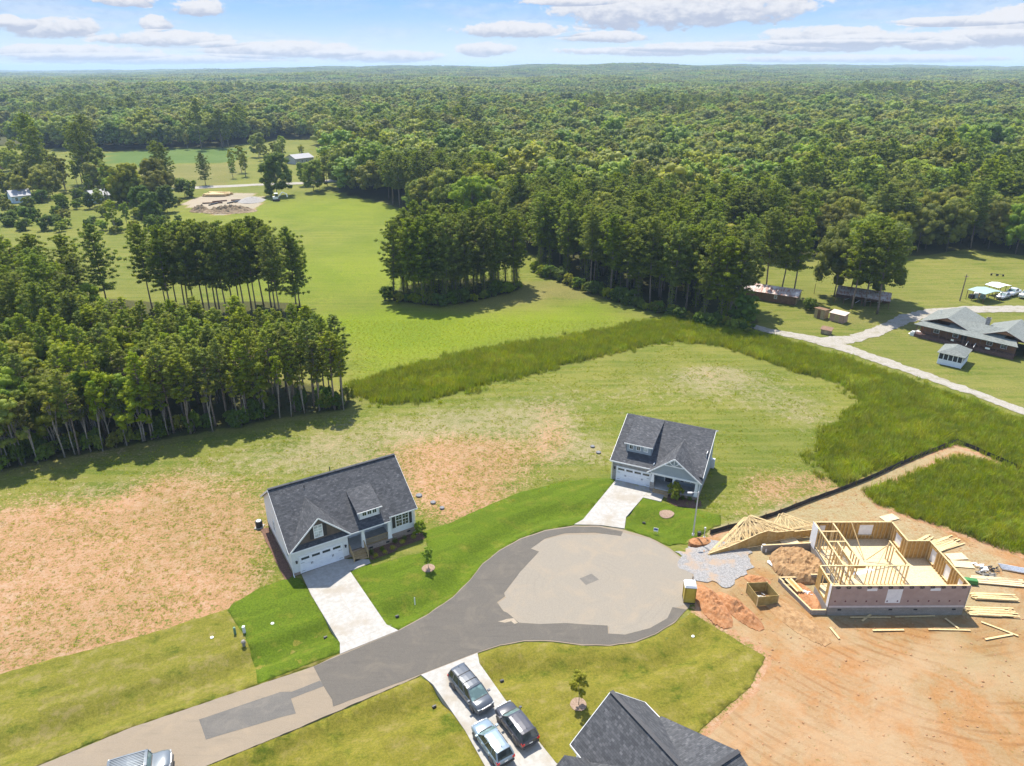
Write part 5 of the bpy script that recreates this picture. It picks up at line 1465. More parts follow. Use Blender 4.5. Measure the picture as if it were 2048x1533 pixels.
# gable over garage: brown face, skirt roof below it
gp = 3.32; gz = 6.83
gf = MB().wallslab([(.12, -.02, 3.62), (6.5, -.02, 3.62), (gp, -.02, gz - .18)], (0, -1, 0), .12)
gf.build('gable_face', M_BROWN_SH, H1)
roof_part('skirt_roof', [[(-.05, -.5, 3.42), (6.72, -.5, 3.42), (6.6, -.02, 3.82), (.1, -.02, 3.82)]], H1, th=.08)
window(H1, 2.78, 4.15, .95, 1.45, v=-.03, cols=2, rows=2, glass=M_GLASSP)
shutter(H1, 2.30, 2.68, 4.05, 5.62, -.03); shutter(H1, 3.83, 4.21, 4.05, 5.62, -.03)
# roof
E0 = 3.45
slabs = [[(-.32, 6.2, 8.06), (W1 + .32, 6.2, 8.06), (W1 + .32, .0, zr(0)), (11.6, 0, zr(0)), (11.6, -.4, E0), (-.32, -.4, E0)],
         [(-.32, 6.2, 8.06), (W1 + .32, 6.2, 8.06), (W1 + .32, D1 + .35, 8.06 - SL * (D1 + .35 - 6.2)), (-.32, D1 + .35, 8.06 - SL * (D1 + .35 - 6.2))]]
roof_part('main_roof', slabs, H1)
yb = (gz - 3.45) / SL - .4
roof_part('gable_roof', [[(gp, -.45, gz), (gp, yb, gz), (6.80, -.4, E0 + .02), (6.80, -.45, E0 + .02)], [(gp, -.45, gz), (gp, yb, gz), (-.16, -.4, E0 + .02), (-.16, -.45, E0 + .02)]], H1, th=.10)
MB().bar((-.32, 6.2, 8.10), (W1 + .32, 6.2, 8.10), .36, .06).build('ridge_cap', M_SHING, H1).data.uv_layers.new(name='slope')
fascia(H1, [((-.18, -.47, E0 - .10), (gp, -.47, gz - .08)), ((gp, -.47, gz - .08), (6.82, -.47, E0 - .10)), ((6.8, -.42, E0 - .12), (11.62, -.42, E0 - .12)), ((11.62, -.02, zr(0) - .12), (W1 + .33, -.02, zr(0) - .12)),
            ((-.05, -.53, 3.36), (6.72, -.53, 3.36))], .15)
fascia(H1, [((-.33, -.4, E0 - .12), (-.33, 6.2, 7.95)), ((-.33, 6.2, 7.95), (-.33, D1 + .35, 7.95 - SL * (D1 + .35 - 6.2))), ((W1 + .33, 0, zr(0) - .12), (W1 + .33, 6.2, 7.95)), ((W1 + .33, 6.2, 7.95), (W1 + .33, D1 + .35, 7.95 - SL * (D1 + .35 - 6.2)))], .18, name='rake_board')
# dormer
roof_part('dormer_roof', [[(7.95, .3, 5.32), (11.0, .3, 5.32), (11.0, 3.95, 6.48), (7.95, 3.95, 6.48)]], H1, th=.10)
MB().wallslab([(8.2, .58, zr(.58)), (10.75, .58, zr(.58)), (10.75, .58, 5.28), (8.2, .58, 5.28)], (0, -1, 0), .1).build('dormer_face', M_WHITE_LAP, H1)
for x, sg in ((8.2, -1), (10.75, 1)):
    MB().wallslab([(x, .58, zr(.58) - .1), (x, 3.9, zr(3.9) - .1), (x, .58, 5.28)], (sg, 0, 0), .1).build('dormer_cheek', M_WHITE_LAP, H1)
for k in range(3): window(H1, 8.62 + k * .62, 4.55, .50, .50, v=.57, cols=2, rows=1, trim=.06)
fascia(H1, [((7.95, .27, 5.25), (11.0, .27, 5.25))], .10)
# front windows, shutters, door
window(H1, 12.55, 1.75, 1.65, 1.65, v=.39, cols=2, rows=2, units=2)
shutter(H1, 12.10, 12.48, 1.68, 3.48, .39); shutter(H1, 14.27, 14.62, 1.68, 3.48, .39)
garage_door(H1, .85, 5.68, 2.15, v=.0, z0=.05)
lamp_wall(H1, .45, 1.75, 0); lamp_wall(H1, 6.1, 1.75, 0)
dd = MB().box(7.35, 8.35, 2.52, 2.6, bz + .12, bz + 2.2).build('front_door', M_DOORP, H1); MB().box(8.2, 8.28, 2.46, 2.52, bz + 1.05, bz + 1.2).build('handle', M_BLACK, dd)
for k in range(3): window(H1, 8.75 + k * 1.0, 1.55, .86, 1.5, v=2.59, cols=2, rows=2)
MB().box(6.45, 11.75, -.0, 2.6, .6, bz + .12).build('porch_floor', M_PORCHC, H1)
for u in (8.30, 11.55):
    b = MB(); z0, z1 = bz + .12, 3.40
    b.add([(u - .24, -.1, z0), (u + .24, -.1, z0), (u + .24, .32, z0), (u - .24, .32, z0), (u - .15, -.03, z1), (u + .15, -.03, z1), (u + .15, .25, z1), (u - .15, .25, z1)], [(0, 3, 2, 1), (4, 5, 6, 7), (0, 1, 5, 4), (1, 2, 6, 5), (2, 3, 7, 6), (3, 0, 4, 7)])
    b.box(u - .26, u + .26, -.12, .34, z0, z0 + .14); b.build('porch_column', M_TRIM, H1)
rl = MB(); rl.bar((8.5, .05, bz + 1.0), (11.35, .05, bz + 1.0), .09, .05); rl.bar((8.5, .05, bz + .22), (11.35, .05, bz + .22), .05, .08); rl.build('porch_railing', M_DECK, H1)
for i in range(22): MB().box(8.55 + i * .13, 8.59 + i * .13, .03, .07, bz + .2, bz + .98).build('baluster', M_DECK, H1)
steps(H1, 6.62, 8.25, -.02, 4, .17, .30, .74)
for u in (6.58, 8.29):
    hr = MB().bar((u, -.02, bz + 1.05), (u, -1.28, .98), .06, .09).bar((u, -.02, bz + .25), (u, -1.28, .18), .04, .12).box(u - .05, u + .05, -1.33, -1.23, 0, 1.05).box(u - .05, u + .05, -.08, .02, bz, bz + 1.1)
    hr.build('stair_railing', M_DECK, H1)
    for i in range(8):
        t = (i + .5) / 8; MB().box(u - .02, u + .02, -.05 - 1.2 * t - .02, -.05 - 1.2 * t + .02, bz + .22 - .5 * t, bz + 1.02 - .62 * t).build('baluster', M_DECK, H1)
MB().tube([(W1 + .05, .3, 3.5), (W1 + .05, .3, .2), (W1 + .05, -.1, .08)], [.05, .05, .05], 6).build('downspout', M_TRIM, H1)
MB().tube([(-.06, -.05, 3.3), (-.06, -.05, .2), (-.06, -.4, .08)], [.05, .05, .05], 6).build('downspout', M_TRIM, H1)
for vv, zz in ((2.2, 1.5), (7.8, 1.6)): window(H1, vv, zz, .8, 1.3, v=-.01, face=(-1, 0))
for (u, v) in ((3.6, 5.4), (7.2, 6.9)): MB().tube([(u, v, zr(min(v, 6.2)) - .2), (u, v, zr(min(v, 6.2)) + .35)], [.05, .05], 6).build('vent_pipe', M_BLACK, H1)
# front mulch bed, dark strip along the left wall, shrubs
def local_poly(o, pts): return [to_world(o, x, y)[:2] for x, y in pts]
sheet('dark_bed', local_poly(H1, [(8.35, -.1), (8.4, -1.9), (11.6, -1.75), (11.9, -1.35), (15.4, -1.3), (15.7, .3), (15.0, .8), (11.8, .2)]), .045, M_MULCH, wobble=.08)
sheet('dark_bed', local_poly(H1, [(-.05, .3), (-.05, 10.8), (-1.1, 11.0), (-1.1, -.2), (-.6, -.3)]), .045, M_MULCH, wobble=.1)  # dark brown sheet on the ground along the left wall
names = [(8.9, -.8, .95, 1, 'dark green shrub right beside the steps of the left house'), (9.0, -1.65, .8, 0, 'yellow-green shrub at the near corner of the left house bed'), (10.1, -.9, .9, 1, 'second dark shrub along the brick porch of the left house'), (10.2, -1.6, .7, 0, 'yellow-green shrub in front of the second dark one'),
         (11.3, -1.4, .9, 0, 'yellow-green shrub in front of the right porch column'), (12.0, -.3, .95, 1, 'dark shrub under the left shutter of the left house'), (12.7, -.9, .9, 0, 'yellow-green shrub below the big front window'), (13.2, -.3, .9, 1, 'dark shrub below the big front window'), (14.3, -.7, .9, 0, 'yellow-green shrub near the right corner of the left house')]
for (u, v, s, d, l) in names:
    p = to_world(H1, u, v); shrub(p[0], p[1], s, l, L_IVY if d else L_YEL, key=d)
p = to_world(H1, 15.3, -.2); o_ = tree(('bush', 1), p[0], p[1], .55, .75, label='tall dark bush at the right front corner of the left house', cat='bush')

# ------------------------------------------------------------------ second house (blue-grey, stone garage)
a, rz = frame_of((1223.6, 958.1), (1395.8, 997.7))
H2 = empty('house', a, rz, 'blue-grey house with stone garage front, wide shed dormer and gabled porch', 'house')
W2, D2 = 11.83, 9.3; S2 = (6.77 - 3.1) / 7.6; z2 = lambda v: 3.1 + S2 * (v + .3); zb2 = lambda v: 6.77 - S2 * (v - 7.3)
MB().box(0, .62, 0, .16, -.3, 3.0).build('stone_wall', M_STONE, H2)
MB().box(5.35, 5.62, 0, .16, -.3, 3.0).build('stone_wall', M_STONE, H2)
MB().box(.62, 5.35, 0, .16, 2.2, 3.0).build('stone_wall', M_STONE, H2)
gable_end(H2, 0, .1, D2, -.3, z2(7.3) - .16, 7.3, z2(.1) - .16, zb2(D2) - .16, M_GREY_LAP, sign=-1)
gable_end(H2, W2, -.35, D2, .4, z2(7.3) - .16, 7.3, 2.72, zb2(D2) - .16, M_GREY_LAP, sign=1)
MB().box(W2 - .13, W2 + .01, -.35, D2, -.3, .4).build('brick_base', M_BRICK, H2)
MB().box(0, W2 - .1, D2 - .12, D2 + .02, -.3, zb2(D2) - .17).build('rear_wall', M_GREY_LAP, H2)
MB().box(5.62, W2 - .12, 1.7, 1.84, .3, 4.0).build('porch_back_wall', M_GREY_LAP, H2)
MB().box(5.50, 5.62, .16, 1.7, .3, 3.6).build('porch_side_wall', M_GREY_LAP, H2)
pk = 8.44; gzp = 5.62; ge = 2.78
roof_part('main_roof', [[(-.32, 7.3, 6.77), (W2 + .32, 7.3, 6.77), (W2 + .32, -.0, z2(0)), (5.4, -.0, z2(0)), (5.4, -.3, 3.1), (-.32, -.3, 3.1)], [(-.32, 7.3, 6.77), (W2 + .32, 7.3, 6.77), (W2 + .32, D2 + .35, zb2(D2 + .35)), (-.32, D2 + .35, zb2(D2 + .35))]], H2)
yb = (gzp - 3.1) / S2 - .3
ye = (ge - 3.1) / S2 - .3
roof_part('porch_roof', [[(pk, -.85, gzp), (pk, yb, gzp), (W2 + .33, .35, ge + .02), (W2 + .33, -.85, ge)], [(pk, -.85, gzp), (pk, yb, gzp), (4.95, .0, ge + .02), (4.95, -.85, ge)]], H2, th=.10)
MB().wallslab([(5.4, -.52, 2.75), (W2, -.52, 2.75), (W2, -.52, ge - .05), (pk, -.52, gzp - .2), (5.4, -.52, ge + .12)], (0, -1, 0), .12).build('gable_face', M_GREY_LAP, H2)
MB().box(5.4, W2, -.56, -.36, 2.48, 2.75).build('porch_beam', M_TRIM, H2)
fascia(H2, [((4.93, -.88, ge - .08), (pk, -.88, gzp - .08)), ((pk, -.88, gzp - .08), (W2 + .35, -.88, ge - .08)), ((-.32, -.33, 3.0), (5.3, -.33, 3.0))], .17)
fascia(H2, [((-.34, -.3, 3.0), (-.34, 7.3, 6.66)), ((-.34, 7.3, 6.66), (-.34, D2 + .35, zb2(D2 + .35) - .1)), ((W2 + .34, 0, z2(0) - .1), (W2 + .34, 7.3, 6.66)), ((W2 + .34, 7.3, 6.66), (W2 + .34, D2 + .35, zb2(D2 + .35) - .1))], .18, name='rake_board')
tr = MB(); sg = (gzp - ge) / (pk - 4.95)
hw = 1.25; tr.bar((pk - hw, -.93, gzp - hw * sg - .12), (pk + hw, -.93, gzp - hw * sg - .12), .07, .12)
for x in (-.62, 0, .62): tr.bar((pk, -.93, gzp - hw * sg - .1), (pk + x, -.93, gzp - abs(x) * sg - .1), .06, .08)
tr.build('gable_truss_ornament', M_TRIM, H2)
# dormer
d0, d1 = 1.1, 5.05; vf = 1.55
roof_part('dormer_roof', [[(d0, 1.15, 5.42), (d1, 1.15, 5.42), (d1, 7.28, 6.80), (d0, 7.28, 6.80)]], H2, th=.10)
MB().wallslab([(1.3, vf, z2(vf)), (4.85, vf, z2(vf)), (4.85, vf, 5.4), (1.3, vf, 5.4)], (0, -1, 0), .1).build('dormer_face', M_GREY_LAP, H2)
for x, sg_ in ((1.3, -1), (4.85, 1)): MB().wallslab([(x, vf, z2(vf) - .1), (x, 7.2, z2(7.2) - .1), (x, vf, 5.4)], (sg_, 0, 0), .1).build('dormer_cheek', M_GREY_LAP, H2)
for k in range(3): window(H2, 1.75 + k * 1.02, 4.45, .52, .56, v=vf - .01, cols=2, rows=1, trim=.08, glass=M_GLASSP if k == 2 else None)
fascia(H2, [((d0, 1.12, 5.33), (d1, 1.12, 5.33))], .12)
garage_door(H2, .68, 5.28, 2.1, v=0.0, z0=.04)
lamp_wall(H2, .32, 1.9, 0)
# porch
MB().box(5.6, W2 - .13, -.5, 1.7, .38, .52).build('porch_floor', M_PORCHC, H2)
MB().box(5.5, W2 - .13, -.56, -.42, -.3, .38).build('brick_base', M_BRICK, H2)
MB().box(5.46, 5.60, -.56, 1.7, -.3, .38).build('brick_base', M_BRICK, H2)
for u in (5.72, 8.55, 11.52):
    z0, z1 = (1.3, 2.48) if u < 8 else (.52, 2.48)
    if u < 9: MB().box(u - .28, u + .28, -.62, -.1, .3, 1.25 if u < 8 else .95).build('stone_pier', M_STONE, H2)
    if u > 8: z0 = .95 if u < 9 else .52
    b = MB().add([(u - .23, -.6, z0), (u + .23, -.6, z0), (u + .23, -.16, z0), (u - .23, -.16, z0), (u - .15, -.52, z1), (u + .15, -.52, z1), (u + .15, -.24, z1), (u - .15, -.24, z1)], [(0, 3, 2, 1), (4, 5, 6, 7), (0, 1, 5, 4), (1, 2, 6, 5), (2, 3, 7, 6), (3, 0, 4, 7)])
    b.build('porch_column', M_TRIM, H2)
dd = MB().box(7.0, 8.0, 1.62, 1.7, .52, 2.6).build('front_door', M_DARK, H2); MB().box(7.86, 7.93, 1.56, 1.62, 1.4, 1.55).build('handle', M_TRIM, dd)
MB().box(6.86, 7.0, 1.60, 1.7, .52, 2.72).box(8.0, 8.14, 1.60, 1.7, .52, 2.72).box(7.0, 8.0, 1.60, 1.7, 2.6, 2.72).build('door_casing', M_TRIM, H2)
window(H2, 9.55, 1.05, 1.75, 1.3, v=1.69, cols=2, rows=2, units=2); shutter(H2, 9.1, 9.45, 1.0, 2.45, 1.69); shutter(H2, 11.36, 11.66, 1.0, 2.45, 1.69)
steps(H2, 5.95, 8.1, -.56, 3, .16, .32, .52, mr=M_BRICK)
for vv in (3.0,): window(H2, vv, 4.0, .75, 1.2, v=W2 + .01, face=(1, 0))
MB().tube([(W2 + .07, -.6, 2.7), (W2 + .07, -.6, .1)], [.05, .05], 6).build('downspout', M_TRIM, H2)
MB().tube([(-.07, -.1, 2.9), (-.07, -.1, .1)], [.05, .05], 6).build('downspout', M_TRIM, H2)
MB().box(W2, W2 + .5, 8.7, 9.2, .0, 1.4).build('meter_box', M_TRIMDIM, H2)
sheet('dark_bed', local_poly(H2, [(8.2, -.6), (8.2, -2.2), (9.5, -3.0), (11.5, -2.6), (12.6, -1.6), (12.3, -.3), (11.8, -.6)]), .045, M_MULCH, wobble=.1)
p = to_world(H2, 9.0, -1.3); tree(('bush', 1), p[0], p[1], .75, .95, label='loose speckled bush in front of the middle porch column', cat='bush')
for (u, v, s, l) in ((10.0, -1.1, .9, 'dark shrub left in the bed under the porch of the blue-grey house'), (10.9, -1.0, .95, 'dark shrub right in the bed under the porch of the blue-grey house'), (11.9, -1.2, .8, 'small shrub at the downspout corner of the blue-grey house')):
    p = to_world(H2, u, v); shrub(p[0], p[1], s, l, L_IVY, key=1)

# ------------------------------------------------------------------ third house: only its roofs are in the frame
rz3 = math.radians(-57.4)
c3 = G(1141, 1489.5, 3.1)
H3 = empty('house', (c3[0], c3[1], 0), math.radians(31.6), 'house at the bottom edge showing only its charcoal roofs', 'house')
# local x along the front, y toward the back is negative here (the house lies south of its front)
def L3(px_, py_, h):
    p = G(px_, py_, h); dx, dy = p[0] - c3[0], p[1] - c3[1]; c, s = math.cos(H3.rotation_euler.z), math.sin(H3.rotation_euler.z)
    return (c * dx + s * dy, -s * dx + c * dy, h)
gw = 7.75; gh = 6.6
s3 = (gh - 3.1) / (gw / 2); m3 = .52
y_eR = -1.75
zm = lambda y: 3.1 + m3 * (y_eR - y)      # main roof rises toward the back
yridge = y_eR - 7.6; zri = zm(yridge)
yv = y_eR - (gh - 3.1) / m3
roof_part('gable_roof', [[(gw / 2, .0, gh), (gw / 2, yv, gh), (gw, y_eR, 3.12), (gw, 0, 3.12)], [(gw / 2, 0, gh), (gw / 2, yv, gh), (0, y_eR, 3.12), (0, 0, 3.12)]], H3)
roof_part('main_roof', [[(-9.0, y_eR, 3.1), (gw + .25, y_eR, 3.1), (gw + .25, yridge, zri), (-9.0, yridge, zri)], [(-9.0, yridge, zri), (gw + .25, yridge, zri), (gw + .25, yridge - 7.6, 3.1), (-9.0, yridge - 7.6, 3.1)]], H3)
hp = L3(1129, 1510.5, 5.3)
roof_part('garage_gable_roof', [[(hp[0], hp[1], 5.3), (hp[0], hp[1] - 5.5, 5.3), (hp[0] + 2.6, hp[1] - 3.0, 3.1), (hp[0] + 2.6, hp[1], 3.1)], [(hp[0], hp[1], 5.3), (hp[0], hp[1] - 5.5, 5.3), (hp[0] - 2.6, hp[1] - 3.0, 3.1), (hp[0] - 2.6, hp[1], 3.1)]], H3)
bcap = MB().bar((gw / 2, 0, gh + .03), (gw / 2, yv, gh + .03), .34, .06).bar((0, yridge, zri + .03), (gw + .25, yridge, zri + .03), .34, .06).build('ridge_cap', M_BLACK, H3)
MB().wallslab([(.35, -.35, 0), (gw - .35, -.35, 0), (gw - .35, -.35, 3.2), (gw / 2, -.35, gh - .2), (.35, -.35, 3.2)], (0, 1, 0), .12).build('front_wall', M_WHITE_LAP, H3)
MB().box(.35, .47, -9, -.47, 0, 3.0).box(gw - .47, gw - .35, -9, -.47, 0, 3.0).box(-8.8, .35, y_eR - .5, y_eR - .4, 0, 3.0).build('side_wall', M_WHITE_LAP, H3)
MB().wallslab([(gw - .1, y_eR - .3, 0), (gw - .1, yridge - 7.3, 0), (gw - .1, yridge - 7.3, 3.1), (gw - .1, yridge, zri - .2), (gw - .1, y_eR - .3, 3.1)], (1, 0, 0), .12).build('side_wall', M_WHITE_LAP, H3)
fascia(H3, [((-.03, .0, 3.02), (-.03, y_eR, 3.02)), ((gw + .03, 0, 3.02), (gw + .03, y_eR, 3.02)), ((gw / 2, .03, gh - .08), (0, .03, 3.02)), ((gw / 2, .03, gh - .08), (gw, .03, 3.02)), ((hp[0] + 2.63, hp[1], 3.02), (hp[0] + 2.63, hp[1] - 3, 3.02))], .18)
MB().box(gw - .4, gw + .2, 0, .5, 0, .1).build('porch_floor', M_PORCHC, H3)

# ------------------------------------------------------------------ brown ranch house with long porch
M_LOG = lap_mat('brown_log_siding', (.26, .115, .045), .2, .8); M_RAIL = mat('dark_red_brown_wood', (.10, .055, .045), (.15, .085, .07), 5, rough=.8)
M_ROOFG = M_SHING_G
a, rz = frame_of((1828.4, 672.9), (2024.9, 719.7))
RH = empty('ranch_house', a, rz, 'long brown timber ranch house with grey-green roof and full-width railed porch', 'house')
WR = 18.1
pe, pz = -.5, 2.75          # porch eave
sp = .30
zp = lambda v: pz + sp * (v - pe)
mainv, mainz = 3.4, zp(3.4) + .55
roof_part('porch_roof', [[(-.5, pe, pz), (WR + .4, pe, pz), (WR - .6, 1.6, zp(1.6)), (.9, 1.6, zp(1.6))]], RH, M_ROOFG, .1)
zq = zp(1.6)
roof_part('main_roof', [[(5.5, 1.55, zq), (15.5, 1.55, zq), (15.5, 4.0, zq + 1.15), (5.5, 4.0, zq + 1.15)], [(4, 4.0, zq + 1.15), (16.5, 4.0, zq + 1.15), (16.5, 8.0, zq - .9), (4, 8.0, zq - .9)]], RH, M_ROOFG, .12)
def wing(u0, u1, v0, v1, ze, zpk, m_=M_ROOFG):
    c = (u0 + u1) / 2
    roof_part('wing_roof', [[(c, v0, zpk), (c, v1, zpk), (u1, v1, ze), (u1, v0, ze)], [(c, v0, zpk), (c, v1, zpk), (u0, v1, ze), (u0, v0, ze)]], RH, m_, .12)
    k = (zpk - ze) / (c - u0)
    MB().wallslab([(c - 1.8, v0 + .15, zpk - 1.8 * k - .1), (c + 1.8, v0 + .15, zpk - 1.8 * k - .1), (c, v0 + .15, zpk - .12)], (0, -1, 0), .1).build('gable_face', M_LOG, RH)
    MB().box(u0 + .5, u0 + .65, v0 + .5, v1 - .4, .2, ze).box(u1 - .65, u1 - .5, v0 + .5, v1 - .4, .2, ze).box(u0 + .5, u1 - .5, v1 - .55, v1 - .4, .2, ze).build('wing_wall', M_LOG, RH)
    fascia(RH, [((u0, v0 - .02, ze - .05), (c, v0 - .02, zpk - .05)), ((c, v0 - .02, zpk - .05), (u1, v0 - .02, ze - .05))], .12, m_=M_RAIL)
wing(-.2, 10.0, 1.35, 12.6, 2.95, 4.95)
wing(10.9, 20.1, 1.35, 12.0, 2.95, 4.85)
MB().box(.6, WR - .2, 1.6, 1.75, .7, zp(1.6) - .1).build('front_wall', M_LOG, RH)
MB().box(-.1, WR + .1, -.2, 1.6, .55, .68).build('porch_floor', M_RAIL, RH)
MB().box(-.1, WR + .1, -.18, -.1, .0, .55).build('porch_skirt', M_RAIL, RH)
for k in range(13): 
    u = .1 + k * (WR - .2) / 12; MB().box(u - .06, u + .06, -.18, -.06, .0, pz + .05).build('porch_post', M_RAIL, RH)
for (u0, u1) in ((.1, 10.0), (11.4, WR - .1)):
    MB().box(u0, u1, -.17, -.08, 1.50, 1.58).box(u0, u1, -.15, -.1, .78, .84).build('railing', M_RAIL, RH)
    n = int((u1 - u0) / .28)
    for k in range(n): u = u0 + (k + .5) * .28; MB().box(u - .03, u + .03, -.15, -.1, .68, 1.5).build('baluster', M_RAIL, RH)
steps(RH, 10.1, 11.3, -.2, 3, .2, .35, .68, m_=M_RAIL, mr=M_RAIL)
for u in (10.02, 11.38): MB().bar((u, -.15, 1.6), (u, -1.3, 1.0), .07, .1).build('stair_railing', M_TRIMDIM, RH)
for u in (3.0, 6.6, 12.8, 15.3): window(RH, u, 1.3, 1.0, 1.1, v=1.59)
MB().box(8.2, 9.2, 1.52, 1.6, .68, 2.7).build('front_door', M_DARK, RH)
MB().bar((-1.0, .4, .05), (.2, 2.2, .75), 1.2, .12).build('ramp', M_TRIMDIM, RH)
for (u, v, s, c) in ((13.6, -.35, .4, M_TRIM), (7.2, -.3, .25, M_TRIM)): MB().box(u - s, u + s, v - .05, v, 1.0, 1.35).build('porch_sign_board', c, RH)
p = to_world(RH, 10.4, 9.0); ch = MB().box(-.35, .35, -.35, .35, 0, 4.6).box(-.42, .42, -.42, .42, 4.4, 4.6).build('chimney', M_STONE, RH, loc=(10.45, 9.2, 0))
MB().tube([(2.2, 6.5, 3.6), (2.2, 6.5, 5.0)], [.04, .04], 5).build('vent_pipe', M_TRIMDIM, RH)
p = to_world(RH, -.4, .2)
MB().box(-.5, .5, -.35, .35, 0, .75).box(-.3, .25, -.25, .3, .75, 1.0).build('crate', M_TRIMDIM, loc=(*p[:2], .0), rz=rz)['label'] = 'pale clutter box at the left end of the ranch porch'
bpy.data.objects['crate']['category'] = 'crate'

# screened gazebo
a, rz = frame_of((1873, 727), (1921, 738))
GZ = empty('screened_gazebo', a, rz, 'small white screened gazebo with hipped grey roof in front of the ranch house', 'gazebo')
gw_, gd_ = 4.1, 5.4
MB().box(0, gw_, 0, .1, 0, 1.05).box(0, .1, .1, gd_, 0, 1.05).box(gw_ - .1, gw_, .1, gd_, 0, 1.05).box(.1, gw_ - .1, gd_ - .1, gd_, 0, 1.05).build('lower_wall', mat('white_panel', (.70, .73, .78), (.66, .69, .74), 3), GZ)
for k in range(6):
    u = .06 + k * (gw_ - .12) / 5
    for v in (.05, gd_ - .05): MB().box(u - .06, u + .06, v - .06, v + .06, 1.05, 2.3).build('post', M_TRIM, GZ)
for k in range(1, 6):
    v = .05 + k * (gd_ - .1) / 6
    for u in (.05, gw_ - .05): MB().box(u - .06, u + .06, v - .06, v + .06, 1.05, 2.3).build('post', M_TRIM, GZ)
M_SCREEN = mat('dark_screen', (.025, .027, .03), (.05, .052, .055), 4, rough=.8)
for k in range(5):
    u = .06 + k * (gw_ - .12) / 5
    for v in (.05, gd_ - .05): MB().box(u + .06, u + (gw_ - .12) / 5 - .06, v - .008, v + .008, 1.06, 2.2).build('screen', M_SCREEN, GZ)
for k in range(6):
    v = .05 + k * (gd_ - .1) / 6
    for u in (.05, gw_ - .05): MB().box(u - .008, u + .008, v + .06, v + (gd_ - .1) / 6 - .06, 1.06, 2.2).build('screen', M_SCREEN, GZ)
MB().box(-.02, gw_ + .02, -.02, .12, 2.2, 2.36).box(-.02, gw_ + .02, gd_ - .12, gd_ + .02, 2.2, 2.36).box(-.02, .12, .12, gd_ - .12, 2.2, 2.36).box(gw_ - .12, gw_ + .02, .12, gd_ - .12, 2.2, 2.36).build('top_beam', M_TRIM, GZ)
e = .35; zt = 3.45; r0, r1 = (gw_ / 2, 1.7), (gw_ / 2, gd_ - 1.7)
roof_part('hip_roof', [[(-e, -e, 2.32), (gw_ + e, -e, 2.32), (*r0, zt)], [(gw_ + e, -e, 2.32), (gw_ + e, gd_ + e, 2.32), (*r1, zt), (*r0, zt)], [(gw_ + e, gd_ + e, 2.32), (-e, gd_ + e, 2.32), (*r1, zt)], [(-e, gd_ + e, 2.32), (-e, -e, 2.32), (*r0, zt), (*r1, zt)]], GZ, M_ROOFG, .07)

# rusty barn
M_TIN = mat('rusty_tin_roof', (.42, .37, .33), (.30, .14, .10), 1.2, 6, rough=.6, contrast=(.42, .6), c3=(.60, .56, .52), s3=.5, stretch=(3, .4, 1))
M_BARN = lap_mat('weathered_brown_boards', (.20, .105, .055), .2, .7); M_TANB = mat('tan_plywood', (.33, .25, .13), (.42, .33, .18), 4, rough=.85)
a, rz = frame_of((1528.5, 602), (1591, 611.7))
BN = empty('barn', a, rz, 'long low brown barn with rusty tin roof and an open end door', 'barn')
MB().box(-14, 7.2, 0, .12, 0, 2.2).box(-14, 7.2, 5.9, 6.0, 0, 2.2).build('side_wall', M_BARN, BN)
MB().wallslab([(7.2, 0, 0), (7.2, 1.9, 0), (7.2, 1.9, 2.3), (7.2, 3.9, 2.3), (7.2, 3.9, 0), (7.2, 6.0, 0), (7.2, 6.0, 2.2), (7.2, 3.0, 3.15), (7.2, 0, 2.2)], (1, 0, 0), .1).build('end_wall', M_TANB, BN)
MB().box(-14, -13.9, .12, 5.9, 0, 2.2).build('end_wall', M_BARN, BN)
MB().box(7.0, 7.06, 1.9, 3.9, 0, 2.2).build('dark_doorway_panel', M_BLACK, BN); MB().box(7.22, 7.3, .6, 2.0, .1, 2.2).build('barn_door', M_TANB, BN)  # shade inside the open doorway, put in as a black panel
for k in range(20):
    u0 = -14.3 + k * 1.1
    for sg, vv in ((0, -.4), (1, 6.4)):
        b = MB().slab([(u0, 3.0, 3.22), (u0 + 1.1, 3.0, 3.22), (u0 + 1.1, vv, 2.12), (u0, vv, 2.12)], .03); b.bar((u0 + .02, 3.0, 3.25), (u0 + .02, vv, 2.15), .05, .04); b.build('tin_sheet', M_TIN, BN)
window(BN, 2.2, 1.0, .6, .7, v=-.01, units=1)
MB().tube([(0, 0, 0), (0, 0, 2.6)], [.06, .06], 6).build('post', M_BARN, loc=G(1628, 588)); o = bpy.data.objects['post'] if 'post' in bpy.data.objects and bpy.data.objects['post'].parent is None else None
for o in bpy.data.objects:
    if o.name.startswith('post') and o.parent is None: o.name = 'wooden_post'; tag(o, 'dark wooden post standing right of the rusty barn', 'post')
# open shed under the trees
a = G(1668, 605); SHD = empty('open_shed', a, math.radians(-28), 'dark low open shed with sagging tin roof under the big trees', 'shed')
roof_part('shed_roof', [[(0, -.3, 2.3), (12, -.3, 2.0), (12, 5.5, 2.6), (0, 5.5, 2.9)]], SHD, M_TIN, .06)
for k in range(7): MB().box(k * 1.95 + .05, k * 1.95 + .2, -.1, .05, 0, 2.1).build('post', M_BARN, SHD); MB().box(k * 1.95 + .05, k * 1.95 + .2, 5.0, 5.15, 0, 2.5).build('post', M_BARN, SHD)
MB().box(0, 12, 5.2, 5.3, 0, 2.5).build('back_wall', M_BARN, SHD)
for k in range(9): MB().bar((1 + k * 1.2, rnd.uniform(.5, 3), rnd.uniform(.2, .6)), (1.8 + k * 1.2, rnd.uniform(.5, 3), rnd.uniform(.4, 1.6)), .15, .1).build('stored_board', M_TRIMDIM if k % 2 else M_BARN, SHD)
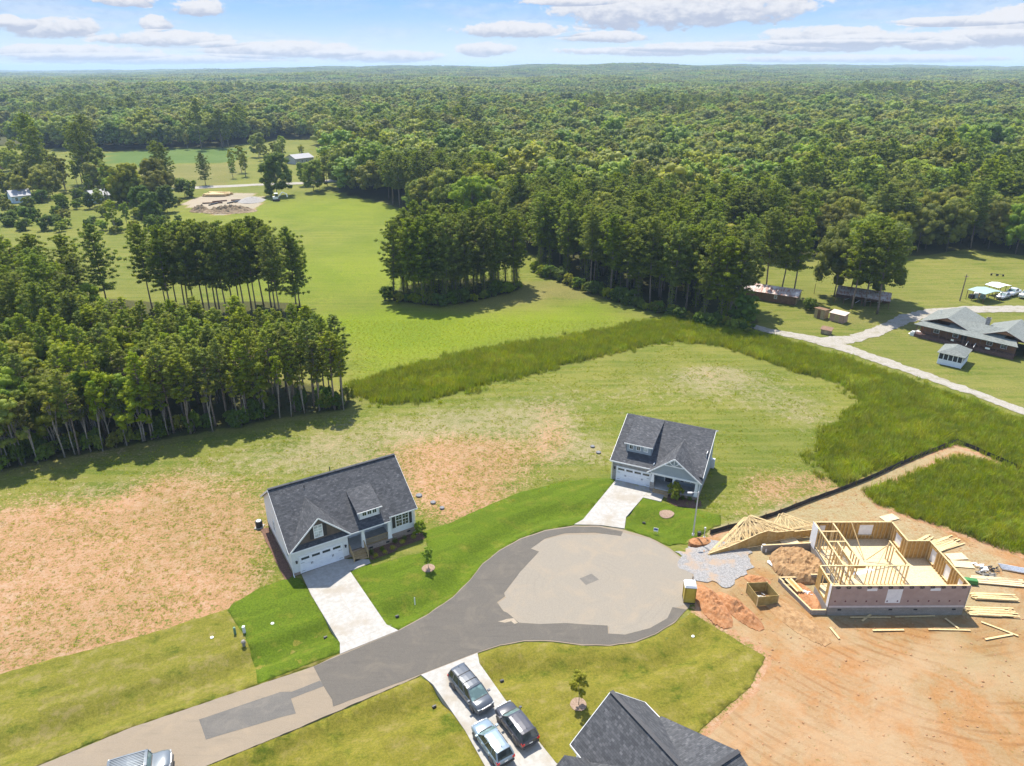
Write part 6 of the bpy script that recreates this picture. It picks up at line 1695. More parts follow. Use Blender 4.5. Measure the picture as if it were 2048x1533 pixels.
def lean_shed(px0, px1, d, h0, h1, roof, wall, label, cat='shed', name='small_shed'):
    a, rz = frame_of(px0, px1); L = math.dist(G(*px0)[:2], G(*px1)[:2])
    o = empty(name, a, rz, label, cat)
    MB().box(0, L, 0, .08, 0, h0).build('front_wall', wall, o); MB().box(0, L, d - .08, d, 0, h1).build('back_wall', wall, o)
    for x, sg in ((0, -1), (L, 1)): MB().wallslab([(x, 0, 0), (x, d, 0), (x, d, h1), (x, 0, h0)], (sg, 0, 0), .08).build('side_wall', wall, o)
    roof_part('roof', [[(-.2, -.25, h0), (L + .2, -.25, h0), (L + .2, d + .2, h1 + .08), (-.2, d + .2, h1 + .08)]], o, roof, .05)
    MB().box(L * .35, L * .65, -.03, 0, .05, h0 * .85).build('door', M_TANB if wall is not M_TANB else M_BARN, o)
    return o
lean_shed((1627, 635), (1646, 640), 2.2, 2.3, 1.9, M_BARN, M_TANB, 'tall yellow-tan wooden shed beside the dark bush')
lean_shed((1658, 641), (1686, 648), 2.0, 1.9, 2.1, mat('pale_pink_metal', (.46, .36, .30), (.52, .43, .37), 3), mat('reddish_panel', (.33, .20, .14), (.40, .26, .19), 4), 'low reddish shed with pale roof next to the yellow-tan shed')
lean_shed((1641, 667), (1660, 671), 1.2, 1.0, 1.3, M_BARN, mat('old_pallet_wood', (.24, .17, .10), (.33, .25, .16), 6), 'small slatted box shed standing alone above the gravel road')
# carports
def carport(c, L, W_, rz, h, roof, label):
    o = empty('carport', c, rz, label, 'carport')
    roof_part('roof', [[(0, 0, h), (L, 0, h), (L, W_ / 2, h + .35), (0, W_ / 2, h + .35)], [(0, W_ / 2, h + .35), (L, W_ / 2, h + .35), (L, W_, h), (0, W_, h)]], o, roof, .05)
    for x in (.1, L / 3, 2 * L / 3, L - .1):
        for y in (.1, W_ - .1): MB().box(x - .05, x + .05, y - .05, y + .05, 0, h).build('post', M_BARN, o)
    return o
M_TEAL = mat('teal_green_metal_roof', (.24, .34, .30), (.29, .38, .35), 3, rough=.45); M_WMET = mat('white_metal_roof', (.66, .68, .72), (.72, .74, .77), 3, rough=.4)
c = G(*(1860 + 820 / 10.894, 520 + 640 / 10.894), 2.5); carport((c[0], c[1], 0), 4.6, 6.2, math.radians(-66 + 0), 2.45, M_TEAL, 'teal-roofed carport full of stored things in the ranch yard').rotation_euler.z = math.radians(-68)
c = G(*(1860 + 1195 / 10.894, 520 + 530 / 10.894), 2.5); carport((c[0], c[1], 0), 3.6, 5.0, math.radians(-66), 2.45, M_WMET, 'white-roofed open carport behind the teal-roofed one')
c = G(1945, 598)
for k, (dx, dy, s, m__, l) in enumerate([(0, .6, .55, M_BLACK, 'dark bin under the teal carport'), (1.5, 1.2, .7, M_TRIMDIM, 'pale stacked box under the teal carport'), (2.6, .3, .5, M_TEAL, 'greenish tank at the near corner of the teal carport'), (3.6, 2.2, .6, M_BARN, 'brown crate at the right side of the teal carport')]):
    tag(MB().box(-s, s, -s * .8, s * .8, 0, s * 1.6).box(-s * .8, s * .8, -s * .6, s * .6, s * 1.6, s * 1.8).build('crate', m__, loc=(c[0] + dx, c[1] + dy, 0), rz=k), l, 'crate')
# utility pole of the ranch yard
UP = MB().tube([(0, 0, 0), (.05, 0, 6.6)], [.15, .10], 8).box(-.5, .6, -.05, .05, 6.0, 6.12).build('utility_pole', BARK, loc=G(1919.5, 602)); tag(UP, 'dark wooden utility pole left of the teal carport', 'pole')

# far houses
def far_house(px0, px1, D_, h, wall, roof, label, rh=2.0):
    a, rz = frame_of(px0, px1); L = math.dist(G(*px0)[:2], G(*px1)[:2])
    o = empty('far_house', a, rz, label, 'house')
    MB().box(0, L, 0, .15, 0, h).box(0, L, D_ - .15, D_, 0, h).build('wall', wall, o)
    for x, sg in ((0, -1), (L, 1)): MB().wallslab([(x, 0, 0), (x, D_, 0), (x, D_, h), (x, D_ / 2, h + rh - .1), (x, 0, h)], (sg, 0, 0), .15).build('wall', wall, o)
    roof_part('roof', [[(-.4, D_ / 2, h + rh), (L + .4, D_ / 2, h + rh), (L + .4, -.5, h - .1), (-.4, -.5, h - .1)], [(-.4, D_ / 2, h + rh), (L + .4, D_ / 2, h + rh), (L + .4, D_ + .5, h - .1), (-.4, D_ + .5, h - .1)]], o, roof, .15)
    for k in range(int(L / 3)): window(o, 1 + k * 3.0, 1.0, 1.1, 1.2, v=-.01)
    return o
M_BLUEW = mat('pale_blue_siding', (.42, .52, .60), (.46, .56, .64), 3); M_GREYR = mat('grey_roof', (.24, .24, .25), (.30, .30, .31), 4)
far_house((27, 408), (66, 404), 9, 3, M_BLUEW, M_GREYR, 'pale blue far house with grey roof among the trees at left')
far_house((190, 408), (222, 404), 9, 3, M_BLUEW, M_GREYR, 'low bluish far house half hidden behind trees')
far_house((2, 340), (42, 335), 9, 3, mat('red_brown_wall', (.30, .14, .10), (.36, .18, .13), 3), mat('white_roof', (.62, .62, .60), (.68, .68, .66), 3), 'far barn with white roof at the left frame edge', 2.4)
far_house((592, 330), (628, 326), 10, 3.4, mat('grey_wall', (.40, .41, .42), (.46, .47, .48), 3), M_GREYR, 'grey far building behind the large dark round tree')
# ------------------------------------------------------------------ cars
M_TYRE = mat('tyre_rubber', (.02, .02, .02), (.03, .03, .03), 20, rough=.9); M_RIM = mat('alloy_rim', (.45, .45, .46), rough=.3, metal=.8)
M_CGLASS = glass_mat('car_glass', (.025, .032, .032), .04); M_CGLASS2 = glass_mat('windscreen_glass', (.10, .15, .14), .05)
M_RED = mat('red_lamp', (.45, .02, .02), rough=.2); M_LAMP = mat('clear_lamp', (.30, .31, .31), rough=.15); M_PLATE = mat('licence_plate', (.7, .7, .68), rough=.5)
M_PLAS = mat('black_plastic', (.025, .025, .027), (.035, .035, .037), 12, rough=.6)
def paint(name, col): return mat(name, col, [q * .9 for q in col], .8, 2, rough=.28, metal=.25, coat=.5)
P_VAN = paint('dark_grey_car_paint', (.085, .095, .11)); P_SUV = paint('charcoal_car_paint', (.060, .060, .070)); P_HATCH = paint('pale_blue_car_paint', (.21, .27, .32)); P_GREY = paint('light_grey_car_paint', (.15, .17, .185))
P_SILV = paint('silver_car_paint', (.42, .43, .44)); P_WH = paint('white_car_paint', (.66, .67, .67))

def loft(rings, cap=True):
    b = MB(); n = len(rings[0]); vs_ = [p for r in rings for p in r]; f = []
    for i in range(len(rings) - 1):
        for k in range(n): k2 = (k + 1) % n; f.append((i * n + k, i * n + k2, (i + 1) * n + k2, (i + 1) * n + k))
    if cap: f.append(tuple(range(n))[::-1]); f.append(tuple((len(rings) - 1) * n + k for k in range(n)))
    return b.add(vs_, f)

def make_car(name, label, cat, x, y, heading, P, L, W, H, belt, hood, trunk_x, ws, rw, wheel=.34, wb=None, boxy=0.0, rails=False, roof_ribs=False, sunroof=False, bed=None):
    """hood: (x of windscreen base, z at nose); ws: windscreen top x; rw: (roof end x, rear glass base x)"""
    o = empty(name, (x, y, float(land(x, y)) + .08 if False else .062), heading, label, cat)
    hl, hw = L / 2, W / 2
    wb = wb or L * .58
    xf, xr = wb / 2 + .05, -wb / 2 + .05
    zb = belt
    # lower body
    st = [(-hl, .45, zb - .16 if trunk_x is None else zb - .25, .86), (-hl + .06, .34, zb - .06, .93), (-hl + .25, .28, zb, .975), (xr, .25, zb, 1.0), (0, .22, zb, 1.0), (hood[0], .22, zb, 1.0), (hood[0] + .25, .24, zb - .02, .99), ((hood[0] + hl) / 2, .26, (zb + hood[1]) / 2 + .05, .975),
          (hl - .28, .28, hood[1] + .02, .94), (hl - .08, .34, hood[1] - .10, .86), (hl, .42, hood[1] - .26, .74)]
    rings = []
    for (sx, zl, zu, wf) in st:
        w_ = hw * wf; r = []
        crown = .06 if sx > hood[0] + .1 else .02
        half = [(0, zl), (w_ * .80, zl), (w_ * .965, zl + .10), (w_, zl + (zu - zl) * .45), (w_ * .985, zl + (zu - zl) * .78), (w_ * (.93 - .03 * (1 - boxy)), zu - .015), (w_ * .72, zu + crown * .6), (0, zu + crown)]
        for (yy, zz) in half: r.append((sx, yy, zz))
        for (yy, zz) in half[-2:0:-1]: r.append((sx, -yy, zz))
        rings.append(r)
    body = loft(rings).build('body', P, o, smooth=True)
    # greenhouse
    zt = H - .05; wbb = hw * .90; wtt = hw * (.72 + .12 * boxy)
    A0, A1, D1_, D0 = hood[0], ws, rw[0], rw[1]
    def q(name_, pts, m_, th=.02):
        pts = [Vector(p) for p in pts]; nr = (pts[1] - pts[0]).cross(pts[2] - pts[0]).normalized()
        c = sum(pts, Vector()) / len(pts)
        if nr.dot(c - Vector((0, 0, zb))) < 0: nr = -nr
        return MB().wallslab(pts, nr, th).build(name_, m_, o)
    q('windscreen', [(A0, wbb * .94, zb), (A0, -wbb * .94, zb), (A1, -wtt * .95, zt), (A1, wtt * .95, zt)], M_CGLASS2)
    q('rear_window', [(D0, -wbb * .90, zb), (D0, wbb * .90, zb), (D1_, wtt * .92, zt), (D1_, -wtt * .92, zt)], M_CGLASS)
    for s_ in (1, -1):
        q('side_window', [(A0 - .1, s_ * wbb, zb), (D0 + .15, s_ * wbb, zb), (D1_ + .02, s_ * wtt, zt), (A1 - .02, s_ * wtt, zt)], M_CGLASS)
        pl = MB()
        pl.bar((A0, s_ * wbb * .97, zb - .02), (A1, s_ * wtt * .985, zt), .07, .06).bar((D0, s_ * wbb * .96, zb - .02), (D1_, s_ * wtt * .97, zt), .13, .10)
        k = 3 if (A1 - D1_) > 2.2 else 2
        for i in range(1, k + 1):
            f = i / (k + 1) + .04; xx = A0 + (D0 - A0) * f; xt = A1 + (D1_ - A1) * (f + .0)
            pl.bar((xx, s_ * (wbb + .004), zb), (xt, s_ * (wtt + .006), zt), .07, .04)
        pl.build('pillar', P, o)
    # roof
    rr = []
    for xx, dz, wf in ((A1 + .06, -.03, .93), (A1 - .12, .015, .99), ((A1 + D1_) / 2, .05, 1.0), (D1_ + .2, .02, .985), (D1_ - .10, -.025, .93)):
        w_ = wtt * wf * 1.03
        rr.append([(xx, -w_, zt + dz - .035), (xx, w_, zt + dz - .035), (xx, w_ * .96, zt + dz + .015), (xx, w_ * .6, zt + dz + .045), (xx, 0, zt + dz + .055), (xx, -w_ * .6, zt + dz + .045), (xx, -w_ * .96, zt + dz + .015)])
    roof = loft(rr).build('roof', P, o, smooth=False)
    if roof_ribs:
        rb = MB()
        for i in range(9):
            yy = -wtt * .8 + i * wtt * .2; rb.bar((A1 - .15, yy, zt + .10), (D1_ + .1, yy, zt + .10), .06, .03)
        rb.build('roof_ribs', P, roof)
    if rails:
        for s_ in (1, -1): MB().tube([(A1 - .2, s_ * wtt * .93, zt + .02), (A1 - .35, s_ * wtt * .93, zt + .09), (D1_ + .35, s_ * wtt * .93, zt + .09), (D1_ + .2, s_ * wtt * .93, zt + .02)], [.02] * 4, 6).build('roof_rail', M_PLAS, o)
    if rails == 2:
        for xx in (A1 - .75, A1 - 1.7): MB().bar((xx, -wtt * .93, zt + .11), (xx, wtt * .93, zt + .11), .06, .03).build('roof_crossbar', M_PLAS, o)
    if sunroof: MB().box(A1 - .95, A1 - .2, -wtt * .6, wtt * .6, zt + .03, zt + .068).build('sunroof', M_CGLASS, roof)
    # wheels
    for xx in (xf, xr):
        for s_ in (1, -1):
            t = MB().lathe([(wheel * .55, -.11), (wheel * .93, -.11), (wheel, -.07), (wheel, .07), (wheel * .93, .11), (wheel * .55, .11)], 20).mesh('tyre', M_TYRE, True)
            wo = link('wheel', t, o); wo.location = (xx, s_ * (hw - .12), wheel); wo.rotation_euler = (math.pi / 2, 0, 0)
            r_ = MB().lathe([(.02, -.09), (wheel * .66, -.085), (wheel * .68, -.05), (wheel * .68, .05), (wheel * .66, .085), (.02, .09)], 16)
            for a_ in range(5):
                t_ = a_ * 1.2566; r_.bar((0, 0, -s_ * .10), (math.cos(t_) * wheel * .6, math.sin(t_) * wheel * .6, -s_ * .10), .06, .03)
            link('rim', r_.mesh('rim', M_RIM), wo)
            ar = MB(); n = 12
            for i in range(n):
                a0, a1 = math.pi * i / n, math.pi * (i + 1) / n; rad = wheel + .05
                ar.bar((xx + math.cos(a0) * rad, s_ * (hw + .0), wheel + math.sin(a0) * rad), (xx + math.cos(a1) * rad, s_ * (hw + .0), wheel + math.sin(a1) * rad), .05, .06, up=(0, s_, 0))
            ar.build('wheel_arch', M_PLAS if (rails or boxy) else P, o)
            MB().lathe([(.01, 0), (wheel + .03, 0), (wheel + .03, .02), (.01, .02)], 16).build('wheel_well', M_BLACK, o, loc=(xx, s_ * (hw + (.0 if s_ < 0 else -.0)), wheel)).rotation_euler = (s_ * math.pi / 2, 0, 0)
    # fronts and rears
    zn = hood[1]
    for s_ in (1, -1):
        MB().box(hl - .30, hl - .04, min(s_ * hw * .52, s_ * hw * .86), max(s_ * hw * .52, s_ * hw * .86), zn - .16, zn - .06).build('headlight', M_LAMP, o)
        MB().box(-hl - .01, -hl + .22, min(s_ * hw * .66, s_ * hw * .95), max(s_ * hw * .66, s_ * hw * .95), zb - .30, zb - .10).build('taillight', M_RED, o)
        MB().box(hood[0] - .28, hood[0] - .10, min(s_ * hw * .97, s_ * (hw + .20)), max(s_ * hw * .97, s_ * (hw + .20)), zb + .02, zb + .16).build('mirror', P, o)
        for fx in (.28, .62): MB().box(hood[0] + (D0 - hood[0]) * fx - .08, hood[0] + (D0 - hood[0]) * fx + .08, min(s_ * (hw - .02), s_ * (hw + .02)), max(s_ * (hw - .02), s_ * (hw + .02)), zb - .15, zb - .11).build('door_handle', P, o)
    g = MB().box(hl - .10, hl - .01, -hw * .5, hw * .5, zn - .20, zn - .08)
    for i in range(3): g.box(hl - .05, hl + .01, -hw * .48, hw * .48, zn - .19 + i * .04, zn - .175 + i * .04)
    g.build('grille', M_RIM, o)
    MB().box(hl - .12, hl + .03, -hw * .82, hw * .82, .36, .52).build('front_bumper', M_PLAS if boxy else P, o)
    MB().box(-hl - .05, -hl + .15, -hw * .86, hw * .86, .38, .58).build('rear_bumper', M_PLAS if (boxy or rails) else P, o)
    MB().box(-hl - .025, -hl + .02, -.16, .16, .68, .80).build('licence_plate', M_PLATE, o)
    MB().tube([(D1_ + .3, 0, zt + .05), (D1_ + .12, 0, zt + .16)], [.03, .012], 5).build('antenna', M_PLAS, o)
    MB().bar((hood[0] + .02, -hw * .7, zb + .04), (hood[0] + .02, hw * .7, zb + .04), .07, .02).build('wiper', M_PLAS, o)
    return o
R_ = math.radians
make_car('minivan', 'dark grey minivan parked nose down at the top of the driveway', 'car', -3.72, 47.35, R_(-54), P_VAN, 5.10, 1.96, 1.74, 1.06, (1.52, .95), None, .62, (-2.18, -2.46), rails=2, wb=3.05)
make_car('parked_suv', 'charcoal crossover with sunroof parked right of the pale blue car', 'car', .36, 43.75, R_(122.6), P_SUV, 4.55, 1.86, 1.66, 1.03, (1.10, .92), None, .30, (-1.78, -2.18), sunroof=True, rails=0, wb=2.68)
make_car('parked_hatchback', 'pale blue hatchback with roof rails parked left of the charcoal crossover', 'car', -1.66, 42.0, R_(122.6), P_HATCH, 4.45, 1.80, 1.58, .98, (1.05, .88), None, .25, (-1.70, -2.12), rails=True, wb=2.66)
jf = G(344, 1519, .9); jd = (math.cos(R_(21)), math.sin(R_(21)))
make_car('offroad_suv', 'light grey boxy off-road vehicle driving on the road at the bottom left', 'car', jf[0] - 2.4 * jd[0], jf[1] - 2.4 * jd[1], R_(21), P_GREY, 4.8, 1.9, 1.88, 1.18, (.95, 1.14), None, .70, (-2.05, -2.2), wheel=.42, boxy=1.0, roof_ribs=True, wb=2.95)
sw = bpy.data.objects['offroad_suv']; wh = MB().lathe([(.1, -.13), (.38, -.13), (.42, -.08), (.42, .08), (.38, .13), (.1, .13)], 18).build('spare_wheel', M_TYRE, sw, loc=(-2.58, 0, 1.0)); wh.rotation_euler = (0, math.pi / 2, 0)
make_car('parked_sedan', 'silver sedan parked beside the teal carport', 'car', 121.3, 168.9, R_(213), P_SILV, 4.6, 1.8, 1.42, .92, (.95, .82), 1, .25, (-1.0, -1.75), wb=2.7)
make_car('parked_pickup', 'old white pickup standing behind the silver sedan', 'car', 125.6, 171.9, R_(215), P_WH, 5.3, 1.95, 1.75, 1.1, (1.2, 1.0), 1, .6, (-.75, -.95), wb=3.4)
make_car('parked_truck', 'white truck cut by the right frame edge in the ranch yard', 'car', 127.9, 169.9, R_(210), P_WH, 5.4, 1.98, 1.9, 1.15, (1.3, 1.05), None, .7, (-2.2, -2.5), wb=3.3)

# ------------------------------------------------------------------ house under construction
M_LUM = mat('fresh_lumber', (.50, .36, .17), (.60, .46, .24), 5, rough=.8, stretch=(1, 1, .2)); M_LUM2 = mat('amber_plywood', (.36, .21, .055), (.46, .29, .09), 2.5, rough=.85)
M_OSB = mat('subfloor_panels', (.50, .38, .22), (.60, .48, .30), 9, 5, rough=.9); M_FIB = mat('pinkish_tan_sheathing', (.34, .245, .21), (.38, .28, .24), 1.2, 4, rough=.85)
M_WRAP = mat('white_house_wrap', (.66, .66, .66), (.73, .73, .73), 2, rough=.6, bump=.3, bscale=6); M_INK = mat('black_print', (.03, .03, .03), rough=.8); M_INKR = mat('dark_red_print', (.12, .02, .03), rough=.8)
a = G(1652.5, 1229)
CH = empty('house_under_construction', (a[0], a[1], 0), R_(.3), 'timber-framed house under construction without roof, pinkish sheathing along its near wall', 'house')
FZ, WZ0, WZ1 = 1.0, 1.27, 3.75
OUT = [(0, 0), (14.05, 0), (14.05, 7.5), (11.56, 7.5), (11.56, 11.1), (2.55, 11.1), (2.55, 3.2), (0, 3.2)]
def wall_line(a, b, off0=0, off1=0): return Vector((a[0], a[1], 0)), Vector((b[0], b[1], 0))
STUD_CACHE = {}
def stud(parent, x, y, rz_, h, z):
    k = round(h, 2)
    if k not in STUD_CACHE: STUD_CACHE[k] = MB().box(-.02, .02, -.07, .07, 0, k).mesh('stud', M_LUM)
    o = link('stud', STUD_CACHE[k], parent, (x, y, z), rz_); return o
def frame_wall(a, b, sheath=None, openings=(), sp=.40, side=1, mat_s=None, plates=True, z1=WZ1, cover=None):
    """studs between a and b; sheathing on the side given (1 = left of a->b outward)"""
    A = Vector((*a, 0)); B = Vector((*b, 0)); d = (B - A); L = d.length; d.normalize(); n = Vector((d.y, -d.x, 0)) * side
    ang = math.atan2(d.y, d.x)
    P0 = lambda t, z, k=0.0: (A.x + d.x * t + n.x * k, A.y + d.y * t + n.y * k, z)
    MB().bar(P0(.0, WZ0 + .02), P0(L, WZ0 + .02), .14, .04).build('bottom_plate', M_LUM, CH)
    MB().bar(P0(0, z1 - .04), P0(L, z1 - .04), .15, .08).build('top_plate', M_LUM, CH)
    k = int(L / sp)
    for i in range(k + 1):
        t = min(L - .03, .03 + i * (L - .06) / k)
        op = [q for q in openings if q[0] - .02 < t < q[1] + .02]
        if not op: stud(CH, *P0(t, 0)[:2], ang, z1 - WZ0 - .12, WZ0 + .04)
        elif op[0][2] > WZ0 + .3: stud(CH, *P0(t, 0)[:2], ang, round(op[0][2] - WZ0 - .06, 1), WZ0 + .04)
    for (t0, t1, z0_, z1_) in openings:
        MB().bar(P0(t0 - .06, z1_ + .12), P0(t1 + .06, z1_ + .12), .12, .24).build('header', M_LUM2, CH)
        if z0_ > WZ0 + .3: MB().bar(P0(t0, z0_ - .02), P0(t1, z0_ - .02), .14, .04).build('sill_plate', M_LUM, CH)
        if cover: MB().bar(P0(t0 - .02, (z0_ + z1_) / 2, .088), P0(t1 + .02, (z0_ + z1_) / 2, .088), .012, (z1_ - z0_)).build('wrap_cover', M_WRAP, CH)
    if sheath:
        t = 0.0
        while t < L - .05:
            t1 = min(L, t + 1.22); zb_ = FZ - .02; ops = [q for q in openings if q[1] > t and q[0] < t1]
            if not ops: MB().bar(P0(t + .003, (zb_ + z1) / 2, .082), P0(t1 - .003, (zb_ + z1) / 2, .082), .016, z1 - zb_ - .02).build('sheathing_panel', sheath, CH)
            else:
                b_ = MB(); q = ops[0]; a0, a1 = max(t, q[0]), min(t1, q[1])
                b_.bar(P0(t + .003, (zb_ + q[2]) / 2, .082), P0(t1 - .003, (zb_ + q[2]) / 2, .082), .016, q[2] - zb_)
                b_.bar(P0(t + .003, (q[3] + z1) / 2, .082), P0(t1 - .003, (q[3] + z1) / 2, .082), .016, z1 - q[3] - .02)
                if a0 > t + .02: b_.bar(P0(t + .003, (q[2] + q[3]) / 2, .082), P0(a0, (q[2] + q[3]) / 2, .082), .016, q[3] - q[2])
                if a1 < t1 - .02: b_.bar(P0(a1, (q[2] + q[3]) / 2, .082), P0(t1 - .003, (q[2] + q[3]) / 2, .082), .016, q[3] - q[2])
                b_.build('sheathing_panel', sheath, CH)
            t += 1.22
# foundation
for i in range(8):
    p, q = OUT[i], OUT[(i + 1) % 8]
    MB().bar((*p, FZ / 2 - .2), (*q, FZ / 2 - .2), .22, FZ + .4).build('foundation_wall', M_BLOCK, CH)
for u in (1.0, 6.3, 8.9, 12.9): MB().box(u, u + .38, -.13, -.09, .60, .78).build('foundation_vent', M_BLACK, CH)
for u0, u1, v0, v1 in ((0, 14.05, 0, 3.2), (2.55, 14.05, 3.2, 7.5), (2.55, 11.56, 7.5, 11.1)):
    nu = max(1, round((u1 - u0) / 2.44)); nv = max(1, round((v1 - v0) / 1.22))
    for i in range(nu):
        for j in range(nv):
            MB().box(u0 + (u1 - u0) * i / nu + .006, u0 + (u1 - u0) * (i + 1) / nu - .006, v0 + (v1 - v0) * j / nv + .006, v0 + (v1 - v0) * (j + 1) / nv - .006, FZ + rnd.uniform(0, .003), WZ0 - .001).build('subfloor_panel', M_OSB, CH)
W_OP = [(3.0, 4.1, 3.0, 3.22), (5.3, 6.9, 1.30, 3.3), (9.9, 11.0, 3.0, 3.22)]
frame_wall((0, 0), (14.05, 0), M_FIB, [(3.6, 4.6, 3.1, 3.42), (5.75, 7.25, 1.55, 3.30), (10.1, 11.1, 3.1, 3.42)], cover=True)
frame_wall((14.05, 0), (14.05, 7.5), M_LUM2, [(1.0, 1.8, 2.0, 3.3), (3.2, 4.2, 1.6, 3.3), (6.0, 6.9, 1.6, 3.3)], cover=True, sp=.42)
frame_wall((14.05, 7.5), (11.56, 7.5), M_LUM2, sp=.42)
frame_wall((11.56, 7.5), (11.56, 11.1), M_LUM2, [(1.2, 2.4, 1.9, 3.3)], cover=True, sp=.45)
frame_wall((11.56, 11.1), (2.55, 11.1), M_LUM2, [(2.0, 3.6, 1.9, 3.35), (7.6, 8.3, 2.2, 3.3)], cover=True, sp=.45)
frame_wall((2.55, 11.1), (2.55, 3.2), None, [(3.0, 4.6, 1.3, 3.4)], sp=.6)
frame_wall((2.55, 3.2), (0, 3.2), None, sp=.6)
frame_wall((0, 3.2), (0, 0), M_LUM2, [(.9, 2.3, 1.3, 3.4)], sp=.6)
frame_wall((2.6, 3.2), (9.5, 3.2), None, [(1.2, 2.2, 1.3, 3.4)], sp=.42)
frame_wall((9.5, 3.3), (9.5, 7.5), None, [(.6, 2.6, 1.3, 3.4)], sp=.5)
frame_wall((4.6, 4.2), (4.6, 10.9), None, [(2.0, 3.2, 1.3, 3.4), (4.6, 5.6, 1.3, 3.4)], sp=.55)
frame_wall((2.6, 7.4), (4.5, 7.4), None, sp=.5)
frame_wall((3.6, 3.3), (3.6, 7.3), None, [(1.0, 2.4, 1.3, 3.4)], sp=.6)
frame_wall((2.6, 9.3), (4.5, 9.3), None, sp=.5)
for a_, b_ in (((7.4, 5.5, WZ0), (9.4, 7.3, 3.6)), ((6.9, 7.0, WZ0 + .2), (6.8, 11.0, 3.7)), ((7.1, 7.0, WZ0 + .2), (9.4, 7.4, 3.2)), ((1.2, 1.6, WZ0), (.1, .2, 3.4))): MB().bar(a_, b_, .04, .12).build('brace', M_LUM, CH)
MB().box(.0 - .11, .0 - .09, -.08, .35, FZ, WZ1).build('corner_wrap', M_WRAP, CH); MB().box(14.15, 14.17, -.1, .6, FZ - .2, WZ1 - .1).build('corner_wrap', M_WRAP, CH)
MB().box(2.42, 2.45, 9.8, 11.2, FZ - .2, WZ1).build('corner_wrap', M_WRAP, CH)
MB().box(0, 14.05, -.112, -.096, FZ - .02, FZ + .2).build('base_flashing', mat('pale_flashing', (.52, .45, .42), (.58, .50, .47), 3), CH)
# printed marks on the sheathing: a small roof outline over strokes, and a star-like mark lower down
def logo_mesh():
    b = MB(); y = 0
    def s_(x0, z0, x1, z1, w=.078): b.bar((x0, 0, z0), (x1, 0, z1), .004, w, up=(x0 - x1 if False else 0, 0, 1) if abs(x1 - x0) > abs(z1 - z0) * .2 else (1, 0, 0))
    s_(-.24, .10, -.05, .22); s_(-.05, .22, .14, .17); s_(.14, .17, .22, .07); s_(.22, .08, .22, -.10); s_(-.24, .10, -.28, .04)
    s_(-.18, .05, -.04, .08); s_(-.04, .08, -.12, -.02); s_(-.12, -.02, .0, -.11); s_(-.18, -.10, -.10, -.10); s_(.04, .10, .04, -.10); s_(.04, -.10, .12, -.10); s_(.13, .08, .13, -.09)
    return b.mesh('logo', M_INK)
def star_mesh():
    b = MB()
    for i in range(5):
        t = math.pi / 2 + i * 1.2566; b.bar((0, 0, 0), (math.cos(t) * .10, 0, math.sin(t) * .12), .004, .06, up=(-math.sin(t), 0, math.cos(t)))
    return b.mesh('star', M_INKR)
LG, ST = logo_mesh(), star_mesh()
for i in range(13):
    x_ = .55 + i * 1.075
    o = link('printed_logo', LG, CH, (x_, -.094, 3.50)); 
    if not (5.75 < x_ < 7.25): link('printed_star', ST, CH, (x_, -.094, 1.78))
    else: link('printed_star', ST, CH, (x_, -.0985, 1.78))
# garage and porch foundation stubs at the left
for p, q, h in (((-3.3, 10.45), (2.5, 10.9), .95), ((-3.15, 5.2), (.3, 5.25), .55), ((.3, 5.25), (2.5, 5.25), .9), ((-3.15, 5.2), (-2.9, 4.5), .5), ((-3.0, 4.6), (-1.55, .1), .45), ((-1.6, .05), (-.1, .05), .55)):
    MB().bar((*p, h / 2 - .1), (*q, h / 2 - .1), .22, h + .2).build('foundation_wall', M_BLOCK, CH); MB().bar((*p, h + .02), (*q, h + .02), .16, .035).build('sill_plate', M_LUM, CH)
for i in range(3): MB().bar((-2.6 + i * .28, 4.9, .62 + i * .02), (-1.9 + i * .28, 3.0, .45), .24, .04).build('walk_plank', M_LUM2 if i == 1 else M_LUM, CH)
bx = MB().box(-.15, .15, -.12, .12, 0, .25).mesh('toolbox', M_PLAS)
for (u, v, l) in ((3.9, 1.2 + 3.4, 'small dark tool case on the left part of the new floor'), (5.4, 2.2, 'brown tool case standing near the inner stud wall'), (7.4, .9, 'orange and blue tool bag in the middle of the new floor')):
    p = to_world(CH, u, v); tag(link('tool_case', bx, loc=(p[0], p[1], WZ0), rz=u), l, 'tool case')
p = to_world(CH, 6.2, 5.0); tag(sheet('plastic_sheet', [(p[0] - 1.5, p[1] - .3), (p[0] - .3, p[1] - .1), (p[0] + 1.3, p[1] + .5), (p[0] + .8, p[1] + .8), (p[0] - .6, p[1] + .35), (p[0] - 1.6, p[1] - .05)], WZ0 + .012, M_WRAP, drape=False, wobble=.15, kind=None), 'crumpled white sheet lying on the new floor', 'sheet')

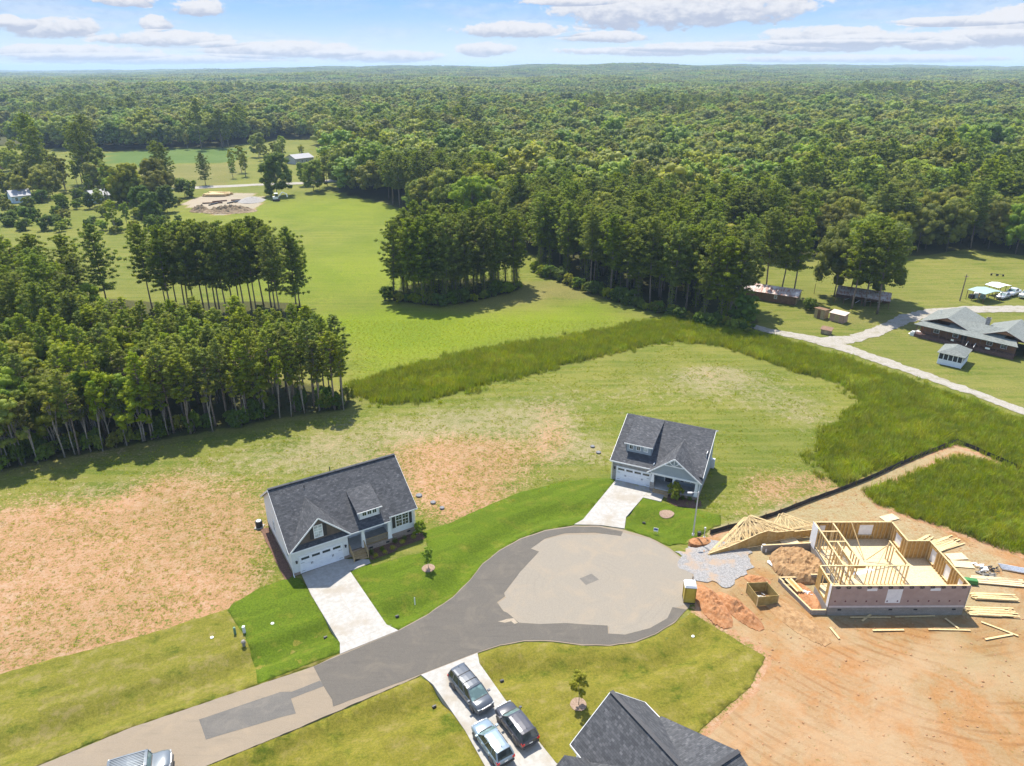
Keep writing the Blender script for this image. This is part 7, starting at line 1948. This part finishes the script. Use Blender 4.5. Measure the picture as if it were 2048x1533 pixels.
# ------------------------------------------------------------------ dirt piles
M_CLAYD = mat('orange_clay', (.27, .115, .042), (.35, .175, .08), 2.2, 6, rough=1, bump=1, bscale=7); M_BRND = mat('brown_soil', (.24, .135, .058), (.32, .20, .095), 2.2, 6, rough=1, bump=1, bscale=7)
M_DKD = mat('dark_brown_soil', (.19, .135, .08), (.26, .195, .12), 1.5, 6, rough=1, bump=1, bscale=5)
def mound(name, cpx, rx, ry, h, rz_, m_, label, seed=0, rough_=.45, at=None, n=30, cat='dirt pile', zbase=-.9, flat=1.0):
    c = at or G(*cpx)
    V, F = [], []
    for j in range(n + 1):
        for i in range(n + 1):
            x = (i / n * 2 - 1); y = (j / n * 2 - 1)
            r2 = math.hypot(x, y); k = max(0, 1 - r2 ** 2)
            nz = mnoise.noise((x * rx * .9 + seed, y * ry * .9, seed)) + .5 * mnoise.noise((x * rx * 2.6, y * ry * 2.6 + seed, 2.)) + .3 * mnoise.noise((x * rx * 6, y * ry * 6, seed + 1))
            z = h * min(1, (k ** (1.25 if flat == 1.0 else .8)) * flat) * 1.1 * (1 + rough_ * 1.5 * nz) - .03 + zbase * (0 if k > 0 else 1) 
            V.append((x * rx, y * ry, z if k > 0 else zbase)); 
    for j in range(n):
        for i in range(n):
            k = j * (n + 1) + i
            if any(V[q][2] > zbase + .01 for q in (k, k + 1, k + n + 2, k + n + 1)): F.append((k, k + 1, k + n + 2, k + n + 1))
    b = MB(); b.add(V, F); o = b.build(name, m_, smooth=False, loc=(c[0], c[1], 0), rz=rz_)
    return tag(o, label, cat)
mound('clay_pile', (1425, 1212), 1.5, 3.6, .75, R_(12), M_CLAYD, 'orange clay ridge right beside the yellow toilet', 1)
mound('clay_pile', (1478, 1222), 1.2, 3.4, .75, R_(28), M_CLAYD, 'orange clay ridge between the first ridge and the plywood bin', 2)
mound('clay_pile', (1592, 1240), 1.5, 4.2, .30, R_(30), M_BRND, 'low brown trampled soil bank below the plywood bin', 3, .6)
mound('clay_pile', (1515, 1160), 1.5, .8, .35, R_(-20), M_CLAYD, 'small clay heap behind the plywood bin', 4)
mound('clay_pile', (1400, 1082), 1.4, .8, .22, R_(10), M_CLAYD, 'small clay strip at the edge of the second driveway lawn', 9, .6)
p = to_world(CH, -.2, 7.9); mound('soil_fill', None, 3.0, 3.3, .85, 0, M_BRND, 'brown soil fill inside the garage foundation', 6, .3, at=(p[0], p[1] - .1), flat=2.2)
p = to_world(CH, -1.0, 2.7); mound('soil_fill', None, 1.1, 2.4, .22, R_(8), M_CLAYD, 'soil inside the porch foundation', 7, .4, at=(p[0], p[1]), flat=2.0)
mound('gravel_heap', (503, 402), 6, 7, 1.4, 0, mat('light_gravel', (.25, .235, .215), (.30, .285, .265), 3, rough=1), 'pale grey gravel heap on the far dirt pad', 8, .15, cat='gravel heap')
mound('far_soil_heap', (400, 422), 4, 4, 1.7, 0, M_DKD, 'small dark soil heap at the left of the far dirt pad', 5, cat='soil heap')
mound('far_soil_heap', (460, 423), 11, 6, 1.9, R_(5), M_DKD, 'wide brown soil bank along the front of the far dirt pad', 11, cat='soil heap', n=36)

# ------------------------------------------------------------------ trusses, lumber, debris
def truss_mesh(L, H_, ov=.4, n=6):
    b = MB(); sl = H_ / (L / 2)
    b.bar((0, 0, 0), (L, 0, 0), .04, .09); b.bar((-ov, 0, -ov * sl + .0), (L / 2, 0, H_), .04, .09); b.bar((L / 2, 0, H_), (L + ov, 0, -ov * sl), .04, .09)
    pts = []
    for i in range(1, n): pts.append((L * i / n, 0))
    top = lambda x: H_ - abs(x - L / 2) * sl
    px_ = 0
    for i in range(1, n):
        x = L * i / n; b.bar((x, 0, 0), (x, 0, top(x)), .04, .07, up=(1, 0, 0))
        if i < n - 1: x2 = L * (i + 1) / n; b.bar((x, 0, 0 if x < L / 2 else top(x)), (x2, 0, top(x2) if x < L / 2 else 0), .04, .07)
    return b.mesh('truss', M_LUM)
TM = [truss_mesh(12.6, 3.4, n=8), truss_mesh(9.5, 3.0, n=6), truss_mesh(6.0, 2.4, n=5)]
t0 = Vector(G(*(1360 + 300 / 5.11, 1000 + 566 / 5.11))); t1 = Vector(G(*(1360 + 1140 / 5.11, 1000 + 400 / 5.11)))
tang = math.atan2((t1 - t0).y, (t1 - t0).x); tn = Vector((-math.sin(tang), math.cos(tang), 0)); td = Vector((math.cos(tang), math.sin(tang), 0))
k = 0
for i in range(10):
    kind = 0 if i < 5 else (1 if i < 8 else 2)
    p = t0 + td * (.2 + rnd.uniform(0, .6) + (2.0 if kind == 1 else 8.2 if kind == 2 else 0)) + tn * (.15 + .10 * i)
    o = link('roof_truss', TM[kind], loc=(p.x, p.y, .14 + .06 * i)); o.rotation_euler = (R_(-(60 + 3.0 * (i % 5))), 0, tang + rnd.uniform(-.03, .03))
    tag(o, ['long timber roof truss leaning in the stack by the gravel pad', 'middle-length timber truss in the stack by the gravel pad', 'short timber truss at the house end of the stack'][kind], 'roof truss', 'roof trusses stacked beside the gravel pad')
ge_ = MB()
gpp = [(0, .02), (5.6, .05), (9.2, .05), (11.4, .05), (11.4, 1.15), (9.0, 1.35), (7.2, 2.0), (5.4, 1.35), (2.4, .55), (0, .18)]
GE = empty('gable_frame', t0, tang, 'plywood-covered gable frame standing in front of the roof trusses', 'wall frame')
for i in range(9):
    x0 = i * 1.27; x1 = x0 + 1.25
    ztop = lambda x: np.interp(x, [0, 2.4, 5.4, 7.2, 9.0, 11.4], [.2, .58, 1.35, 2.0, 1.35, 1.15])
    MB().wallslab([(x0, 0, .03), (x1, 0, .03), (x1, 0, float(ztop(x1))), (x0, 0, float(ztop(x0)))], (0, -1, 0), .02).build('sheathing_panel', M_LUM2 if i % 2 else mat('amber_plywood_b', (.40, .25, .08), (.48, .32, .12), 2.5), GE)
    MB().bar((x0, .05, float(ztop(x0)) + .03), (x1, .05, float(ztop(x1)) + .03), .09, .04).build('top_plate', M_LUM, GE)
t2 = Vector(G(*(1360 + 1150 / 5.11, 1000 + 398 / 5.11))); t3 = Vector(G(*(1360 + 1335 / 5.11, 1000 + 378 / 5.11)))
GE2 = empty('gable_frame', t2, tang - .12, 'short plywood-covered frame between the trusses and the new house', 'wall frame')
for i in range(3): MB().box(i * 1.0 + .01, i * 1.0 + .99, 0, .02, .02, 1.0).build('sheathing_panel', M_LUM2, GE2)
MB().bar((0, .04, 1.02), (3.0, .04, 1.02), .10, .04).build('top_plate', M_LUM, GE2)

board_meshes = [MB().box(0, 4.2, -.07, .07, 0, .045).mesh('board', M_LUM), MB().box(0, 3.2, -.10, .10, 0, .045).mesh('board', M_LUM), MB().box(0, 2.4, -.6, .6, 0, .02).mesh('plywood_board', M_OSB), MB().box(0, 5.2, -.12, .12, 0, .10).mesh('board', M_OSB)]
def pile(cpx, rz_, rows, layers, mi, group, label, gap=.17, spread=.35, jitter=.05, name='lumber_board', cat='board', h0=.02):
    c = G(*cpx); r = random.Random(int(cpx[0]))
    for l in range(layers):
        for i in range(rows - (l // 2)):
            s = r.uniform(-spread, spread); y = (i - rows / 2) * gap
            x = c[0] + math.cos(rz_) * s - math.sin(rz_) * y; yy = c[1] + math.sin(rz_) * s + math.cos(rz_) * y
            o = link(name, board_meshes[mi if r.random() < .8 else (mi + 1) % 2 if mi < 2 else mi], loc=(x, yy, h0 + l * .05), rz=rz_ + r.uniform(-jitter, jitter))
            tag(o, label, cat, group)
pile((1945, 1192), R_(-3), 7, 5, 0, 'boards of the upper stack right of the new house', 'pale board in the upper stack right of the new house')
pile((1938, 1222), R_(-4), 8, 4, 0, 'boards of the lower stack right of the new house', 'pale board in the lower stack right of the new house', spread=.6)
pile((1825, 1100), R_(30), 8, 3, 0, 'boards of the stack behind the new house', 'board in the loose stack behind the new house', gap=.24, spread=.5, jitter=.10)
pile((1866, 1096), R_(24), 8, 3, 1, 'boards of the second stack behind the new house', 'board in the short stack near the tall weeds behind the new house', gap=.22, spread=.2, jitter=.05)
pile((1942, 1158), R_(-6), 4, 2, 3, 'long beams right of the new house', 'long beam lying beside the right wall of the new house', gap=.34)
for (px_, py_, a_, mi, l) in [(1745, 1262, 1, 1, 'loose board on the clay in front of the new house'), (1856, 1260, -2, 0, 'pair of boards lying in front of the right end of the new house'), (1962, 1245, -38, 1, 'pale board lying diagonally below the lumber stacks'), (1970, 1280, 12, 1, 'pale board forming a corner with the diagonal one'),
                          (1724, 1243, 35, 1, 'short offcut board near the foundation left part'), (1890, 1238, -70, 1, 'short offcut board near the foundation right part'), (1660, 1256, -80, 1, 'thin offcut lying upright on the clay left of the new house'), (1895, 1115, 5, 2, 'plywood sheet lying behind the right wall'), (1905, 1128, -8, 2, 'second plywood sheet lying behind the right wall'),
                          (1560, 1084, 8, 2, 'plywood sheet on the ground between trusses and garage foundation'), (1700, 1236, 0, 0, 'board lying along the front foundation'), (1790, 1035 + 200, 2, 0, 'board lying along the middle of the front foundation'), (1765, 1040, 20, 2, 'orange-brown panel lying behind the rear wall')]:
    c = G(px_, py_); s_ = .5 if 'offcut' in l else 1
    o = link('loose_board', board_meshes[mi], loc=(c[0], c[1], .05), rz=R_(a_)); o.scale = (s_ if mi != 2 else .9, 1, 1); tag(o, l, 'board')
def rag(cpx, s, m_, label, seed, name='rubble_heap', cat='debris', h=.35):
    c = G(*cpx); r = random.Random(seed); b = MB()
    for i in range(26):
        x, y = r.gauss(0, s * .45), r.gauss(0, s * .35); q = r.uniform(.05, .22) * s; z = max(.02, h * (1 - math.hypot(x, y) / s) * r.uniform(.3, 1))
        a_ = Vector((x, y, z)); b.bar(a_ - Vector((q, r.uniform(-q, q), r.uniform(-.05, .05))), a_ + Vector((q, r.uniform(-q, q), r.uniform(-.05, .08))), q * .8, q * .5, up=(r.uniform(-1, 1), r.uniform(-1, 1), 1))
    return tag(b.build(name, m_, loc=(c[0], c[1], .02)), label, cat)
rag((1960, 1137), 1.0, M_WRAP, 'heap of crumpled white wrap right of the new house', 1); rag((1985, 1140), .9, M_BLACK, 'heap of black plastic bags right of the new house', 2)
rag((1972, 1150), 1.4, M_BLOCK, 'scattered stone rubble below the white and black heaps', 3, h=.15); rag((1612, 1188), .8, M_WRAP, 'crumpled white paper inside the porch foundation', 4, h=.25)
c = G(2003, 1140); b = MB()
for i in range(9): b.bar((0, i * .12, .1 + .05 * (i % 2)), (2.6, i * .12 - .4, .1), .08, .08)
tag(b.build('metal_bundle', mat('galvanised_metal', (.42, .43, .45), (.55, .56, .58), 6, rough=.4, metal=.6), loc=(c[0], c[1], .02), rz=R_(-10)), 'bundle of grey metal pieces at the right end of the debris', 'metal bundle')
c = G(1937, 1166); tag(MB().box(-.8, .8, -.3, .3, 0, .5).box(-.75, .75, -.25, .25, .5, .53).build('green_box', mat('green_plastic', (.035, .16, .04), (.05, .20, .05), 3, rough=.5), loc=c, rz=R_(-12)), 'dark green box beside the right corner of the new house', 'box')
c = G(1536, 1125); b = MB(); b.bar((0, 0, .1), (1.0, -2.2, .12), .35, .06).bar((.05, .1, .16), (.5, -1.1, .2), .30, .08); tag(b.build('wrap_roll', M_WRAP, loc=c), 'white roll of plastic lying left of the garage soil', 'plastic roll')
c = G(1527, 1102); b = MB().box(-.25, .25, -.3, .3, 0, .5).box(-.18, .2, -.2, .25, .5, .8); tag(b.build('cement_bags', M_TRIMDIM, loc=c), 'small stack of cement bags at the corner of the garage foundation', 'bags')
# plywood bin
pb = [Vector(G(*(1360 + q[0] / 5.11, 1000 + q[1] / 5.11), 1.2)) for q in ((690, 850), (890, 840), (1010, 975), (800, 995))]
PB = empty('plywood_bin', ((pb[0].x + pb[2].x) / 2, (pb[0].y + pb[2].y) / 2, 0), 0, 'open square rubbish bin made of yellow plywood sheets', 'bin')
for i in range(4):
    p, q = pb[i] - PB.location, pb[(i + 1) % 4] - PB.location
    MB().bar((p.x, p.y, .6), (q.x, q.y, .6), .04, 1.2).build('side_panel', mat('yellow_plywood', (.27, .19, .05), (.35, .26, .09), 3), PB); MB().bar((p.x, p.y, 0), (p.x, p.y, 1.25), .09, .09).build('corner_post', M_LUM, PB)
rag((1523, 1187), .7, M_TRIMDIM, 'rubbish lying in the plywood bin', 9, h=.2).location = (PB.location.x, PB.location.y, .03)
# portable toilet
c = G(1377, 1200); M_YEL = mat('mustard_plastic', (.42, .30, .03), (.47, .35, .05), 3, rough=.5)
PT = empty('portable_toilet', (c[0], c[1], .0), R_(-6), 'mustard yellow portable toilet with white roof at the edge of the turning circle', 'toilet')
MB().box(-.55, .55, -.55, .55, .08, 2.05).build('cabin', M_YEL, PT); MB().box(-.62, .62, -.62, .62, 0, .08).build('skid', M_PLAS, PT)
for x in (-.56, .56):
    for y in (-.56, .56): MB().box(x - .04, x + .04, y - .04, y + .04, .08, 2.05).build('corner_post', mat('ochre_plastic', (.30, .20, .02)), PT)
MB().box(-.40, .40, -.585, -.55, .15, 1.95).build('door', mat('mustard_door', (.45, .33, .04), (.50, .38, .06), 3, rough=.5), PT)
MB().add([(-.63, -.63, 2.05), (.63, -.63, 2.05), (.63, .63, 2.05), (-.63, .63, 2.05), (-.5, -.5, 2.28), (.5, -.5, 2.28), (.5, .5, 2.28), (-.5, .5, 2.28)], [(0, 3, 2, 1), (4, 5, 6, 7), (0, 1, 5, 4), (1, 2, 6, 5), (2, 3, 7, 6), (3, 0, 4, 7)]).build('roof', M_WRAP, PT)
MB().tube([(.3, .62, .3), (.3, .62, 2.6)], [.05, .05], 8).build('vent_pipe', M_PLAS, PT)
for k in range(4): MB().box(-.5, .5, -.57, -.553, 1.97 + k * .018, 1.98 + k * .018).build('louvre', M_PLAS, PT)

# ------------------------------------------------------------------ street light, silt fence, small street things
c = G(1386, 1071); SLT = empty('street_light', c, 0, 'tall grey street light in front of the blue-grey house', 'street light')
M_POLE = mat('galvanised_pole', (.42, .43, .43), (.50, .51, .51), 4, rough=.5, metal=.3)
MB().tube([(0, 0, 0), (0.02, 0, 6.2)], [.10, .07], 10).build('pole', M_POLE, SLT); MB().tube([(0, 0, 6.05), (-.5, -.15, 6.25), (-.9, -.3, 6.25)], [.04, .035, .03], 6).build('arm', M_POLE, SLT)
MB().box(-1.35, -.8, -.42, -.18, 6.20, 6.34).box(-1.3, -.85, -.40, -.20, 6.16, 6.20).build('lamp_head', M_POLE, SLT); MB().lathe([(.16, 0), (.16, .25), (.10, .3)], 10).build('base_cover', M_TRIMDIM, SLT)
def small(px_, name, label, cat, fn, rz_=0.0):
    c = G(*px_); b = MB(); fn(b); return b, c
b = MB().tube([(0, 0, 0), (0, 0, 1.25)], [.06, .05], 8).box(-.09, .09, -.09, .09, 1.25, 1.5).lathe([(.14, 0), (.14, .15)], 8); tag(b.build('marker_post', M_POLE, loc=G(1408, 1076)), 'short grey post with a dark cap right of the street light', 'post')
b = MB().box(-.18, .18, -.14, .14, 0, .5).box(-.2, .2, -.16, .16, .5, .56); tag(b.build('utility_box', M_PLAS, loc=G(1398, 1072), rz=.3), 'black utility box between the street light and the post', 'utility box')
SG = empty('yard_sign', G(1311, 1068), R_(-14), 'small blue and white yard sign on the second driveway lawn', 'sign')
MB().box(-.28, .28, -.015, .015, .35, .85).build('sign_board', M_TRIM, SG); MB().box(-.22, .22, -.022, -.016, .55, .80).build('blue_print', mat('blue_print', (.03, .07, .30), rough=.6), SG)
for x in (-.2, .2): MB().box(x - .012, x + .012, -.012, .012, 0, .35).build('leg', M_POLE, SG)
b = MB().lathe([(.12, 0), (.12, .7), (.14, .72), (.10, .82), (.02, .84)], 12); tag(b.build('utility_pedestal', mat('green_pedestal', (.10, .20, .14), (.13, .25, .18), 3, rough=.5), loc=G(470.5, 1268)), 'round green cable pedestal on the left verge', 'pedestal')
b = MB().box(-.11, .11, -.11, .11, 0, .75).box(-.13, .13, -.13, .13, .75, .82); tag(b.build('utility_pedestal', M_TRIMDIM, loc=G(489, 1266)), 'square grey pedestal right of the green one', 'pedestal')
b = MB().lathe([(.15, 0), (.15, .45), (.22, .5), (.22, .58), (.12, .7)], 10).bar((-.25, 0, .4), (.25, 0, .4), .1, .1); tag(b.build('hydrant', M_BLOCK, loc=G(488, 1292)), 'small dark hydrant on the left verge near the road', 'hydrant')
lid = MB().lathe([(.17, 0), (.17, .05), (.14, .06)], 16).mesh('lid', M_TRIMDIM); lid2 = MB().lathe([(.42, 0), (.42, .16), (.36, .20)], 18).mesh('lid', mat('dark_grey_lid', (.12, .12, .13), (.17, .17, .18), 4))
for px_, l in [((424, 1276), 'round meter lid at the left of the green pedestal'), ((545, 1248), 'square-ish meter lid in the lawn left of the first driveway'), ((1387, 1263), 'round cleanout lid on the lawn below the turning circle'), ((1396, 1268), 'pale sand spot lid beside the cleanout')][:3]:
    c = G(*px_); tag(link('meter_lid', lid, loc=(c[0], c[1], float(land(c[0], c[1])) + .03)), l, 'lid')
for px_, l, s in [((838, 992), 'large septic lid just right of the white house', 1.0), ((866, 1006), 'middle septic lid right of the white house', .85), ((884, 1017), 'third septic lid right of the white house', .75), ((1185, 894), 'upper septic lid left of the blue-grey house', .8), ((1197, 906), 'lower septic lid left of the blue-grey house', .85)]:
    o = tag(link('septic_lid', lid2, loc=(*G(*px_)[:2], -.02)), l, 'lid'); o.scale = (s, s, 1)
AC = empty('air_conditioner', (*G(519, 1054)[:2], 0), 0, 'dark air conditioner unit beside the left wall of the white house', 'air conditioner')
MB().lathe([(.42, .05), (.42, .85), (.38, .90)], 16).build('housing', M_PLAS, AC); MB().lathe([(.30, .905), (.30, .93), (.26, .94)], 16).build('fan_grille', M_POLE, AC); MB().box(-.5, .5, -.5, .5, -.05, .06).build('base_pad', M_CONC, AC)
cul = MB().tube([(0, 0, 0), (.35, 0, 0)], [.16, .16], 12).mesh('culvert', M_BLACK)
for px_, a_, l in [((790, 1224), 30, 'culvert mouth right of the first driveway'), ((646, 1266), 30, 'culvert mouth left of the first driveway'), ((864, 1404), 30, 'culvert mouth left of the third driveway'), ((1000, 1352), 20, 'culvert mouth right of the third driveway'), ((1286, 1036), -25, 'culvert mouth right of the second driveway')]:
    c = G(*px_); tag(link('culvert_pipe', cul, loc=(c[0], c[1], float(land(c[0], c[1])) + .12), rz=R_(a_)), l, 'pipe')
def stake(px_, l, h=.9): tag(MB().box(-.05, .05, -.012, .012, 0, h).build('survey_stake', M_TRIM, loc=G(*px_)), l, 'stake')
stake((830, 1210), 'white stake in the ditch right of the first driveway', 1.0)
# silt fence
M_SILT = mat('black_silt_fabric', (.022, .022, .022), (.05, .045, .04), 2, 5, rough=.9)
SF = empty('silt_fence', G(1420, 1068), 0, 'long black silt fence running up past the new house and turning at the weeds', 'fence')
pts = [(1420, 1068), (1455, 1058), (1500, 1047), (1560, 1027), (1620, 1003), (1680, 982), (1740, 958), (1800, 930), (1860, 905), (1913, 885), (1950, 900), (2000, 922), (2060, 948), (2160, 990)]
o3 = SF.location
for i in range(len(pts) - 1):
    p, q = G(*pts[i]), G(*pts[i + 1]); n = max(1, int(math.dist(p, q) / 2.4))
    for j in range(n):
        a_ = Vector(p).lerp(Vector(q), j / n) - o3; b_ = Vector(p).lerp(Vector(q), (j + 1) / n) - o3; mid = (a_ + b_) / 2
        b = MB(); sag = .06
        for (u_, v_, z0, z1) in ((a_, mid, .60, .60 - sag), (mid, b_, .60 - sag, .60)):
            b.add([(u_.x, u_.y, -.05), (v_.x, v_.y, -.05), (v_.x, v_.y, z1), (u_.x, u_.y, z0), (u_.x + .01, u_.y - .02, -.05), (v_.x + .01, v_.y - .02, -.05), (v_.x + .01, v_.y - .02, z1), (u_.x + .01, u_.y - .02, z0)], [(0, 1, 2, 3), (7, 6, 5, 4), (3, 2, 6, 7), (0, 3, 7, 4), (1, 5, 6, 2)])
        b.build('fabric', M_SILT, SF); MB().box(a_.x - .03, a_.x + .03, a_.y - .03, a_.y + .03, 0, .85).build('post', M_BARN, SF)
# young trees with mulch rings
for (px_, key, s, sz, l) in [((857, 1137), ('slim', 0), .24, .23, 'thin young tree with a mulch ring on the first lawn'), ((1157, 1410), ('yellow', 0), .33, .36, 'young yellow-green tree with a mulch ring above the bottom house')]:
    c = G(*px_); tree(key, c[0], c[1], s, sz, label=l, name='young_tree')
    ring = [(c[0] + .75 * math.cos(i * .393), c[1] + .75 * math.sin(i * .393)) for i in range(16)]; sheet('mulch_ring', ring, .05, M_MULCHT, wobble=.08)
c = G(1334, 1028); sheet('mulch_ring', [(c[0] + .95 * math.cos(i * .393), c[1] + .8 * math.sin(i * .393)) for i in range(16)], .05, M_MULCHT, wobble=.1)
# far pad: lumber stack, pipes, mini excavator
c = G(432, 394)
for i in range(10):
    for j in range(2): tag(link('far_lumber_pack', MB().box(0, 9, 0, .7, 0, .5).mesh('pack', M_LUM) if i + j == 0 else bpy.data.meshes['pack'], loc=(c[0] - 5 + rnd.uniform(-1.5, 1.5), c[1] + i * .8, .02 + j * .55), rz=rnd.uniform(-.08, .08)), 'pack of pale lumber on the far dirt pad', 'lumber', 'lumber packs on the far dirt pad')
for i, (px_, a_, L_) in enumerate([((405, 408), .2, 8), ((418, 412), 1.3, 6), ((425, 405), .6, 6), ((455, 408), 1.2, 7), ((462, 402), .3, 6), ((470, 406), 1.4, 6), ((448, 414), .1, 4), ((478, 404), .2, 5)]):
    c = G(*px_); tag(MB().bar((0, 0, .25), (L_ * math.cos(a_), L_ * math.sin(a_), .25), .5, .45).build('footing_form', M_BLACK if i % 2 else M_MULCH, loc=c), 'dark footing trench form on the far dirt pad', 'footing form', 'footing forms on the far dirt pad')
ex = G(553, 402); EX = empty('mini_excavator', ex, R_(20), 'white mini excavator beside the large dark round tree', 'excavator'); ES = 1.5
EX.scale = (ES, ES, ES)
for y in (-.6, .6): MB().box(-1.0, 1.0, y - .2, y + .2, 0, .5).build('track', M_BLACK, EX)
MB().box(-.9, .5, -.6, .6, .55, 1.2).build('body', M_TRIM, EX); MB().box(-.3, .5, -.5, .5, 1.2, 2.0).build('cab', M_CGLASS, EX); MB().box(-.45, .6, -.6, .6, 2.0, 2.12).build('canopy', M_TRIM, EX)
MB().bar((.5, 0, 1.0), (1.9, 0, 2.3), .2, .28).build('boom', M_TRIM, EX); MB().bar((1.9, 0, 2.3), (3.0, 0, 1.7), .16, .22).build('arm', M_TRIM, EX); MB().bar((3.0, 0, 1.75), (3.1, 0, .9), .4, .35).build('bucket', M_TRIM, EX)
for i in range(12):
    t = i / 11; c = G(1360 + 0, 700) if False else None
b = MB().box(-1.6, -1.2, -.1, .1, 0, .5).box(-.3, .3, -.1, .1, 0, .45).box(1.2, 1.6, -.1, .1, 0, .5).bar((-1.6, 0, .5), (1.6, 0, .45), .2, .06)
tag(b.build('low_bench', M_BLACK, loc=G(1994, 552), rz=R_(-20)), 'dark low bench standing in the field above the carports', 'bench')
